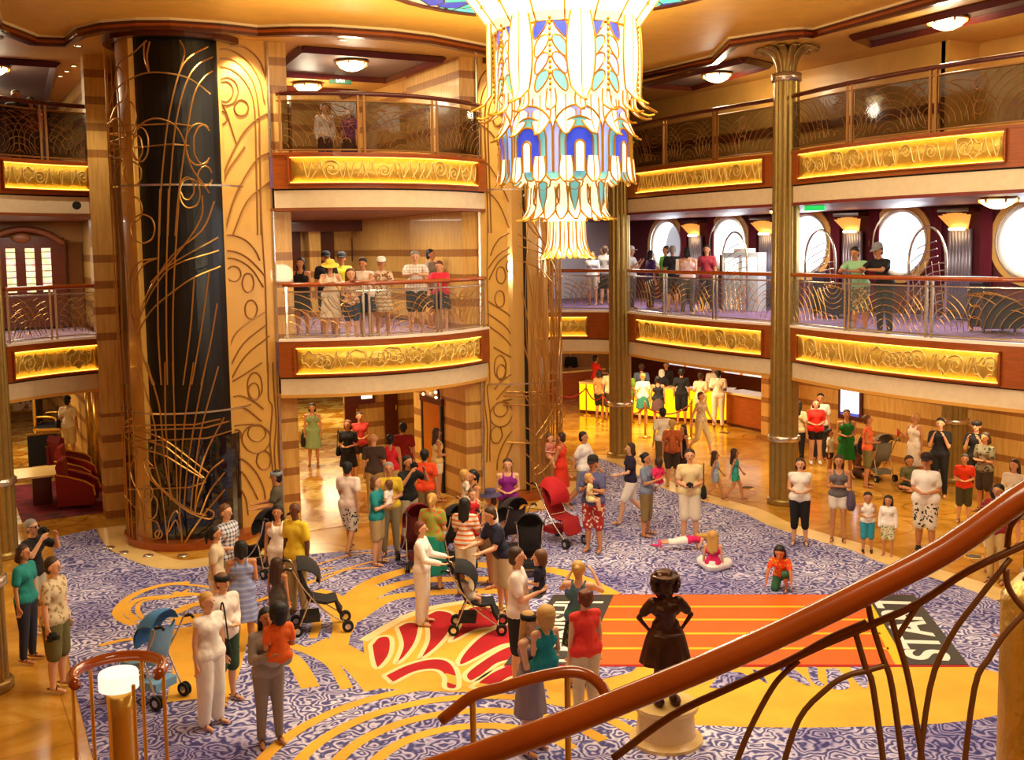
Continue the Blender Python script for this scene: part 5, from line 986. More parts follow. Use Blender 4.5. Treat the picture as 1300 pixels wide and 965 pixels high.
fm,b,tc,N,L=nodes('fish_mural',.5); v=N('TexVoronoi'); v.inputs['Scale'].default_value=2.5; L(tc.outputs['Object'],v.inputs[0]); r=ramp(N,[(0,'e86a1c'),(.16,'ee8a30'),(.2,'eef1f4'),(.6,'dfe8f2')],'CONSTANT'); L(v.outputs[0],r.inputs[0]); L(r.outputs[0],b.inputs['Base Color']); L(r.outputs[0],b.inputs['Emission Color']); b.inputs['Emission Strength'].default_value=.7
o=empty('wall_mural',(15.5,8,1.7),label='backlit white mural with orange shapes behind the service desk',cat='mural'); MB().box(-.02,.02,-4.6,2.8,-.45,.75).obj('picture',fm,o); MB().box(-.03,.05,-4.7,2.9,-.55,-.45).obj('shelf',dwood,o)
# info screen on striped wall
o=empty('wall_screen',(13.17,-.38,1.52),label='lit white information screen in a dark red frame on the striped wall',cat='screen')
MB().box(-.05,.0,-.42,.42,-.62,.62).obj('frame',mat('maroon_frame','4c1216',.4),o); MB().box(-.06,-.05,-.32,.32,-.42,.5).obj('display',mat('screen_glow','dfe6ff',.3,emit=2.6),o); MB().box(-.06,-.05,-.32,.32,-.5,-.42).obj('display_footer',mat('screen_blue','3550b0',.3,emit=1),o)
# exit signs
def sign(loc,rz,lab,txt,sc=1,em=1.6):
    o=empty('exit_sign',loc,rz,label=lab,cat='sign'); MB().box(-.24*sc,.24*sc,-.02,.02,-.07*sc,.07*sc).obj('lit_panel',mat('exit_green','0ba045',.4,emit=em) if em>1 else mat('exit_dark_green','0d4a34',.4,emit=.3),o)
    if txt: text(txt,(0,-.024,0),.1*sc,0,mat('exit_white','f4fff4',.4,emit=1.5),o,rx=PI/2)
    return o
sign((8.3,-3.98,6.4),rad(-60),'bright green emergency sign beside the tall column in the window gallery','',.9); sign((.44,3.4,9.62),0,'dark EXIT sign hanging in the top-deck corridor between the towers','EXIT',1.1,.3)
# lobby bits
o=empty('lift_door',(1.88,1.75,0),label='orange lift door with a half-round bulb-lit indicator above, right side of the lobby',cat='door')
MB().box(-.03,.02,-.5,.5,0,2.05).obj('door_leaf',mat('copper_door','d07a22',.25,metal=.5),o); MB().box(-.05,.02,-.58,-.5,0,2.1).obj('frame',black,o); MB().box(-.05,.02,.5,.58,0,2.1).obj('frame',black,o); MB().box(-.06,.02,-.62,.62,2.05,2.2).obj('lintel',dwood,o)
arcm=MB(); 
for k in range(11):
    a=PI*k/10; arcm.ell((-.07,.36*cos(a),2.22+.4*sin(a)),(.03,.03,.03),8,5)
arcm.obj('bulb_arch',glow,o); MB().tube([(-.03,.45*cos(PI*k/12),2.2+.5*sin(PI*k/12)) for k in range(13)],.04,5).obj('arch_frame',dwood,o)
o=empty('wall_poster',(2.5,7.75,1.7),label='bright framed poster on the striped lobby wall',cat='poster'); MB().box(-.26,.26,-.05,.02,-.45,.6).obj('frame',dwood,o); MB().box(-.16,.16,-.06,-.05,-.3,.5).obj('lit_sheet',mat('poster_glow','fff6cc',.4,emit=2),o)
for x,lab in ((3.25,'narrow dark wooden door in the striped lobby wall, right of the poster'),(2.05,'narrow dark wooden door in the striped lobby wall, left of the poster')):
    o=empty('lobby_door',(x,7.76,0),label=lab,cat='door'); MB().box(-.2,.2,-.06,.0,0,2.7).obj('door_leaf',dwood,o); MB().lathe([(.02,0),(.02,.14)],(.14,-.08,1.0),n=8).obj('handle',gold,o)
o=empty('wall_sign',(2.3,7.45,5.65),label='lit yellow panel on the middle-deck corridor wall behind the cap wearers',cat='sign'); MB().box(-.22,.22,-.05,0,-.32,.32).obj('frame',dwood,o); MB().box(-.16,.16,-.06,-.05,-.25,.25).obj('lit_sheet',mat('poster_yellow','fff08a',.4,emit=1.6),o)
for i,(x,z0,z1) in enumerate(((.4,ZE,6.2),(1.35,ZE,6.2))): box('corridor_door',dwood,x-.22,x+.22,7.42,7.49,ZE-.05,z1,label='dark doorway in the middle-deck corridor, %s of the lit yellow panel'%('farther left' if i==0 else 'just left'),cat='door')
# shop cabinet on the left middle deck
o=empty('shop_cabinet',(-6.3,7.3,ZE),label='dark carved shop cabinet with four lit windows on the left middle deck',cat='cabinet')
MB().box(-.95,.9,-.3,.1,0,2.15).obj('body',dwood,o); MB().tube(spline([(-.95,-.32,2.0),(-.5,-.32,2.25),(0,-.32,2.36),(.5,-.32,2.25),(.9,-.32,2.0)],4),.08,6).obj('pediment',mat('carved_wood','8a4a22',.4),o,smooth=True)
MB().ell((-.05,-.34,2.15),(.22,.04,.12),12,6).obj('carved_shield',mat('carved_wood','8a4a22',.4),o,smooth=True)
sm,b,tc,N,L=nodes('lit_shelves',.5); mpn=N('Mapping'); mpn.inputs['Scale'].default_value=(8,8,11); L(tc.outputs['Object'],mpn.inputs[0]); v=N('TexVoronoi'); v.inputs['Scale'].default_value=1; L(mpn.outputs[0],v.inputs[0]); mx=N('MixRGB'); mx.blend_type='MULTIPLY'; mx.inputs[0].default_value=.5; mx.inputs[1].default_value=(1,.8,.5,1); L(v.outputs['Color'],mx.inputs[2]); L(mx.outputs[0],b.inputs['Base Color']); L(mx.outputs[0],b.inputs['Emission Color']); b.inputs['Emission Strength'].default_value=.9
for k,x in enumerate((-.62,-.3,.12,.48)):
    f=MB().box(x-.1,x+.1,-.34,-.3,.85,1.9).obj('window',sm,o); g=MB()
    for j in range(7): g.box(x-.11,x+.11,-.36,-.34,.9+j*.15,.915+j*.15)
    g.obj('shelf_bars',dwood,f)
box('shop_door',mat('bronze_door','7a4a20',.3,metal=.3),-5.3,-4.97,7.28,7.39,ZE-.05,5.95,label='bronze framed shop door right of the carved cabinet',cat='door')
# lounge
def armchair(x,y,a,lab,m):
    o=empty('armchair',(x,y,.015),rad(a),label=lab,cat='armchair')
    MB().box(-.3,.3,-.38,.22,.12,.44).obj('seat',m,o); 
    bk=MB(); pr=[(.2,.2),(.3,.55),(.36,.95),(.3,1.1),(.22,1.08),(.18,.7),(.12,.44)]; v=[(x_,y_,z_) for x_ in(-.32,.32) for y_,z_ in pr]; n=len(pr); bk.add(v,[tuple(range(n)),tuple(range(n,2*n))]+[(i,(i+1)%n,n+(i+1)%n,n+i) for i in range(n)]).obj('backrest',m,o)
    for s in(-1,1):
        v=[];pr=[(-.42,.08),(.34,.08),(.36,.8),(.1,.74),(-.25,.62),(-.42,.5),(-.46,.3)]; v=[(s*.32+d,y_,z_) for d in(-.06,.06) for y_,z_ in pr]; n=len(pr)
        ar=MB().add(v,[tuple(range(n)),tuple(range(n,2*n))]+[(i,(i+1)%n,n+(i+1)%n,n+i) for i in range(n)]).obj('armrest',m,o); MB().tube([(s*.38,y_,z_) for y_,z_ in pr[2:]],.022,6).obj('piping',gold,ar)
    for sx in(-1,1):
        for sy in(-1,1): MB().lathe([(.025,0),(.035,.12)],(sx*.28,sy*.3,0),n=8).obj('leg',dwood,o)
    return o
armchair(-5.7,4.5,75,'red velvet armchair nearest the lift tower, turned to the table',leath); armchair(-5.55,6.2,75,'red velvet armchair behind the nearest one',leath); armchair(-5.5,7.9,110,'deep red armchair with a rounded back, farthest of the three',mat('deep_red_velvet','6a0c12',.6))
o=empty('lounge_table',(-6.35,5.2,.01),label='square cream topped lounge table beside the red armchairs',cat='table'); MB().box(-.55,.5,-.6,.6,.7,.74).obj('table_top',pale,o); MB().box(-.2,.2,-.2,.2,.0,.7).obj('pedestal',dwood,o)
o=empty('notice_stand',(-6.0,8.6,.01),label='black notice board standing behind the cream lounge table',cat='stand'); MB().box(-.35,.35,-.03,.03,.25,1.05).obj('board',black,o); MB().box(-.36,.36,-.04,.04,1.05,1.1).obj('top_edge',gold,o)
for s in(-1,1): MB().box(s*.3-.02,s*.3+.02,-.15,.15,0,.25).obj('leg',gold,o)
rg=MB(); rg.prism([(-6.9,3.5),(-4.95,3.5),(-4.95,7.6),(-6.9,7.6)],.008,.014); rg.obj('lounge_rug',mat('red_rug','6e1a2a',.95,var=.7,scale=2.5),label='patterned red and blue rug under the armchairs',cat='rug')
o=empty('throne_chair',(-5.35,13.9,.01),rad(70),label='ornate gilt throne chair upholstered in navy velvet',cat='chair')
MB().box(-.4,.4,-.55,.3,.4,.54).obj('seat',navy,o); MB().tube([(-.42,-.57,.42),(.42,-.57,.42),(.42,.32,.42),(-.42,.32,.42),(-.42,-.57,.42)],.045,6).obj('seat_rail',gold,o)
MB().box(-.3,.3,.24,.32,.6,1.45).obj('backrest',navy,o); MB().tube(spline([(-.36,.3,.5),(-.38,.3,1.0),(-.36,.3,1.45),(-.15,.3,1.68),(0,.3,1.76),(.15,.3,1.68),(.36,.3,1.45),(.38,.3,1.0),(.36,.3,.5)],3),.05,6).obj('back_frame',gold,o,smooth=True)
for s in(-1,1):
    MB().tube(spline([(s*.42,.28,.8),(s*.46,0,.82),(s*.46,-.3,.76),(s*.42,-.35,.45)],3),.035,6).obj('armrest',gold,o,smooth=True)
    for y in(-.5,.28): MB().tube(spline([(s*.38,y,.42),(s*.44,y*1.08,.25),(s*.38,y,.1),(s*.42,y*1.1,0)],3),[.045]*4+[.035]*3+[.025]*3,6).obj('leg',gold,o,smooth=True)
pm,b,tc,N,L=nodes('fairground_painting',.5); n=N('TexNoise'); n.inputs['Scale'].default_value=2.2; n.inputs['Detail'].default_value=5; n.inputs['Distortion'].default_value=1.2; L(tc.outputs['Object'],n.inputs[0]); r=ramp(N,[(.3,'6a2a20'),(.42,'d9b070'),(.5,'efe3c8'),(.56,'b04a3a'),(.64,'4a7a3a'),(.72,'d8b88a')]); L(n.outputs[0],r.inputs[0]); L(r.outputs[0],b.inputs['Base Color'])
o=empty('wall_painting',(-6.2,19.7,1.3),label='large colourful painting on the lounge end wall behind the throne chair',cat='painting'); MB().box(-2.2,1.0,-.03,.03,-1.1,1.2).obj('canvas',pm,o); MB().tube([(-2.2,-.04,-1.1),(1,-.04,-1.1),(1,-.04,1.2),(-2.2,-.04,1.2),(-2.2,-.04,-1.1)],.06,5).obj('frame',gold,o)
for k in range(4): MB().tube([(-4.9,4.2+k*1.3,0),(-4.9,4.2+k*1.3,ZW)],.09,10).obj('trim_half_column_%d'%k,gold,kind='structure',smooth=True)
# window gallery
flut=mat('silver_fluted','8f8694',.35,metal=.5)
for i,y in enumerate((4.9,1.75,-1.4,-4.6,-7.75)):
    o=empty('wall_pilaster_lamp',(WX-.02,y,ZE),label='fluted pilaster crowned with a glowing fan sconce, %s between the portholes'%('farthest left','second from left','third from left','fourth from left','rightmost')[i],cat='wall lamp')
    mb=MB()
    for k in range(7): mb.tube([(-.08,-.27+k*.09,0),(-.08,-.27+k*.09,2.0)],.05,8)
    mb.obj('fluted_shaft',flut,o,smooth=True)
    for k in range(7):
        u=(k-3)/3; v=[(-.1,u*.16-.05,1.98),(-.1,u*.16+.05,1.98),(-.3,u*.36+.08,2.36-.05*u*u),(-.3,u*.36-.08,2.36-.05*u*u)]; v+=[(x+.02,y_,z) for x,y_,z in v]; MB().add(v,[(0,1,2,3),(4,5,6,7),(0,1,5,4),(1,2,6,5),(2,3,7,6),(3,0,4,7)]).obj('fan_leaf',mat('sconce_amber','e0a04a',.4,emit=.5,ecol='ffb04a'),o)
    MB().tube([(-.2,-.2,2.0),(-.2,.2,2.0)],.03,6).obj('lamp_tube',glow,o); MB().box(-.35,0,-.42,.42,2.38,2.46).obj('cornice',dwood,o)
    if i in(1,2,3):
        o=empty('arched_screen',(WX-1.5,y-.3,ZE),label='silver arched openwork screen standing before the %s porthole pilaster'%('second','third','fourth')[i-1],cat='screen')
        mb=MB(); pts=[(0,-.5,0),(0,-.5,1.3)]+[(0,-.5*cos(PI*k/12),1.3+.75*sin(PI*k/12)) for k in range(1,12)]+[(0,.5,1.3),(0,.5,0)]; mb.tube(pts,.03,6); mb.obj('frame',silver,o,smooth=True)
        mb=MB()
        for k in range(1,12):
            R_=.16*k; pp=[(0,-.5+R_*cos(rad(a)),.0+R_*sin(rad(a))) for a in range(0,91,9)]; pp=[p for p in pp if p[1]<.48 and (p[2]<1.3 or ((p[1]/.5)**2+((p[2]-1.3)/.75)**2<.96))]
            if len(pp)>1: mb.tube(pp,.014,4)
        for k in range(5): mb.tube([(0,-.5+.2*k,0),(0,-.3+.18*k,1.3)],.01,4)
        mb.obj('scrollwork',silver,o)
# drapes
for i,y in enumerate((5.55,4.25,2.4,1.1,-.75,-2.05,-3.9,-5.25,-7.1,-8.4)):
    v=[];n=10
    for k in range(n+1): v+=[(WX-.06-.03*(k%2),y-.16+.32*k/n,ZE),(WX-.06-.03*(k%2),y-.16+.32*k/n,UW-.1)]
    MB().add(v,[(2*k,2*k+2,2*k+3,2*k+1) for k in range(n)]).obj('curtain',mat('burgundy_curtain','6a1026',.85),label='dark burgundy curtain hanging between porthole and pilaster in the window gallery',cat='curtain',group='burgundy curtains')
o=empty('display_kiosk',(11.0,1.4,ZE-.05),label='white display kiosk with two lit screens in the window gallery',cat='kiosk')
MB().box(-.14,.14,-.7,.7,0,1.55).obj('body',mat('kiosk_grey','c9cfd8',.4),o); MB().box(-.15,.15,.7,.85,0,1.5).obj('side',dwood,o); MB().box(-.12,.12,-.3,.3,1.55,1.66).obj('top_box',white,o)
for y in(-.36,.36): MB().box(-.16,-.14,y-.27,y+.27,.95,1.4).obj('screen',mat('kiosk_glow','fdfdf0',.3,emit=2),o)
for i,(x,y,a,lab) in enumerate(((10.6,-2.2,70,'dark padded lounge chair in the window gallery left of the leaning men'),(10.4,-8.2,100,'dark padded lounge chair in the window gallery at the right edge'),(9.9,-7.2,60,'dark blue lounge chair right of the man in the black cap'))): 
    c=armchair(x,y,a,lab,mat('dark_seat','2a2030',.7)); c.location.z=ZE-.04; c.name='lounge_chair'
# statue stand
o=empty('statue_pedestal',(-1.25,-11.54,0),label='round marble pedestal under the bronze statue',cat='pedestal'); MB().lathe([(.42,0),(.42,.05),(.34,.09),(.32,.36),(.37,.4),(.37,.45)],n=28).obj('drum',pale,o,smooth=False)
# foreground rails
FR= [(-5.758, -19.567, 5.211), (-5.927, -19.489, 5.072), (-6.002, -19.454, 5.021), (-6.171, -19.376, 4.896), (-6.356, -19.286, 4.793), (-6.541, -19.196, 4.697), (-6.725, -19.105, 4.609), (-6.909, -19.013, 4.529), (-7.093, -18.922, 4.452), (-7.349, -18.792, 4.355), (-7.55, -18.69, 4.288)]
FB= [[(-6.544, -19.159, 4.587), (-6.443, -19.209, 4.638), (-6.317, -19.271, 4.694), (-6.206, -19.326, 4.748), (-6.089, -19.381, 4.829), (-5.955, -19.447, 4.896), (-5.837, -19.505, 4.958)], [(-6.329, -19.256, 4.784), (-6.317, -19.271, 4.694), (-6.298, -19.291, 4.605), (-6.281, -19.309, 4.524), (-6.262, -19.352, 4.215)], [(-6.358, -19.252, 4.673), (-6.339, -19.272, 4.578), (-6.325, -19.285, 4.525), (-6.306, -19.328, 4.216)], [(-6.274, -19.292, 4.716), (-6.261, -19.307, 4.649), (-6.239, -19.332, 4.523), (-6.213, -19.378, 4.215)], [(-6.206, -19.326, 4.748), (-6.244, -19.312, 4.688), (-6.261, -19.306, 4.66)], [(-5.989, -19.432, 4.861), (-6.069, -19.4, 4.757), (-6.138, -19.372, 4.658), (-6.195, -19.356, 4.523), (-6.247, -19.36, 4.215)], [(-5.906, -19.486, 4.776), (-5.966, -19.46, 4.716), (-6.015, -19.439, 4.661), (-6.053, -19.425, 4.601), (-6.092, -19.412, 4.521), (-6.144, -19.416, 4.213)], [(-6.331, -19.264, 4.699), (-6.421, -19.219, 4.657), (-6.515, -19.174, 4.602), (-6.664, -19.1, 4.53), (-6.794, -19.037, 4.463), (-6.936, -18.971, 4.353)], [(-6.492, -19.186, 4.602), (-6.526, -19.171, 4.571), (-6.56, -19.157, 4.528), (-6.616, -19.138, 4.424), (-6.668, -19.122, 4.297)], [(-6.29, -19.298, 4.588), (-6.338, -19.273, 4.573), (-6.386, -19.248, 4.559), (-6.433, -19.226, 4.526), (-6.501, -19.197, 4.448), (-6.555, -19.184, 4.295)], [(-6.001, -19.429, 4.833), (-6.0, -19.433, 4.794), (-5.981, -19.448, 4.75), (-5.949, -19.47, 4.71)], [(-5.95, -19.44, 4.988), (-5.984, -19.426, 4.944), (-5.995, -19.426, 4.889)], [(-5.96, -19.453, 4.81), (-5.935, -19.469, 4.788)]]
SR= [(-6.865, -17.726, 3.953), (-6.758, -17.775, 4.041), (-6.653, -17.828, 4.074), (-6.549, -17.882, 4.107), (-6.445, -17.936, 4.126), (-6.382, -17.971, 4.113), (-6.341, -17.998, 4.075), (-6.323, -18.013, 4.022), (-6.332, -18.015, 3.958)]
NW= [(-7.766, -16.114, 3.765), (-7.884, -16.049, 3.778), (-7.56, -16.229, 3.736)]
GN= (-5.732, -19.462, 4.705)

o=empty('stair_handrail',FR[3],label='thick polished wooden stair handrail running down across the lower right',cat='handrail')
MB().tube([Vector(p)-o.location for p in spline(FR,3)],.034,14).obj('rail',railw,o,smooth=True)
for i,b_ in enumerate(FB):
    pts=[Vector(p)-o.location for p in spline(b_,4)]; MB().tube(pts,.0085 if i not in(0,7) else .011,6).obj('iron_bar',mat('brown_iron','8a5c30',.4,metal=.3),o,smooth=True)
o=empty('curved_handrail',SR[4],label='curved end of a lower wooden handrail at bottom centre',cat='handrail'); MB().tube([Vector(p)-o.location for p in spline(SR,4)],.022,10).obj('rail',railw,o,smooth=True)
MB().tube([Vector(SR[4])-o.location,Vector(SR[4])-o.location-Vector((0,0,1.0))],.012,8).obj('baluster',gold,o); MB().tube([Vector(SR[1])-o.location,Vector(SR[1])-o.location-Vector((0,0,1.0))],.012,8).obj('baluster',gold,o)
nw=Vector(NW[0]); o=empty('newel_post',nw,label='newel with white drum lamp inside a round orange wooden rail, lower left',cat='newel')
MB().lathe([(.001,.0),(.085,.0),(.09,-.01),(.09,-.075),(.001,-.085)],n=28).obj('drum_lamp',mat('drum_lamp_white','fff3df',.4,emit=.8),o,smooth=False); MB().lathe([(.06,-.085),(.055,-.2),(.06,-1.2),(.07,.02-NW[0][2])],n=16).obj('post',gold,o,smooth=True)
MB().tube([(.2*cos(a),.2*sin(a),-.0-.0*k) for k,a in enumerate([rad(t) for t in range(-42,208,12)])],.026,9).obj('round_rail',railw,o,smooth=True)
for a in(-80,-20,50,120,185): MB().tube([(.2*cos(rad(a)),.2*sin(rad(a)),0),(.2*cos(rad(a)),.2*sin(rad(a)),-.9)],.009,6).obj('baluster',gold,o)
o=empty('gilded_newel',Vector(GN),label='shiny gilded curved newel drum under the handrail at the right edge',cat='newel')
MB().lathe([(.16,.05),(.2,0),(.2,-.5),(.17,-.9),(.12,-1.1),(.12,.02-GN[2])],n=30).obj('drum',relief,o,smooth=True)

for x,y,lab in ((12.4,3.9,'dark oval floor outlet set in the marble before the side counter'),(8.1,-2.1,'dark oval floor outlet set in the marble near the skipping girls'),(7.84,-8.5,'dark oval floor outlet in the marble beyond the sloping handrail')):
    o=empty('floor_outlet',(x,y,.002),label=lab,cat='floor outlet'); MB().lathe([(.001,.006),(.13,.006),(.14,.0)],n=20).obj('cover',mat('dark_bronze_cover','3a2812',.4,metal=.6),o,smooth=False); MB().lathe([(.14,0),(.15,.01),(.17,.008),(.18,0)],n=20,cap=False).obj('rim',gold,o)
o=empty('speaker',(-5.58,2.76,6.66),label='round black speaker on the cream beam left of the black lift shaft',cat='speaker'); MB().tube([(0,-.03,0),(0,.04,0)],.085,18).obj('grille_disc',black,o)
for i,(x,lab) in enumerate(((-1.35,'left'),(-.15,'centre'),(.85,'right'))): box('wall_mid_pier_%s'%lab,MS,x-.16,x+.16,6.9,7.3,ZE-.05,UW,kind='structure')
box('trim_mid_cornice',dwood,-2.45,2.3,6.6,7.5,UW-.35,UW-.06,kind='structure')

# ================= CAST =================
def face_to(loc,a):
    c=Vector((CAMV.x-loc[0],CAMV.y-loc[1])).normalized(); r=Vector((-c.y,c.x)); r=Vector((cos(.4973),-sin(.4973)))
    a=rad(a); d=c*cos(a)+r*sin(a); return math.atan2(d.x,-d.y)
PEO={}
def cast(key,x,y,z,h,a,lab,**k):
    k.setdefault('back',110<a<250); arms=k.get('arms')
    o,J,sc=person((x,y,z+.0),face_to((x,y),a),h=h,label=lab,**k); PEO[key]=(o,J,sc,a); return o
def T(c,p=None,k='tee'): return (k,c,p)
F=dict(sex='f')
G=.014
cast('aloha',-7.19,-6.36,G,1.78,80,'man in a cream floral shirt and olive shorts standing at the left column',top=T('d9c7a2','floral-a98c62'),bot=('bermuda','6b6236'),hair=('short','brown'),skin='fair',wide=1.12,shoe=('sandal','4a2c1a'),arms='down')
cast('greyhair',-7.24,-3.88,G,1.74,70,'grey-haired man in a black tee raising a camera behind the man in the floral shirt',top=T('17171a'),bot=('bermuda','b9b2a2'),hair=('short','grey'),skin='fair',arms='cam',glasses=True,shoe=('sandal','2a1c14'))
cast('teal',-7.45,-5.1,G,1.68,80,'person in a teal top half hidden behind the left column',top=T('1d8a86'),bot=('pants','2a2a3a'),sex='f',hair=('bob','brown'))
cast('whitewoman',-5.71,-8.51,G,1.66,50,'blonde woman in a sleeveless white outfit with a black shoulder bag at lower left',sex='f',top=T('f4ece0',None,'sleeveless'),bot=('loose','f2e9dc'),hair=('short','blond'),skin='fair',wide=1.12,arms='down')
cast('sunglass',-5.38,-7.9,G,1.68,45,'person in a white shirt and green shorts, sunglasses pushed up, behind the blonde woman',sex='f',top=T('f0e4d8',None,'long'),bot=('bermuda','2c4a30'),hair=('short','lbrown'),hat=('band','1a1a1a'),skin='fair',arms='front')
cast('cardi',-5.23,-9.32,G,1.62,15,'dark-haired woman in a grey cardigan carrying the boy in orange',sex='f',top=T('9a9088',None,'long'),bot=('pants','8b8178'),hair=('long','black'),skin='olive',arms='hold')
cast('plaid',-4.56,-4.74,G,1.8,60,'fair man in a blue and white plaid shirt beside the black lift shaft',top=T('e4e2e8','plaid-3c4668'),bot=('bermuda','8a7a5a'),hair=('short','lbrown'),skin='fair',arms='front')
cast('darkpony',-4.88,-5.37,G,1.64,95,'woman in a beige tee with a dark ponytail, back to the plaid shirt man',sex='f',top=T('d8c4a4'),bot=('shorts','efe6da'),hair=('pony','black'),skin='tan')
cast('bluedress',-4.73,-6.27,G,1.62,180,'woman in a pale blue sundress with dark belt seen from behind',sex='f',top=('dress','8a98d0','stripe-a9b4de'),hair=('bob','black'),skin='tan',arms='front')
cast('greygirl',-4.2,-6.2,G,1.24,150,'small girl in a grey dress with long dark hair beside the stroller',sex='f',kid=1,top=('dress','5a544c',None),hair=('long','brown'),skin='tan')
cast('whitetank',-3.69,-4.53,G,1.62,-15,'woman in a white tank top with long black hair and a lanyard',sex='f',top=T('f6ece2',None,'tank'),bot=('minis','e8dccb'),hair=('long','black'),skin='tan',arms='down')
cast('yellowman',-3.62,-5.25,G,1.82,-40,'bald man in a bright yellow tee and khaki trousers',top=T('f2d232'),bot=('pants','b09a6c'),hair=('bald','black'),skin='dark',wide=1.06)
cast('bandana',-3.1,-2.45,G,1.76,-80,'man in a grey polo and bandana pushing a stroller past the honey panel',top=T('5d5746'),bot=('bermuda','3a3426'),hair=('short','black'),hat=('band','8f94a0'),skin='tan',arms='push')
cast('whitewalk',-1.74,-2.42,G,1.76,160,'man in a white tee and black-sided white shorts walking into the lobby',top=T('f2dcd0'),bot=('bermuda','ece6dc','floral-2a3236'),hair=('short','black'),skin='tan',legs='walk',arms=('swing','swingb'))
cast('tealwoman',-1.55,-3.35,G,1.64,75,'woman in a teal tee and khaki shorts holding a baby in white',sex='f',top=T('1d9096'),bot=('shorts','b89c6e'),hair=('bob','lbrown'),skin='fair',arms='hold',wide=1.06)
cast('yellowphoto',-1.12,-2.9,G,1.76,0,'man in a yellow shirt looking down at his hands between strollers',top=T('d8b82a'),bot=('pants','8a7a5a'),hair=('short','grey'),skin='tan',arms='front')
cast('blackcam',-.57,-2.5,G,1.76,40,'man in a black tee holding a camera to his face',top=T('141316'),bot=('pants','b8a888'),hair=('short','black'),skin='tan',arms='cam')
cast('orangeback',.06,-1.87,G,1.72,170,'man in a bright orange tee walking away beside the lift door',top=T('ee4a18'),bot=('pants','8a6a3a'),hair=('short','black'),skin='tan')
cast('floral',-1.26,-5.14,G,1.64,165,'blonde woman in a green floral blouse and teal skirt',sex='f',top=T('9aa23c','floral-e0604a'),bot=('longskirt','12907c'),hair=('pony','blond'),skin='fair',wide=1.08,arms='front')
cast('whitesuit',-2.11,-6.6,G,1.6,80,'older woman in a loose white suit at the umbrella stroller',sex='f',top=T('f8f0e8',None,'long'),bot=('loose','f6eee4'),hair=('short','auburn'),skin='fair',arms='push',shoe=('sandal','c8743a'),wide=1.08)
cast('stripes',-.95,-5.73,G,1.64,160,'woman in an orange striped white top and pale trousers seen from behind',sex='f',top=T('f4ead8','stripe-e8743a'),bot=('pants','dccfb0'),hair=('long','black'),skin='olive',arms='hold')
cast('purplecap',-.38,-5.53,G,1.66,-70,'woman in a purple bucket cap and white top with a large tan handbag',sex='f',top=T('f2e8da'),bot=('minis','f0e4d4'),hair=('bob','brown'),hat=('sun','3a2f52'),skin='tan',arms='front')
cast('vest',-.84,-6.81,G,1.76,-60,'man in a red, navy and white shirt bending forward beside the handbag',top=T('1b1e3a'),bot=('bermuda','cabb98'),hair=('short','brown'),skin='fair',lean=18,arms='push')
cast('purpletop',1.08,-3.43,G,1.68,0,'woman in a purple strap top behind the strollers near the right tower',sex='f',top=T('8a1a8e',None,'tank'),bot=('skirt','3a2a3a'),hair=('short','brown'),skin='fair',arms='front')
cast('blacktank',.1,-3.9,G,1.66,-50,'dark-haired woman in a black tank top beside the toddler and the striped wall',sex='f',top=T('1a1418',None,'tank'),bot=('shorts','3a3a4a'),hair=('pony','black'),skin='tan',arms='hold')
cast('redchild',-.2,-4.5,.3,1.15,20,'child in a red top with arms out among the strollers',sex='f',kid=1,top=T('c81a24',None,'tank'),bot=('shorts','c81a24'),hair=('short','lbrown'),skin='fair',arms='front')
cast('reddress',3.47,-1.44,G,1.66,-110,'woman in a red dress with a yellow hem holding a baby, near the right grille',sex='f',top=('dress','e8391c',None),hair=('short','brown'),skin='tan',arms='hold')
cast('whitetee',3.69,-2.0,G,1.74,60,'man in a white tee walking behind the man holding a baby',top=T('f4f0ee'),bot=('bermuda','8a8f9a'),hair=('short','black'),skin='tan',legs='walk',arms=('swing','swingb'))
cast('bluepolo',2.19,-4.69,G,1.8,-20,'man in a slate blue polo, red floral shorts and dark cap cradling a baby',top=T('5c5a86'),bot=('bermuda','b8302a','floral-f2e2d2'),hair=('short','brown'),hat=('cap','1d1a1c'),skin='tan',arms='hold',wide=1.1,shoe=('sandal','b88a5a'))
cast('navy',3.95,-3.36,G,1.68,-80,'person in a navy top and white shorts striding left on the blue carpet',sex='f',top=T('22183a'),bot=('shorts','f4ece4'),hair=('bob','brown'),skin='fair',legs='walk',arms=('push','swingb'))
cast('greyblue',3.66,-4.31,G,1.66,60,'woman in a grey blue top and khaki capris holding a baby in pink',sex='f',top=T('7d8cab'),bot=('capri','8a7448'),hair=('bun','black'),skin='tan',arms='hold')
cast('creampolo',4.08,-5.13,G,1.82,0,'man in a cream polo with a black camera and black shoulder bag',top=T('e6d2a0'),bot=('bermuda','e8e0cc'),hair=('short','brown'),skin='fair',arms='front',wide=1.05,shoe=('shoe','5a3a20'))
cast('girl1',6.64,-2.74,G,1.1,80,'little girl in a pale blue swimsuit walking on the marble',sex='f',kid=1,top=T('9fb4c8',None,'tank'),bot=('minis','9fb4c8'),hair=('long','brown'),skin='tan',legs='walk',arms=('swing','swingb'))
cast('girl2',7.01,-2.96,G,1.15,80,'little girl in a turquoise dress skipping ahead on the marble',sex='f',kid=1,top=T('2fa6a6',None,'tank'),bot=('minis','2fb6a0'),hair=('long','brown'),skin='tan',legs='walk',arms=('swing','swingb'))
cast('creamwalk',9.7,1.61,0,1.72,50,'woman in cream trousers striding across the marble before the side counter',sex='f',top=T('c9b08a','floral-efe0c0','sleeveless'),bot=('capri','dcc48e'),hair=('short','lbrown'),skin='fair',legs='walk',arms=('swing','swingb'))
cast('whiteback',7.26,.03,0,1.7,200,'person in a white top and brown capris, back turned, beside the far column',top=T('efe0cc'),bot=('capri','6a5430'),hair=('short','black'),skin='tan',sex='f')
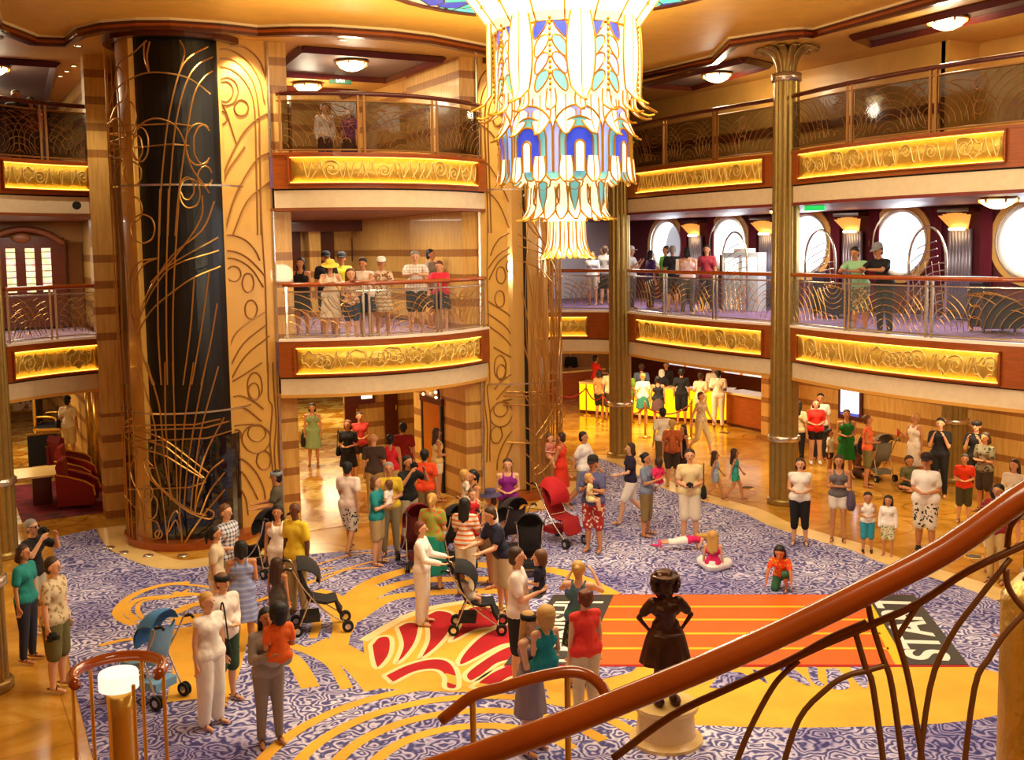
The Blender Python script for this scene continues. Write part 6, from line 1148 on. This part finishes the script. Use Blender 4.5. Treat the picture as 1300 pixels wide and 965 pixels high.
cast('orangebag',6.7,-1.1,0,1.62,180,'woman with a rust coloured backpack seen from behind near the far column',sex='f',top=T('b85a24'),bot=('shorts','3a2a20'),hair=('short','blond'),skin='tan')
cast('darkgirl',7.17,-.9,0,1.42,-60,'dark-haired girl in a black top beside the rust backpack woman',sex='f',top=T('1c1416',None,'tank'),bot=('skirt','3a2018'),hair=('long','brown'),skin='tan')
cast('whiteclerk',12.85,4.74,0,1.84,180,'tall man in a white shirt and white trousers standing at the service desk',top=T('f4e8c8'),bot=('pants','f2e2c0'),hair=('short','black'),skin='dark',arms='front')
cast('creamdesk',12.62,5.31,0,1.68,160,'woman in a cream top at the yellow desk beside the man in white',sex='f',top=T('e8d2a4'),bot=('shorts','e4d0a0'),hair=('bun','brown'),skin='tan',arms='front')
cast('blackman',12.25,5.8,0,1.8,180,'man in a black polo and black shorts waiting at the yellow desk',top=T('121014'),bot=('bermuda','17151a'),hair=('short','black'),skin='tan')
cast('blacklady',12.3,6.9,0,1.66,180,'fair-haired woman in black at the yellow desk left of the man in the black polo',sex='f',top=T('18161a'),bot=('skirt','141218'),hair=('bob','white'),skin='fair')
cast('plaidskirt',11.4,5.88,0,1.6,185,'woman in a dark tank and plaid skirt waiting behind the rope',sex='f',top=T('1c1a1c',None,'tank'),bot=('skirt','3a4a4a','plaid-8a3a3a'),hair=('bun','black'),skin='tan')
cast('tealskirt',11.2,6.4,0,1.66,190,'woman in a white tee and teal skirt in the roped queue',sex='f',top=T('efe6d0'),bot=('skirt','3a8a7a'),hair=('bun','blond'),skin='fair')
cast('greenman',11.0,6.9,0,1.76,150,'man in an olive green tee queueing right of the far column',top=T('6f8a20'),bot=('pants','a87a3a'),hair=('short','brown'),skin='tan')
cast('bluequeue',12.0,7.6,0,1.8,180,'man in a grey blue shirt at the left end of the yellow desk',top=T('5a6a8a'),bot=('pants','3a3a44'),hair=('short','brown'),skin='tan')
cast('redman',12.3,10.8,0,1.8,120,'man in a red tee with yellow back print at the reception counter',top=T('e0301c'),bot=('pants','3a4a2a'),hair=('short','black'),skin='tan',arms='push')
cast('bagwoman',10.7,8.1,0,1.64,150,'woman in a tan top carrying a black bag behind the velvet rope',sex='f',top=T('c89a5a'),bot=('shorts','2a2220'),hair=('bob','black'),skin='tan')
cast('creamman',10.9,7.8,0,1.74,170,'man in a cream shirt and dark shorts left of the far column in the queue',top=T('ead6a0'),bot=('bermuda','4a3c24'),hair=('short','black'),skin='tan')
for i,(x,y,lab) in enumerate(((13.3,8.0,'clerk in a dark jacket behind the left end of the yellow desk'),(14.0,6.4,'clerk in a black waistcoat and white shirt behind the middle of the yellow desk'),(13.0,13.6,'clerk in a black waistcoat behind the dark reception counter'))): cast('clerk%d'%i,x,y,0,1.74,-10,lab,top=T(('2a1c20','efe6dc','141216')[i],None,'long'),bot=('pants','141216'),hair=('short','black'),skin='tan',arms='front')
cast('vestwhite',5.75,-6.3,G,1.66,0,'woman in a sleeveless white jacket and black capris at the carpet edge',sex='f',top=T('f2ece4',None,'sleeveless'),bot=('capri','141214'),hair=('bob','brown'),skin='fair',arms='front',wide=1.05,shoe=('sandal','1a1414'))
cast('greytank',6.52,-6.51,0,1.68,0,'slim woman in a grey tank top and white skirt with a purple bag, arms folded',sex='f',top=T('6f6a6e',None,'tank'),bot=('minis','f0e8e0'),hair=('long','brown'),skin='tan',arms='cross',wide=.92,shoe=('sandal','1a1414'))
cast('boytank',6.4,-7.35,0,1.12,5,'small boy in a white tank top and turquoise shorts, hands clasped',kid=1,top=T('f4f0ec',None,'tank'),bot=('bermuda','2f9cb4'),hair=('short','black'),skin='tan',arms='front',shoe=('shoe','2a2420'))
cast('girlwhite',6.58,-7.66,0,1.1,-10,'small girl in a long-sleeved white top and flowery shorts beside the boy',sex='f',kid=1,top=T('f6efe8',None,'long'),bot=('shorts','e8e0c0','floral-4a7a3a'),hair=('bob','black'),skin='tan',arms='down',shoe=('sandal','d04a7a'))
cast('capman',7.35,-7.83,0,1.82,-10,'heavy man in a white tee, zebra shorts and dark cap',top=T('f2ece6'),bot=('bermuda','e8e0d4','floral-1e1c1c'),hair=('short','brown'),hat=('cap','2a1c1a'),skin='tan',arms='front',wide=1.2,shoe=('shoe','2a2420'))
cast('redtee',11.32,-.98,0,1.7,10,'woman in a bright red tee and black shorts by the striped wall',sex='f',top=T('e8271c'),bot=('minis','17141a'),hair=('bob','auburn'),skin='fair',arms='front',wide=1.08,shoe=('shoe','efe8e0'))
cast('beigeback',10.8,-.9,0,1.7,150,'woman in a beige and black top with long black hair beside the tall column',sex='f',top=T('cdb48a'),bot=('pants','17141a'),hair=('long','black'),skin='tan')
cast('behindred',11.85,-.6,0,1.76,0,'man in a white tee standing behind the woman in the red tee',top=T('ece6de'),bot=('pants','3a3a44'),hair=('short','black'),skin='tan')
cast('smallwhite',10.61,-2.19,0,1.15,60,'small dark-haired girl in a cream top looking toward the green dress',sex='f',kid=1,top=T('efe4d0'),bot=('minis','2a1c1c'),hair=('pony','black'),skin='tan')
cast('greendress',10.79,-2.54,0,1.68,10,'woman in a green halter dress by the striped wall',sex='f',top=('dress','1e7a2e',None),hair=('bun','brown'),skin='tan',arms='front')
cast('orangevest',10.47,-3.5,0,1.7,70,'woman in an orange and white top beside the silver stroller',sex='f',top=T('f0703a',None,'sleeveless'),bot=('shorts','7a7448'),hair=('bun','lbrown'),skin='tan',arms='front')
cast('whitedress',11.53,-3.94,0,1.7,-60,'blonde woman in a short white dress holding a red cup',sex='f',top=('dress','f8f0e4',None),hair=('bun','blond'),skin='tan',arms=('down','drink'))
cast('blackpolo',11.05,-5.04,0,1.78,-10,'man in a black polo and black trousers touching his chin beside the slim bronze column',top=T('17141a'),bot=('pants','141218'),hair=('short','black'),skin='fair',arms='chin')
cast('chinman',11.32,-5.76,0,1.8,-20,'man in a black tee, hand on chin and sunglasses on his head',top=T('1a181c'),bot=('pants','201c22'),hair=('short','brown'),hat=('band','17171a'),skin='fair',arms='chin')
cast('camo',10.72,-6.45,0,1.7,-50,'woman in a mottled camouflage top with folded arms',sex='f',top=T('8a8068','camo-3c3a2c'),bot=('shorts','3a3028'),hair=('bob','brown'),skin='tan',arms='cross')
cast('orangeboy',9.69,-6.78,0,1.4,0,'boy in a bright orange tee and olive shorts',kid=0,top=T('ee3f16'),bot=('bermuda','4c4a28'),hair=('short','brown'),skin='fair',arms='front')
cast('cardigan',9.03,-8.39,0,1.64,-40,'person in a cream cardigan with long brown hair at the right edge',sex='f',top=T('f0e4cc',None,'long'),bot=('skirt','8a7a5a'),hair=('long','brown'),skin='fair')
cast('redkhaki',6.89,-9.68,0,1.68,-30,'person in a dark red top and khaki trousers behind the sloping handrail',top=T('8a1418'),bot=('pants','c8a86a'),hair=('short','black'),skin='tan')
cast('darkback',7.3,-9.3,0,1.5,160,'child in a striped dark top half hidden behind the handrail at the right',kid=0,top=T('3a2a3a','stripe-b03a3a'),bot=('shorts','d8d0c0'),hair=('short','black'),skin='tan')
cast('bottomright',3.35,-13.0,G,1.05,-80,'dark-haired child in a white tee reaching low beside the race mat corner',kid=1,top=T('f0e8e0'),bot=('shorts','17171a'),hair=('short','black'),skin='tan',arms='point',lean=35)
cast('blonde',-1.3,-9.76,.03,1.66,170,'blonde woman with a bun in a floral top taking a picture over the race mat',sex='f',top=T('4a6a8a','floral-3a7a4a','tank'),bot=('skirt','1c2430','floral-6a7a3a'),hair=('bun','blond'),skin='fair',arms='cam')
cast('redtop',-1.76,-10.63,G,1.62,-150,'older curly-haired woman in a sleeveless red top seen from behind',sex='f',top=T('e8392c',None,'sleeveless'),bot=('pants','d8c8a8'),hair=('curly','auburn'),skin='fair',wide=1.18,arms='down')
cast('greydress',-2.74,-11.02,G,1.64,60,'woman in a grey dress with sunglasses on her head holding the child in teal',sex='f',top=('dress','8f7f86',None),hair=('long','blond'),hat=('band','141416'),skin='fair',arms='hold')
cast('whitepolo',-1.95,-9.31,G,1.84,80,'tall man in a white polo carrying a baby in navy',top=T('f6e8dc'),bot=('bermuda','1c1a1e'),hair=('short','brown'),skin='fair',arms='hold',wide=1.06)
L0=.01
cast('lobbygreen',.32,5.96,L0,1.66,-5,'woman in a green halter dress walking in from the far lobby',sex='f',top=('dress','8aa06a',None),hair=('bob','black'),skin='tan',arms='down')
cast('lobbyblack',.16,2.82,L0,1.66,-20,'woman in a black tee with a lanyard and shoulder bag in the lobby',sex='f',top=T('131114'),bot=('skirt','17151a'),hair=('bob','auburn'),skin='tan',arms='front')
cast('lobbyred',.75,3.6,L0,1.7,10,'woman in a red and cream top behind the woman in the black tee',sex='f',top=T('b8322a',None,'sleeveless'),bot=('minis','2a2226'),hair=('short','brown'),skin='tan',arms='front')
cast('lobbybald',-.21,.19,L0,1.76,170,'bald man in a grey brown tee seen from behind in the lobby',top=T('4a3a36'),bot=('pants','b89a5c'),hair=('bald','black'),skin='fair')
cast('lobbyredtank',.22,.33,L0,1.68,180,'person in a bright red tank with dark hair, back turned in the lobby',top=T('e02430',None,'tank'),bot=('shorts','c8a86a'),hair=('short','black'),skin='tan')
cast('lobbydarkred',.9,1.2,L0,1.76,170,'man in a dark red tee standing next to the red tank wearer',top=T('8a1214'),bot=('pants','3a2a20'),hair=('short','black'),skin='tan')
cast('lobbycream',1.41,.51,L0,1.68,110,'woman in a cream tank and white shorts waiting at the lift door',sex='f',top=T('e6cf8c',None,'tank'),bot=('minis','f4e6c8'),hair=('long','brown'),skin='tan',arms='front')
cast('leftbag',-5.15,10.61,L0,1.74,160,'man in a white tee and dark cap with a black shoulder bag in the lounge',top=T('f0e2b8'),bot=('bermuda','e0c88a'),hair=('short','black'),hat=('cap','17151a'),skin='tan')
# middle deck, centre balcony
D=3.86
cast('mbk',-1.46,.9,D,1.66,-20,'woman in a black tank top standing back on the centre balcony, far left',sex='f',top=T('121014',None,'tank'),bot=('skirt','1a1618'),hair=('long','black'),skin='tan')
cast('mcap',-.8,1.2,D,1.76,10,'man in a black cap and black tee behind the woman in the sunhat',top=T('17151a'),bot=('shorts','3a342c'),hair=('short','black'),hat=('cap','141216'),skin='tan')
cast('myel',-.41,1.3,D,1.74,0,'man in a yellow tee and dark cap behind the centre balcony rail',top=T('e8d838'),bot=('shorts','4a443c'),hair=('short','black'),hat=('cap','2a2628'),skin='tan')
cast('msun',-1.28,-.42,D,1.62,5,'woman in a yellow sunhat and long white dress leaning on the centre balcony rail',sex='f',top=('dress','f6ead2',None),hair=('sunhat','brown'),hat=('sun','f2d84a'),skin='fair',arms='rail',lean=12)
cast('mmum',-.58,-.55,D,1.66,-20,'woman with a dark bun and white top bending to the small girl on the balcony',sex='f',top=T('f0e0d0',None,'sleeveless'),bot=('skirt','24304a'),hair=('bun','black'),skin='tan',arms='rail',lean=10)
cast('mkid',-.95,-.72,D,1.42,10,'small light-haired girl in a floral top held up at the balcony rail',sex='f',kid=1,top=T('f0dcc0','floral-d87a6a'),bot=('shorts','24345a'),hair=('long','lbrown'),skin='fair',arms='front')
cast('mwcap',-.2,-.5,D,1.64,0,'woman in a white cap looking at her hands over the balcony rail',sex='f',top=T('d8c0a0','floral-6a4a3a'),bot=('skirt','e8dcc8','stripe-b09a7a'),hair=('short','black'),hat=('cap','f4f0ea'),skin='tan',arms='phone')
cast('mplaid',.64,-.3,D,1.8,0,'large man in a white plaid shirt leaning forearms on the balcony rail',top=T('f2ece4','plaid-c8b8b0'),bot=('shorts','16182a'),hair=('short','grey'),skin='fair',arms='rail',lean=16,wide=1.15)
cast('mgrey',1.54,.9,D,1.8,70,'dark-haired man in a grey tee standing behind the plaid shirt man',top=T('8f857c'),bot=('shorts','3a3632'),hair=('short','black'),skin='tan')
cast('mred',1.29,-.15,D,1.58,-10,'woman in a pink red jacket resting her chin on the balcony rail',sex='f',top=T('e8304a',None,'long'),bot=('skirt','1c1c28','floral-4a4a5a'),hair=('short','auburn'),skin='fair',arms='rail',lean=18)
# right gallery
cast('rgreen',8.02,-5.54,D,1.76,-30,'man in a mint green tee and patterned shorts leaning on the right gallery rail',top=T('9ed0a0'),bot=('bermuda','6a6a52','floral-c8c0a0'),hair=('short','black'),skin='tan',arms='rail',lean=20)
cast('rcap',8.0,-6.2,D,1.8,-50,'black-shirted man in a grey cap leaning on the rail beside the mint green tee',top=T('15151a'),bot=('pants','1a1c26'),hair=('short','black'),hat=('cap','8a8a90'),skin='tan',arms='rail',lean=18)
cast('wcap',8.9,3.7,D,1.76,60,'man in a white cap and white shirt gesturing in the window gallery',top=T('f4f0f0'),bot=('pants','6a6a6a'),hair=('short','grey'),hat=('cap','f4f2f0'),skin='fair',arms='phone')
cast('purple',9.3,3.33,D,1.66,110,'woman in a purple top with dark bobbed hair in the window gallery',sex='f',top=T('4a2a6a'),bot=('pants','2a2a34'),hair=('bob','black'),skin='tan')
cast('greenp',9.6,3.04,D,1.78,-60,'man in a lime green tee in front of the left porthole',top=T('6ac828'),bot=('shorts','3a3a3a'),hair=('short','brown'),skin='tan')
cast('blackt',9.2,2.19,D,1.78,170,'man in a black patterned shirt with his back to the rail',top=T('1c1c20','floral-3a3a40'),bot=('shorts','2a2a2a'),hair=('short','grey'),skin='tan')
cast('pink',8.7,.9,D,1.74,170,'woman in a pale pink top and grey trousers holding an open paper',sex='f',top=T('f0cfd0',None,'tank'),bot=('pants','5c5650'),hair=('bob','black'),skin='fair',arms='hold')
cast('behindp',9.8,1.5,D,1.78,-20,'man with dark hair facing the woman with the open paper',top=T('b03a4a'),bot=('pants','2a2a34'),hair=('short','black'),skin='tan')
cast('brownw',9.23,6.2,D,1.64,-20,'woman in a grey white tee and pale shorts in the corner gallery behind the chandelier',sex='f',top=T('d8d4d4'),bot=('shorts','c8bca8'),hair=('bob','brown'),skin='fair')
cast('greym',9.7,6.2,D,1.8,160,'man in a grey tee and dark shorts, back turned, beside the far column',top=T('a8a09c'),bot=('shorts','2c2a26'),hair=('short','brown'),skin='fair')
cast('man2',10.4,7.4,D,1.74,10,'man in a dark shirt behind the woman in the grey white tee',top=T('3a3240'),bot=('pants','2a2a30'),hair=('short','grey'),skin='tan')
cast('left1',7.5,6.0,D,1.7,150,'dark-clothed woman standing behind the chandelier tail',sex='f',top=T('2a1c3a'),bot=('pants','1c1824'),hair=('short','black'),skin='tan')
# top deck
D2=7.5
cast('u1',.4,4.5,D2,1.74,20,'person in a white shirt behind the dark glass of the top-deck centre balcony',top=T('f0e4d8',None,'long'),bot=('pants','2a2430'),hair=('short','black'),skin='fair')
cast('u2',.92,4.2,D2,1.62,-30,'person in a purple patterned top behind the top-deck centre balcony glass',sex='f',top=T('5a2a6a','floral-c05a8a'),bot=('skirt','241a2a'),hair=('bob','brown'),skin='fair')
cast('u3',-6.48,4.5,D2,1.7,10,'dark-haired person behind the top-deck glass at the far left',top=T('2a2020'),bot=('pants','1c1818'),hair=('short','black'),skin='tan')
cast('u4',-6.2,4.4,D2,1.55,-10,'person in a patterned red and white top behind the far left top-deck glass',sex='f',top=T('c85a4a','floral-f0e0d0'),bot=('pants','2a2a50'),hair=('bob','black'),skin='tan')
# babies and toddlers being held : local offset in the holder's frame (x side, y forward-, z up)
def held(key,hold,dx,dy,z,sc,turn,lab,**k):
    o,J,s,a=PEO[hold]; rz=o.rotation_euler[2]; R=Matrix.Rotation(rz,3,'Z'); p=Vector(o.location)+R@(Vector((dx,dy,0))*s)+Vector((0,0,z))
    k.setdefault('shoe',None); b,_,_=person(tuple(p),rz+rad(turn),h=sc,legs='baby',kid=2,label=lab,arms=k.pop('arms','front'),**k); return b
held('b1','tealwoman',.02,-.24,.88,.52,170,'baby in white held by the woman in the teal tee',top=T('f6eee6'),bot=None,hair=('short','lbrown'),skin='fair')
held('b2','bluepolo',.03,-.27,.86,.52,100,'baby in pale yellow cradled by the man in the slate blue polo',top=T('e8e0a0'),bot=('minis','e8e0a0'),hair=('short','blond'),skin='fair')
held('b3','reddress',.05,-.25,.9,.55,150,'baby held high by the woman in the red dress',top=T('d88a7a'),bot=None,hair=('short','lbrown'),skin='fair')
held('b4','greyblue',.04,-.25,.84,.56,150,'baby in hot pink held by the woman in the grey blue top',top=T('e82a6a'),bot=('minis','f0e8e8'),hair=('short','brown'),skin='tan')
held('b5','whitepolo',.05,-.27,.98,.62,170,'baby in a navy tee carried by the tall man in the white polo',top=T('141c38'),bot=('minis','5a7a8a'),hair=('short','lbrown'),skin='fair')
held('b6','cardi',.08,-.27,.78,.74,185,'toddler boy in an orange tee clinging to the woman in the grey cardigan',top=T('f0681a'),bot=('bermuda','a8a49c'),hair=('short','black'),skin='tan',back=True)
held('b7','greydress',-.1,-.27,.78,.76,150,'blond toddler in a teal outfit on the arm of the woman in the grey dress',top=T('108a92',None,'tank'),bot=('minis','108a92'),hair=('short','blond'),skin='fair',sex='f')
held('b8','blacktank',.1,-.25,.92,.6,160,'light-haired toddler in cream held beside the black tank top woman',top=T('f0e0cc'),bot=('minis','e0d0c0'),hair=('short','blond'),skin='fair')
# baby asleep in stroller and floor sitters
person((-1.62,-7.2,.34),rad(60),h=.5,legs='baby',kid=2,lean=-25,label='baby in white asleep in the black umbrella stroller',top=T('efe6dc'),bot=('minis','e8dccb'),hair=('short','brown'),skin='fair',shoe=None,arms='front')
def sitk(x,y,a,h,lab,legs='sit',**k): person((x,y,.014),face_to((x,y),a),h=h,legs=legs,label=lab,kid=1,**k)
sitk(3.66,-8.1,-10,.72,'small boy crouching at the edge of the race mat in an orange and yellow shirt',legs='kneel',top=T('e8502a','floral-e8b020'),bot=('bermuda','2f6a4a'),hair=('bob','black'),skin='tan',arms='floor',lean=28)
sitk(3.33,-6.74,170,.72,'blonde girl in a pink top and white tutu sitting on the blue carpet',sex='f',top=T('e0246a',None,'tank'),bot=('skirt','fbf6f0'),hair=('long','blond'),skin='fair',arms='down')
sitk(11.0,-4.25,20,.8,'boy in an olive tee sitting cross-legged by the striped wall',top=T('6a6a4a'),bot=('shorts','17171c'),hair=('short','brown'),skin='tan',arms='front')
sitk(11.1,-2.6,60,.8,'child in brown sitting on the marble between the standing women',sex='f',top=T('7a4a2a'),bot=('shorts','5a3a2a'),hair=('long','brown'),skin='tan',arms='front')
# girl lying prone, shins raised
lo=(3.35,-5.4,.13)
o,J,sc=person(lo,0,h=1.02,legs='stand',kid=1,sex='f',label='girl in pink and white lying on her stomach on the blue carpet',top=T('e0246a',None,'tank'),bot=('capri','f8f2ee'),hair=('long','blond'),skin='fair',arms='rail',shoe=('shoe','ee5a90'),rot=(rad(84),0,face_to(lo,90)+PI*0),back=True)
o.location=(3.25,-5.25,.15)
# ---- things carried
def carried(hold,fn,x,y,z,*a,**k):
    o,J,s,_=PEO[hold]; rz=o.rotation_euler[2]; R=Matrix.Rotation(rz,3,'Z'); p=Vector(o.location)+R@(Vector((x,y,0))*s)+Vector((0,0,z*s)); b=fn(*a,**k); b.location=p; b.rotation_euler=(0,0,rz); return b
def bag(lab,col,w=.3,h=.24,strap=.5):
    o=empty('handbag',label=lab,cat='bag'); m=cloth(col)
    MB().tube([(0,0,-h/2),(0,0,-h/4),(0,0,h/4),(0,0,h/2)],[w*.36,w*.5,w*.42,w*.28],12).obj('bag_body',m,o,smooth=True).scale=(.45,1,1)
    MB().tube(spline([(0,-w*.35,h*.35),(0,-w*.15,strap*.8),(0,0,strap),(0,w*.15,strap*.8),(0,w*.35,h*.35)],4),.01,5).obj('strap',m,o); return o
def cam_(lab):
    o=empty('camera_body',label=lab,cat='camera'); MB().box(-.065,.065,-.03,.03,-.045,.04).obj('body',black,o); MB().tube([(0,-.03,0),(0,-.1,0)],[.034,.03],12).obj('lens',black,o); MB().box(-.03,.03,-.025,.02,.04,.06).obj('viewfinder',black,o); return o
def phone_(lab):
    o=empty('phone',label=lab,cat='phone'); MB().box(-.035,.035,-.006,.006,-.065,.065).obj('body',black,o); MB().box(-.03,.03,.006,.008,-.055,.055).obj('screen',mat('phone_glow','bcd4f8',.3,emit=1),o); return o
def cup_(lab,c):
    o=empty('drink_cup',label=lab,cat='cup'); MB().lathe([(.028,-.06),(.038,.06)],n=14).obj('cup',cloth(c),o,smooth=True); MB().tube([(0,0,.05),(.01,0,.12)],.004,5).obj('straw',white,o); return o
carried('whitewoman',bag,.26,.02,.95,'small black shoulder bag of the blonde woman in white','101012',.24,.2,.55)
carried('purplecap',bag,.24,-.1,.88,'large tan handbag of the woman in the purple cap','6a4a2e',.42,.3,.4)
carried('greytank',bag,.24,-.06,.86,'purple grey bag hanging from the arm of the grey tank woman','5a4a66',.4,.34,.4)
carried('creampolo',bag,.25,-.02,.95,'black shoulder bag of the man in the cream polo','121214',.26,.24,.55)
carried('creampolo',cam_,0,-.24,1.12,'black camera hanging at the chest of the man in the cream polo')
carried('blackcam',cam_,0,-.19,1.58,'black camera held to the face of the man in the black tee')
carried('greyhair',cam_,0,-.19,1.58,'black camera held up by the grey-haired man at the left')
carried('aloha',cam_,-.3,-.12,.8,'black camera hanging from the hand of the man in the floral shirt')
carried('blonde',phone_,0,-.3,1.6,'small blue-screened camera phone held up by the blonde woman over the mat')
carried('whitedress',cup_,-.2,-.33,1.25,'red drink cup in the hand of the blonde woman in the white dress','c8202a')
carried('lobbyblack',bag,-.26,0,.95,'black shoulder bag of the woman in the black tee in the lobby','101012',.26,.22,.5)
carried('lobbygreen',bag,-.28,0,.72,'dark tote held low by the woman in the green halter dress','1c1a20',.3,.34,.28)
carried('leftbag',bag,.25,.05,1.0,'black messenger bag of the man with the dark cap in the lounge','101012',.3,.24,.5)
carried('bagwoman',bag,-.24,0,.88,'black bag of the woman in the tan top behind the rope','131115',.34,.34,.4)
carried('orangebag',bag,0,.2,1.15,'rust coloured backpack worn by the woman near the far column','b85a24',.36,.4,.3)
carried('orangevest',bag,.2,.1,.95,'dark sweater knotted bag at the waist of the woman in orange and white','2a2230',.3,.4,.3)
carried('navy',cup_,.15,-.38,1.05,'white cup in the hand of the person in the navy top','f4f0ea')
o=empty('paper_sheet',label='white unfolded paper held by the woman in pale pink',cat='paper'); MB().box(-.28,.28,-.004,.004,-.2,.2).obj('sheet',white,o); oo,J,s,_=PEO['pink']; R=Matrix.Rotation(oo.rotation_euler[2],3,'Z'); o.location=Vector(oo.location)+R@V3(.1,-.42,1.22); o.rotation_euler=(rad(10),0,oo.rotation_euler[2])
o=empty('sandal',(3.4,-5.0,.03),.6,label='loose pink sandal lying on the blue carpet beside the capris woman',cat='shoe'); MB().ell((0,0,0),(.05,.13,.014),12,6).obj('sole',cloth('e8307a'),o); MB().tube([(-.045,-.03,0),(0,-.05,.045),(.045,-.03,0)],.01,5).obj('strap',cloth('e8307a'),o)
# ---- statue (plain bronze figure, hands on hips, curly hair)
brz=mat('dark_bronze','4a2c17',.33,metal=.6,var=.35,scale=6)
J=skel('hips','stand',0,1); b=body_mb(J,True,1.2,1); t=top_mb(J,'tee',True,1.2,1); b.add(t.v,t.f); k=bot_mb(J,'skirt',True,1.5,'stand'); b.add(k.v,k.f)
for n in 'lr': b.ell(J['a'+n]+V3(0,-.06,-.03),(.08,.16,.07),10,6)
for n in 'lr': b.cap(J['sh'+n],.085,J['sh'+n]*.6+J['el'+n]*.4,.08)
hc=J['head']
for i in range(60):
    a=i*2.4; z=-.12+.3*i/60; r_=.15*math.sqrt(max(.05,1-((z-.04)/.17)**2)); 
    if sin(a)>-.5 or z>.09: b.ell((hc.x+r_*cos(a)*1.15,hc.y+.03+r_*sin(a)*.9,hc.z+z),(.05,.05,.045),8,6)
b.lathe([(.2,.13),(.19,.155),(.13,.16),(.1,.22),(.001,.235)],(hc.x,hc.y+.03,hc.z),n=22)
sme=fused(b,'statue',.011,brz,1); st=bpy.data.objects.new('bronze_statue',sme); COL.objects.link(st); st.location=(-1.25,-11.54,.455); st.scale=(.84,)*3; st.rotation_euler=(0,0,face_to((-1.25,-11.54),15)); tagd(st,label='dark bronze statue of a curly-haired figure, hands on hips, by the sloping handrail',cat='statue')
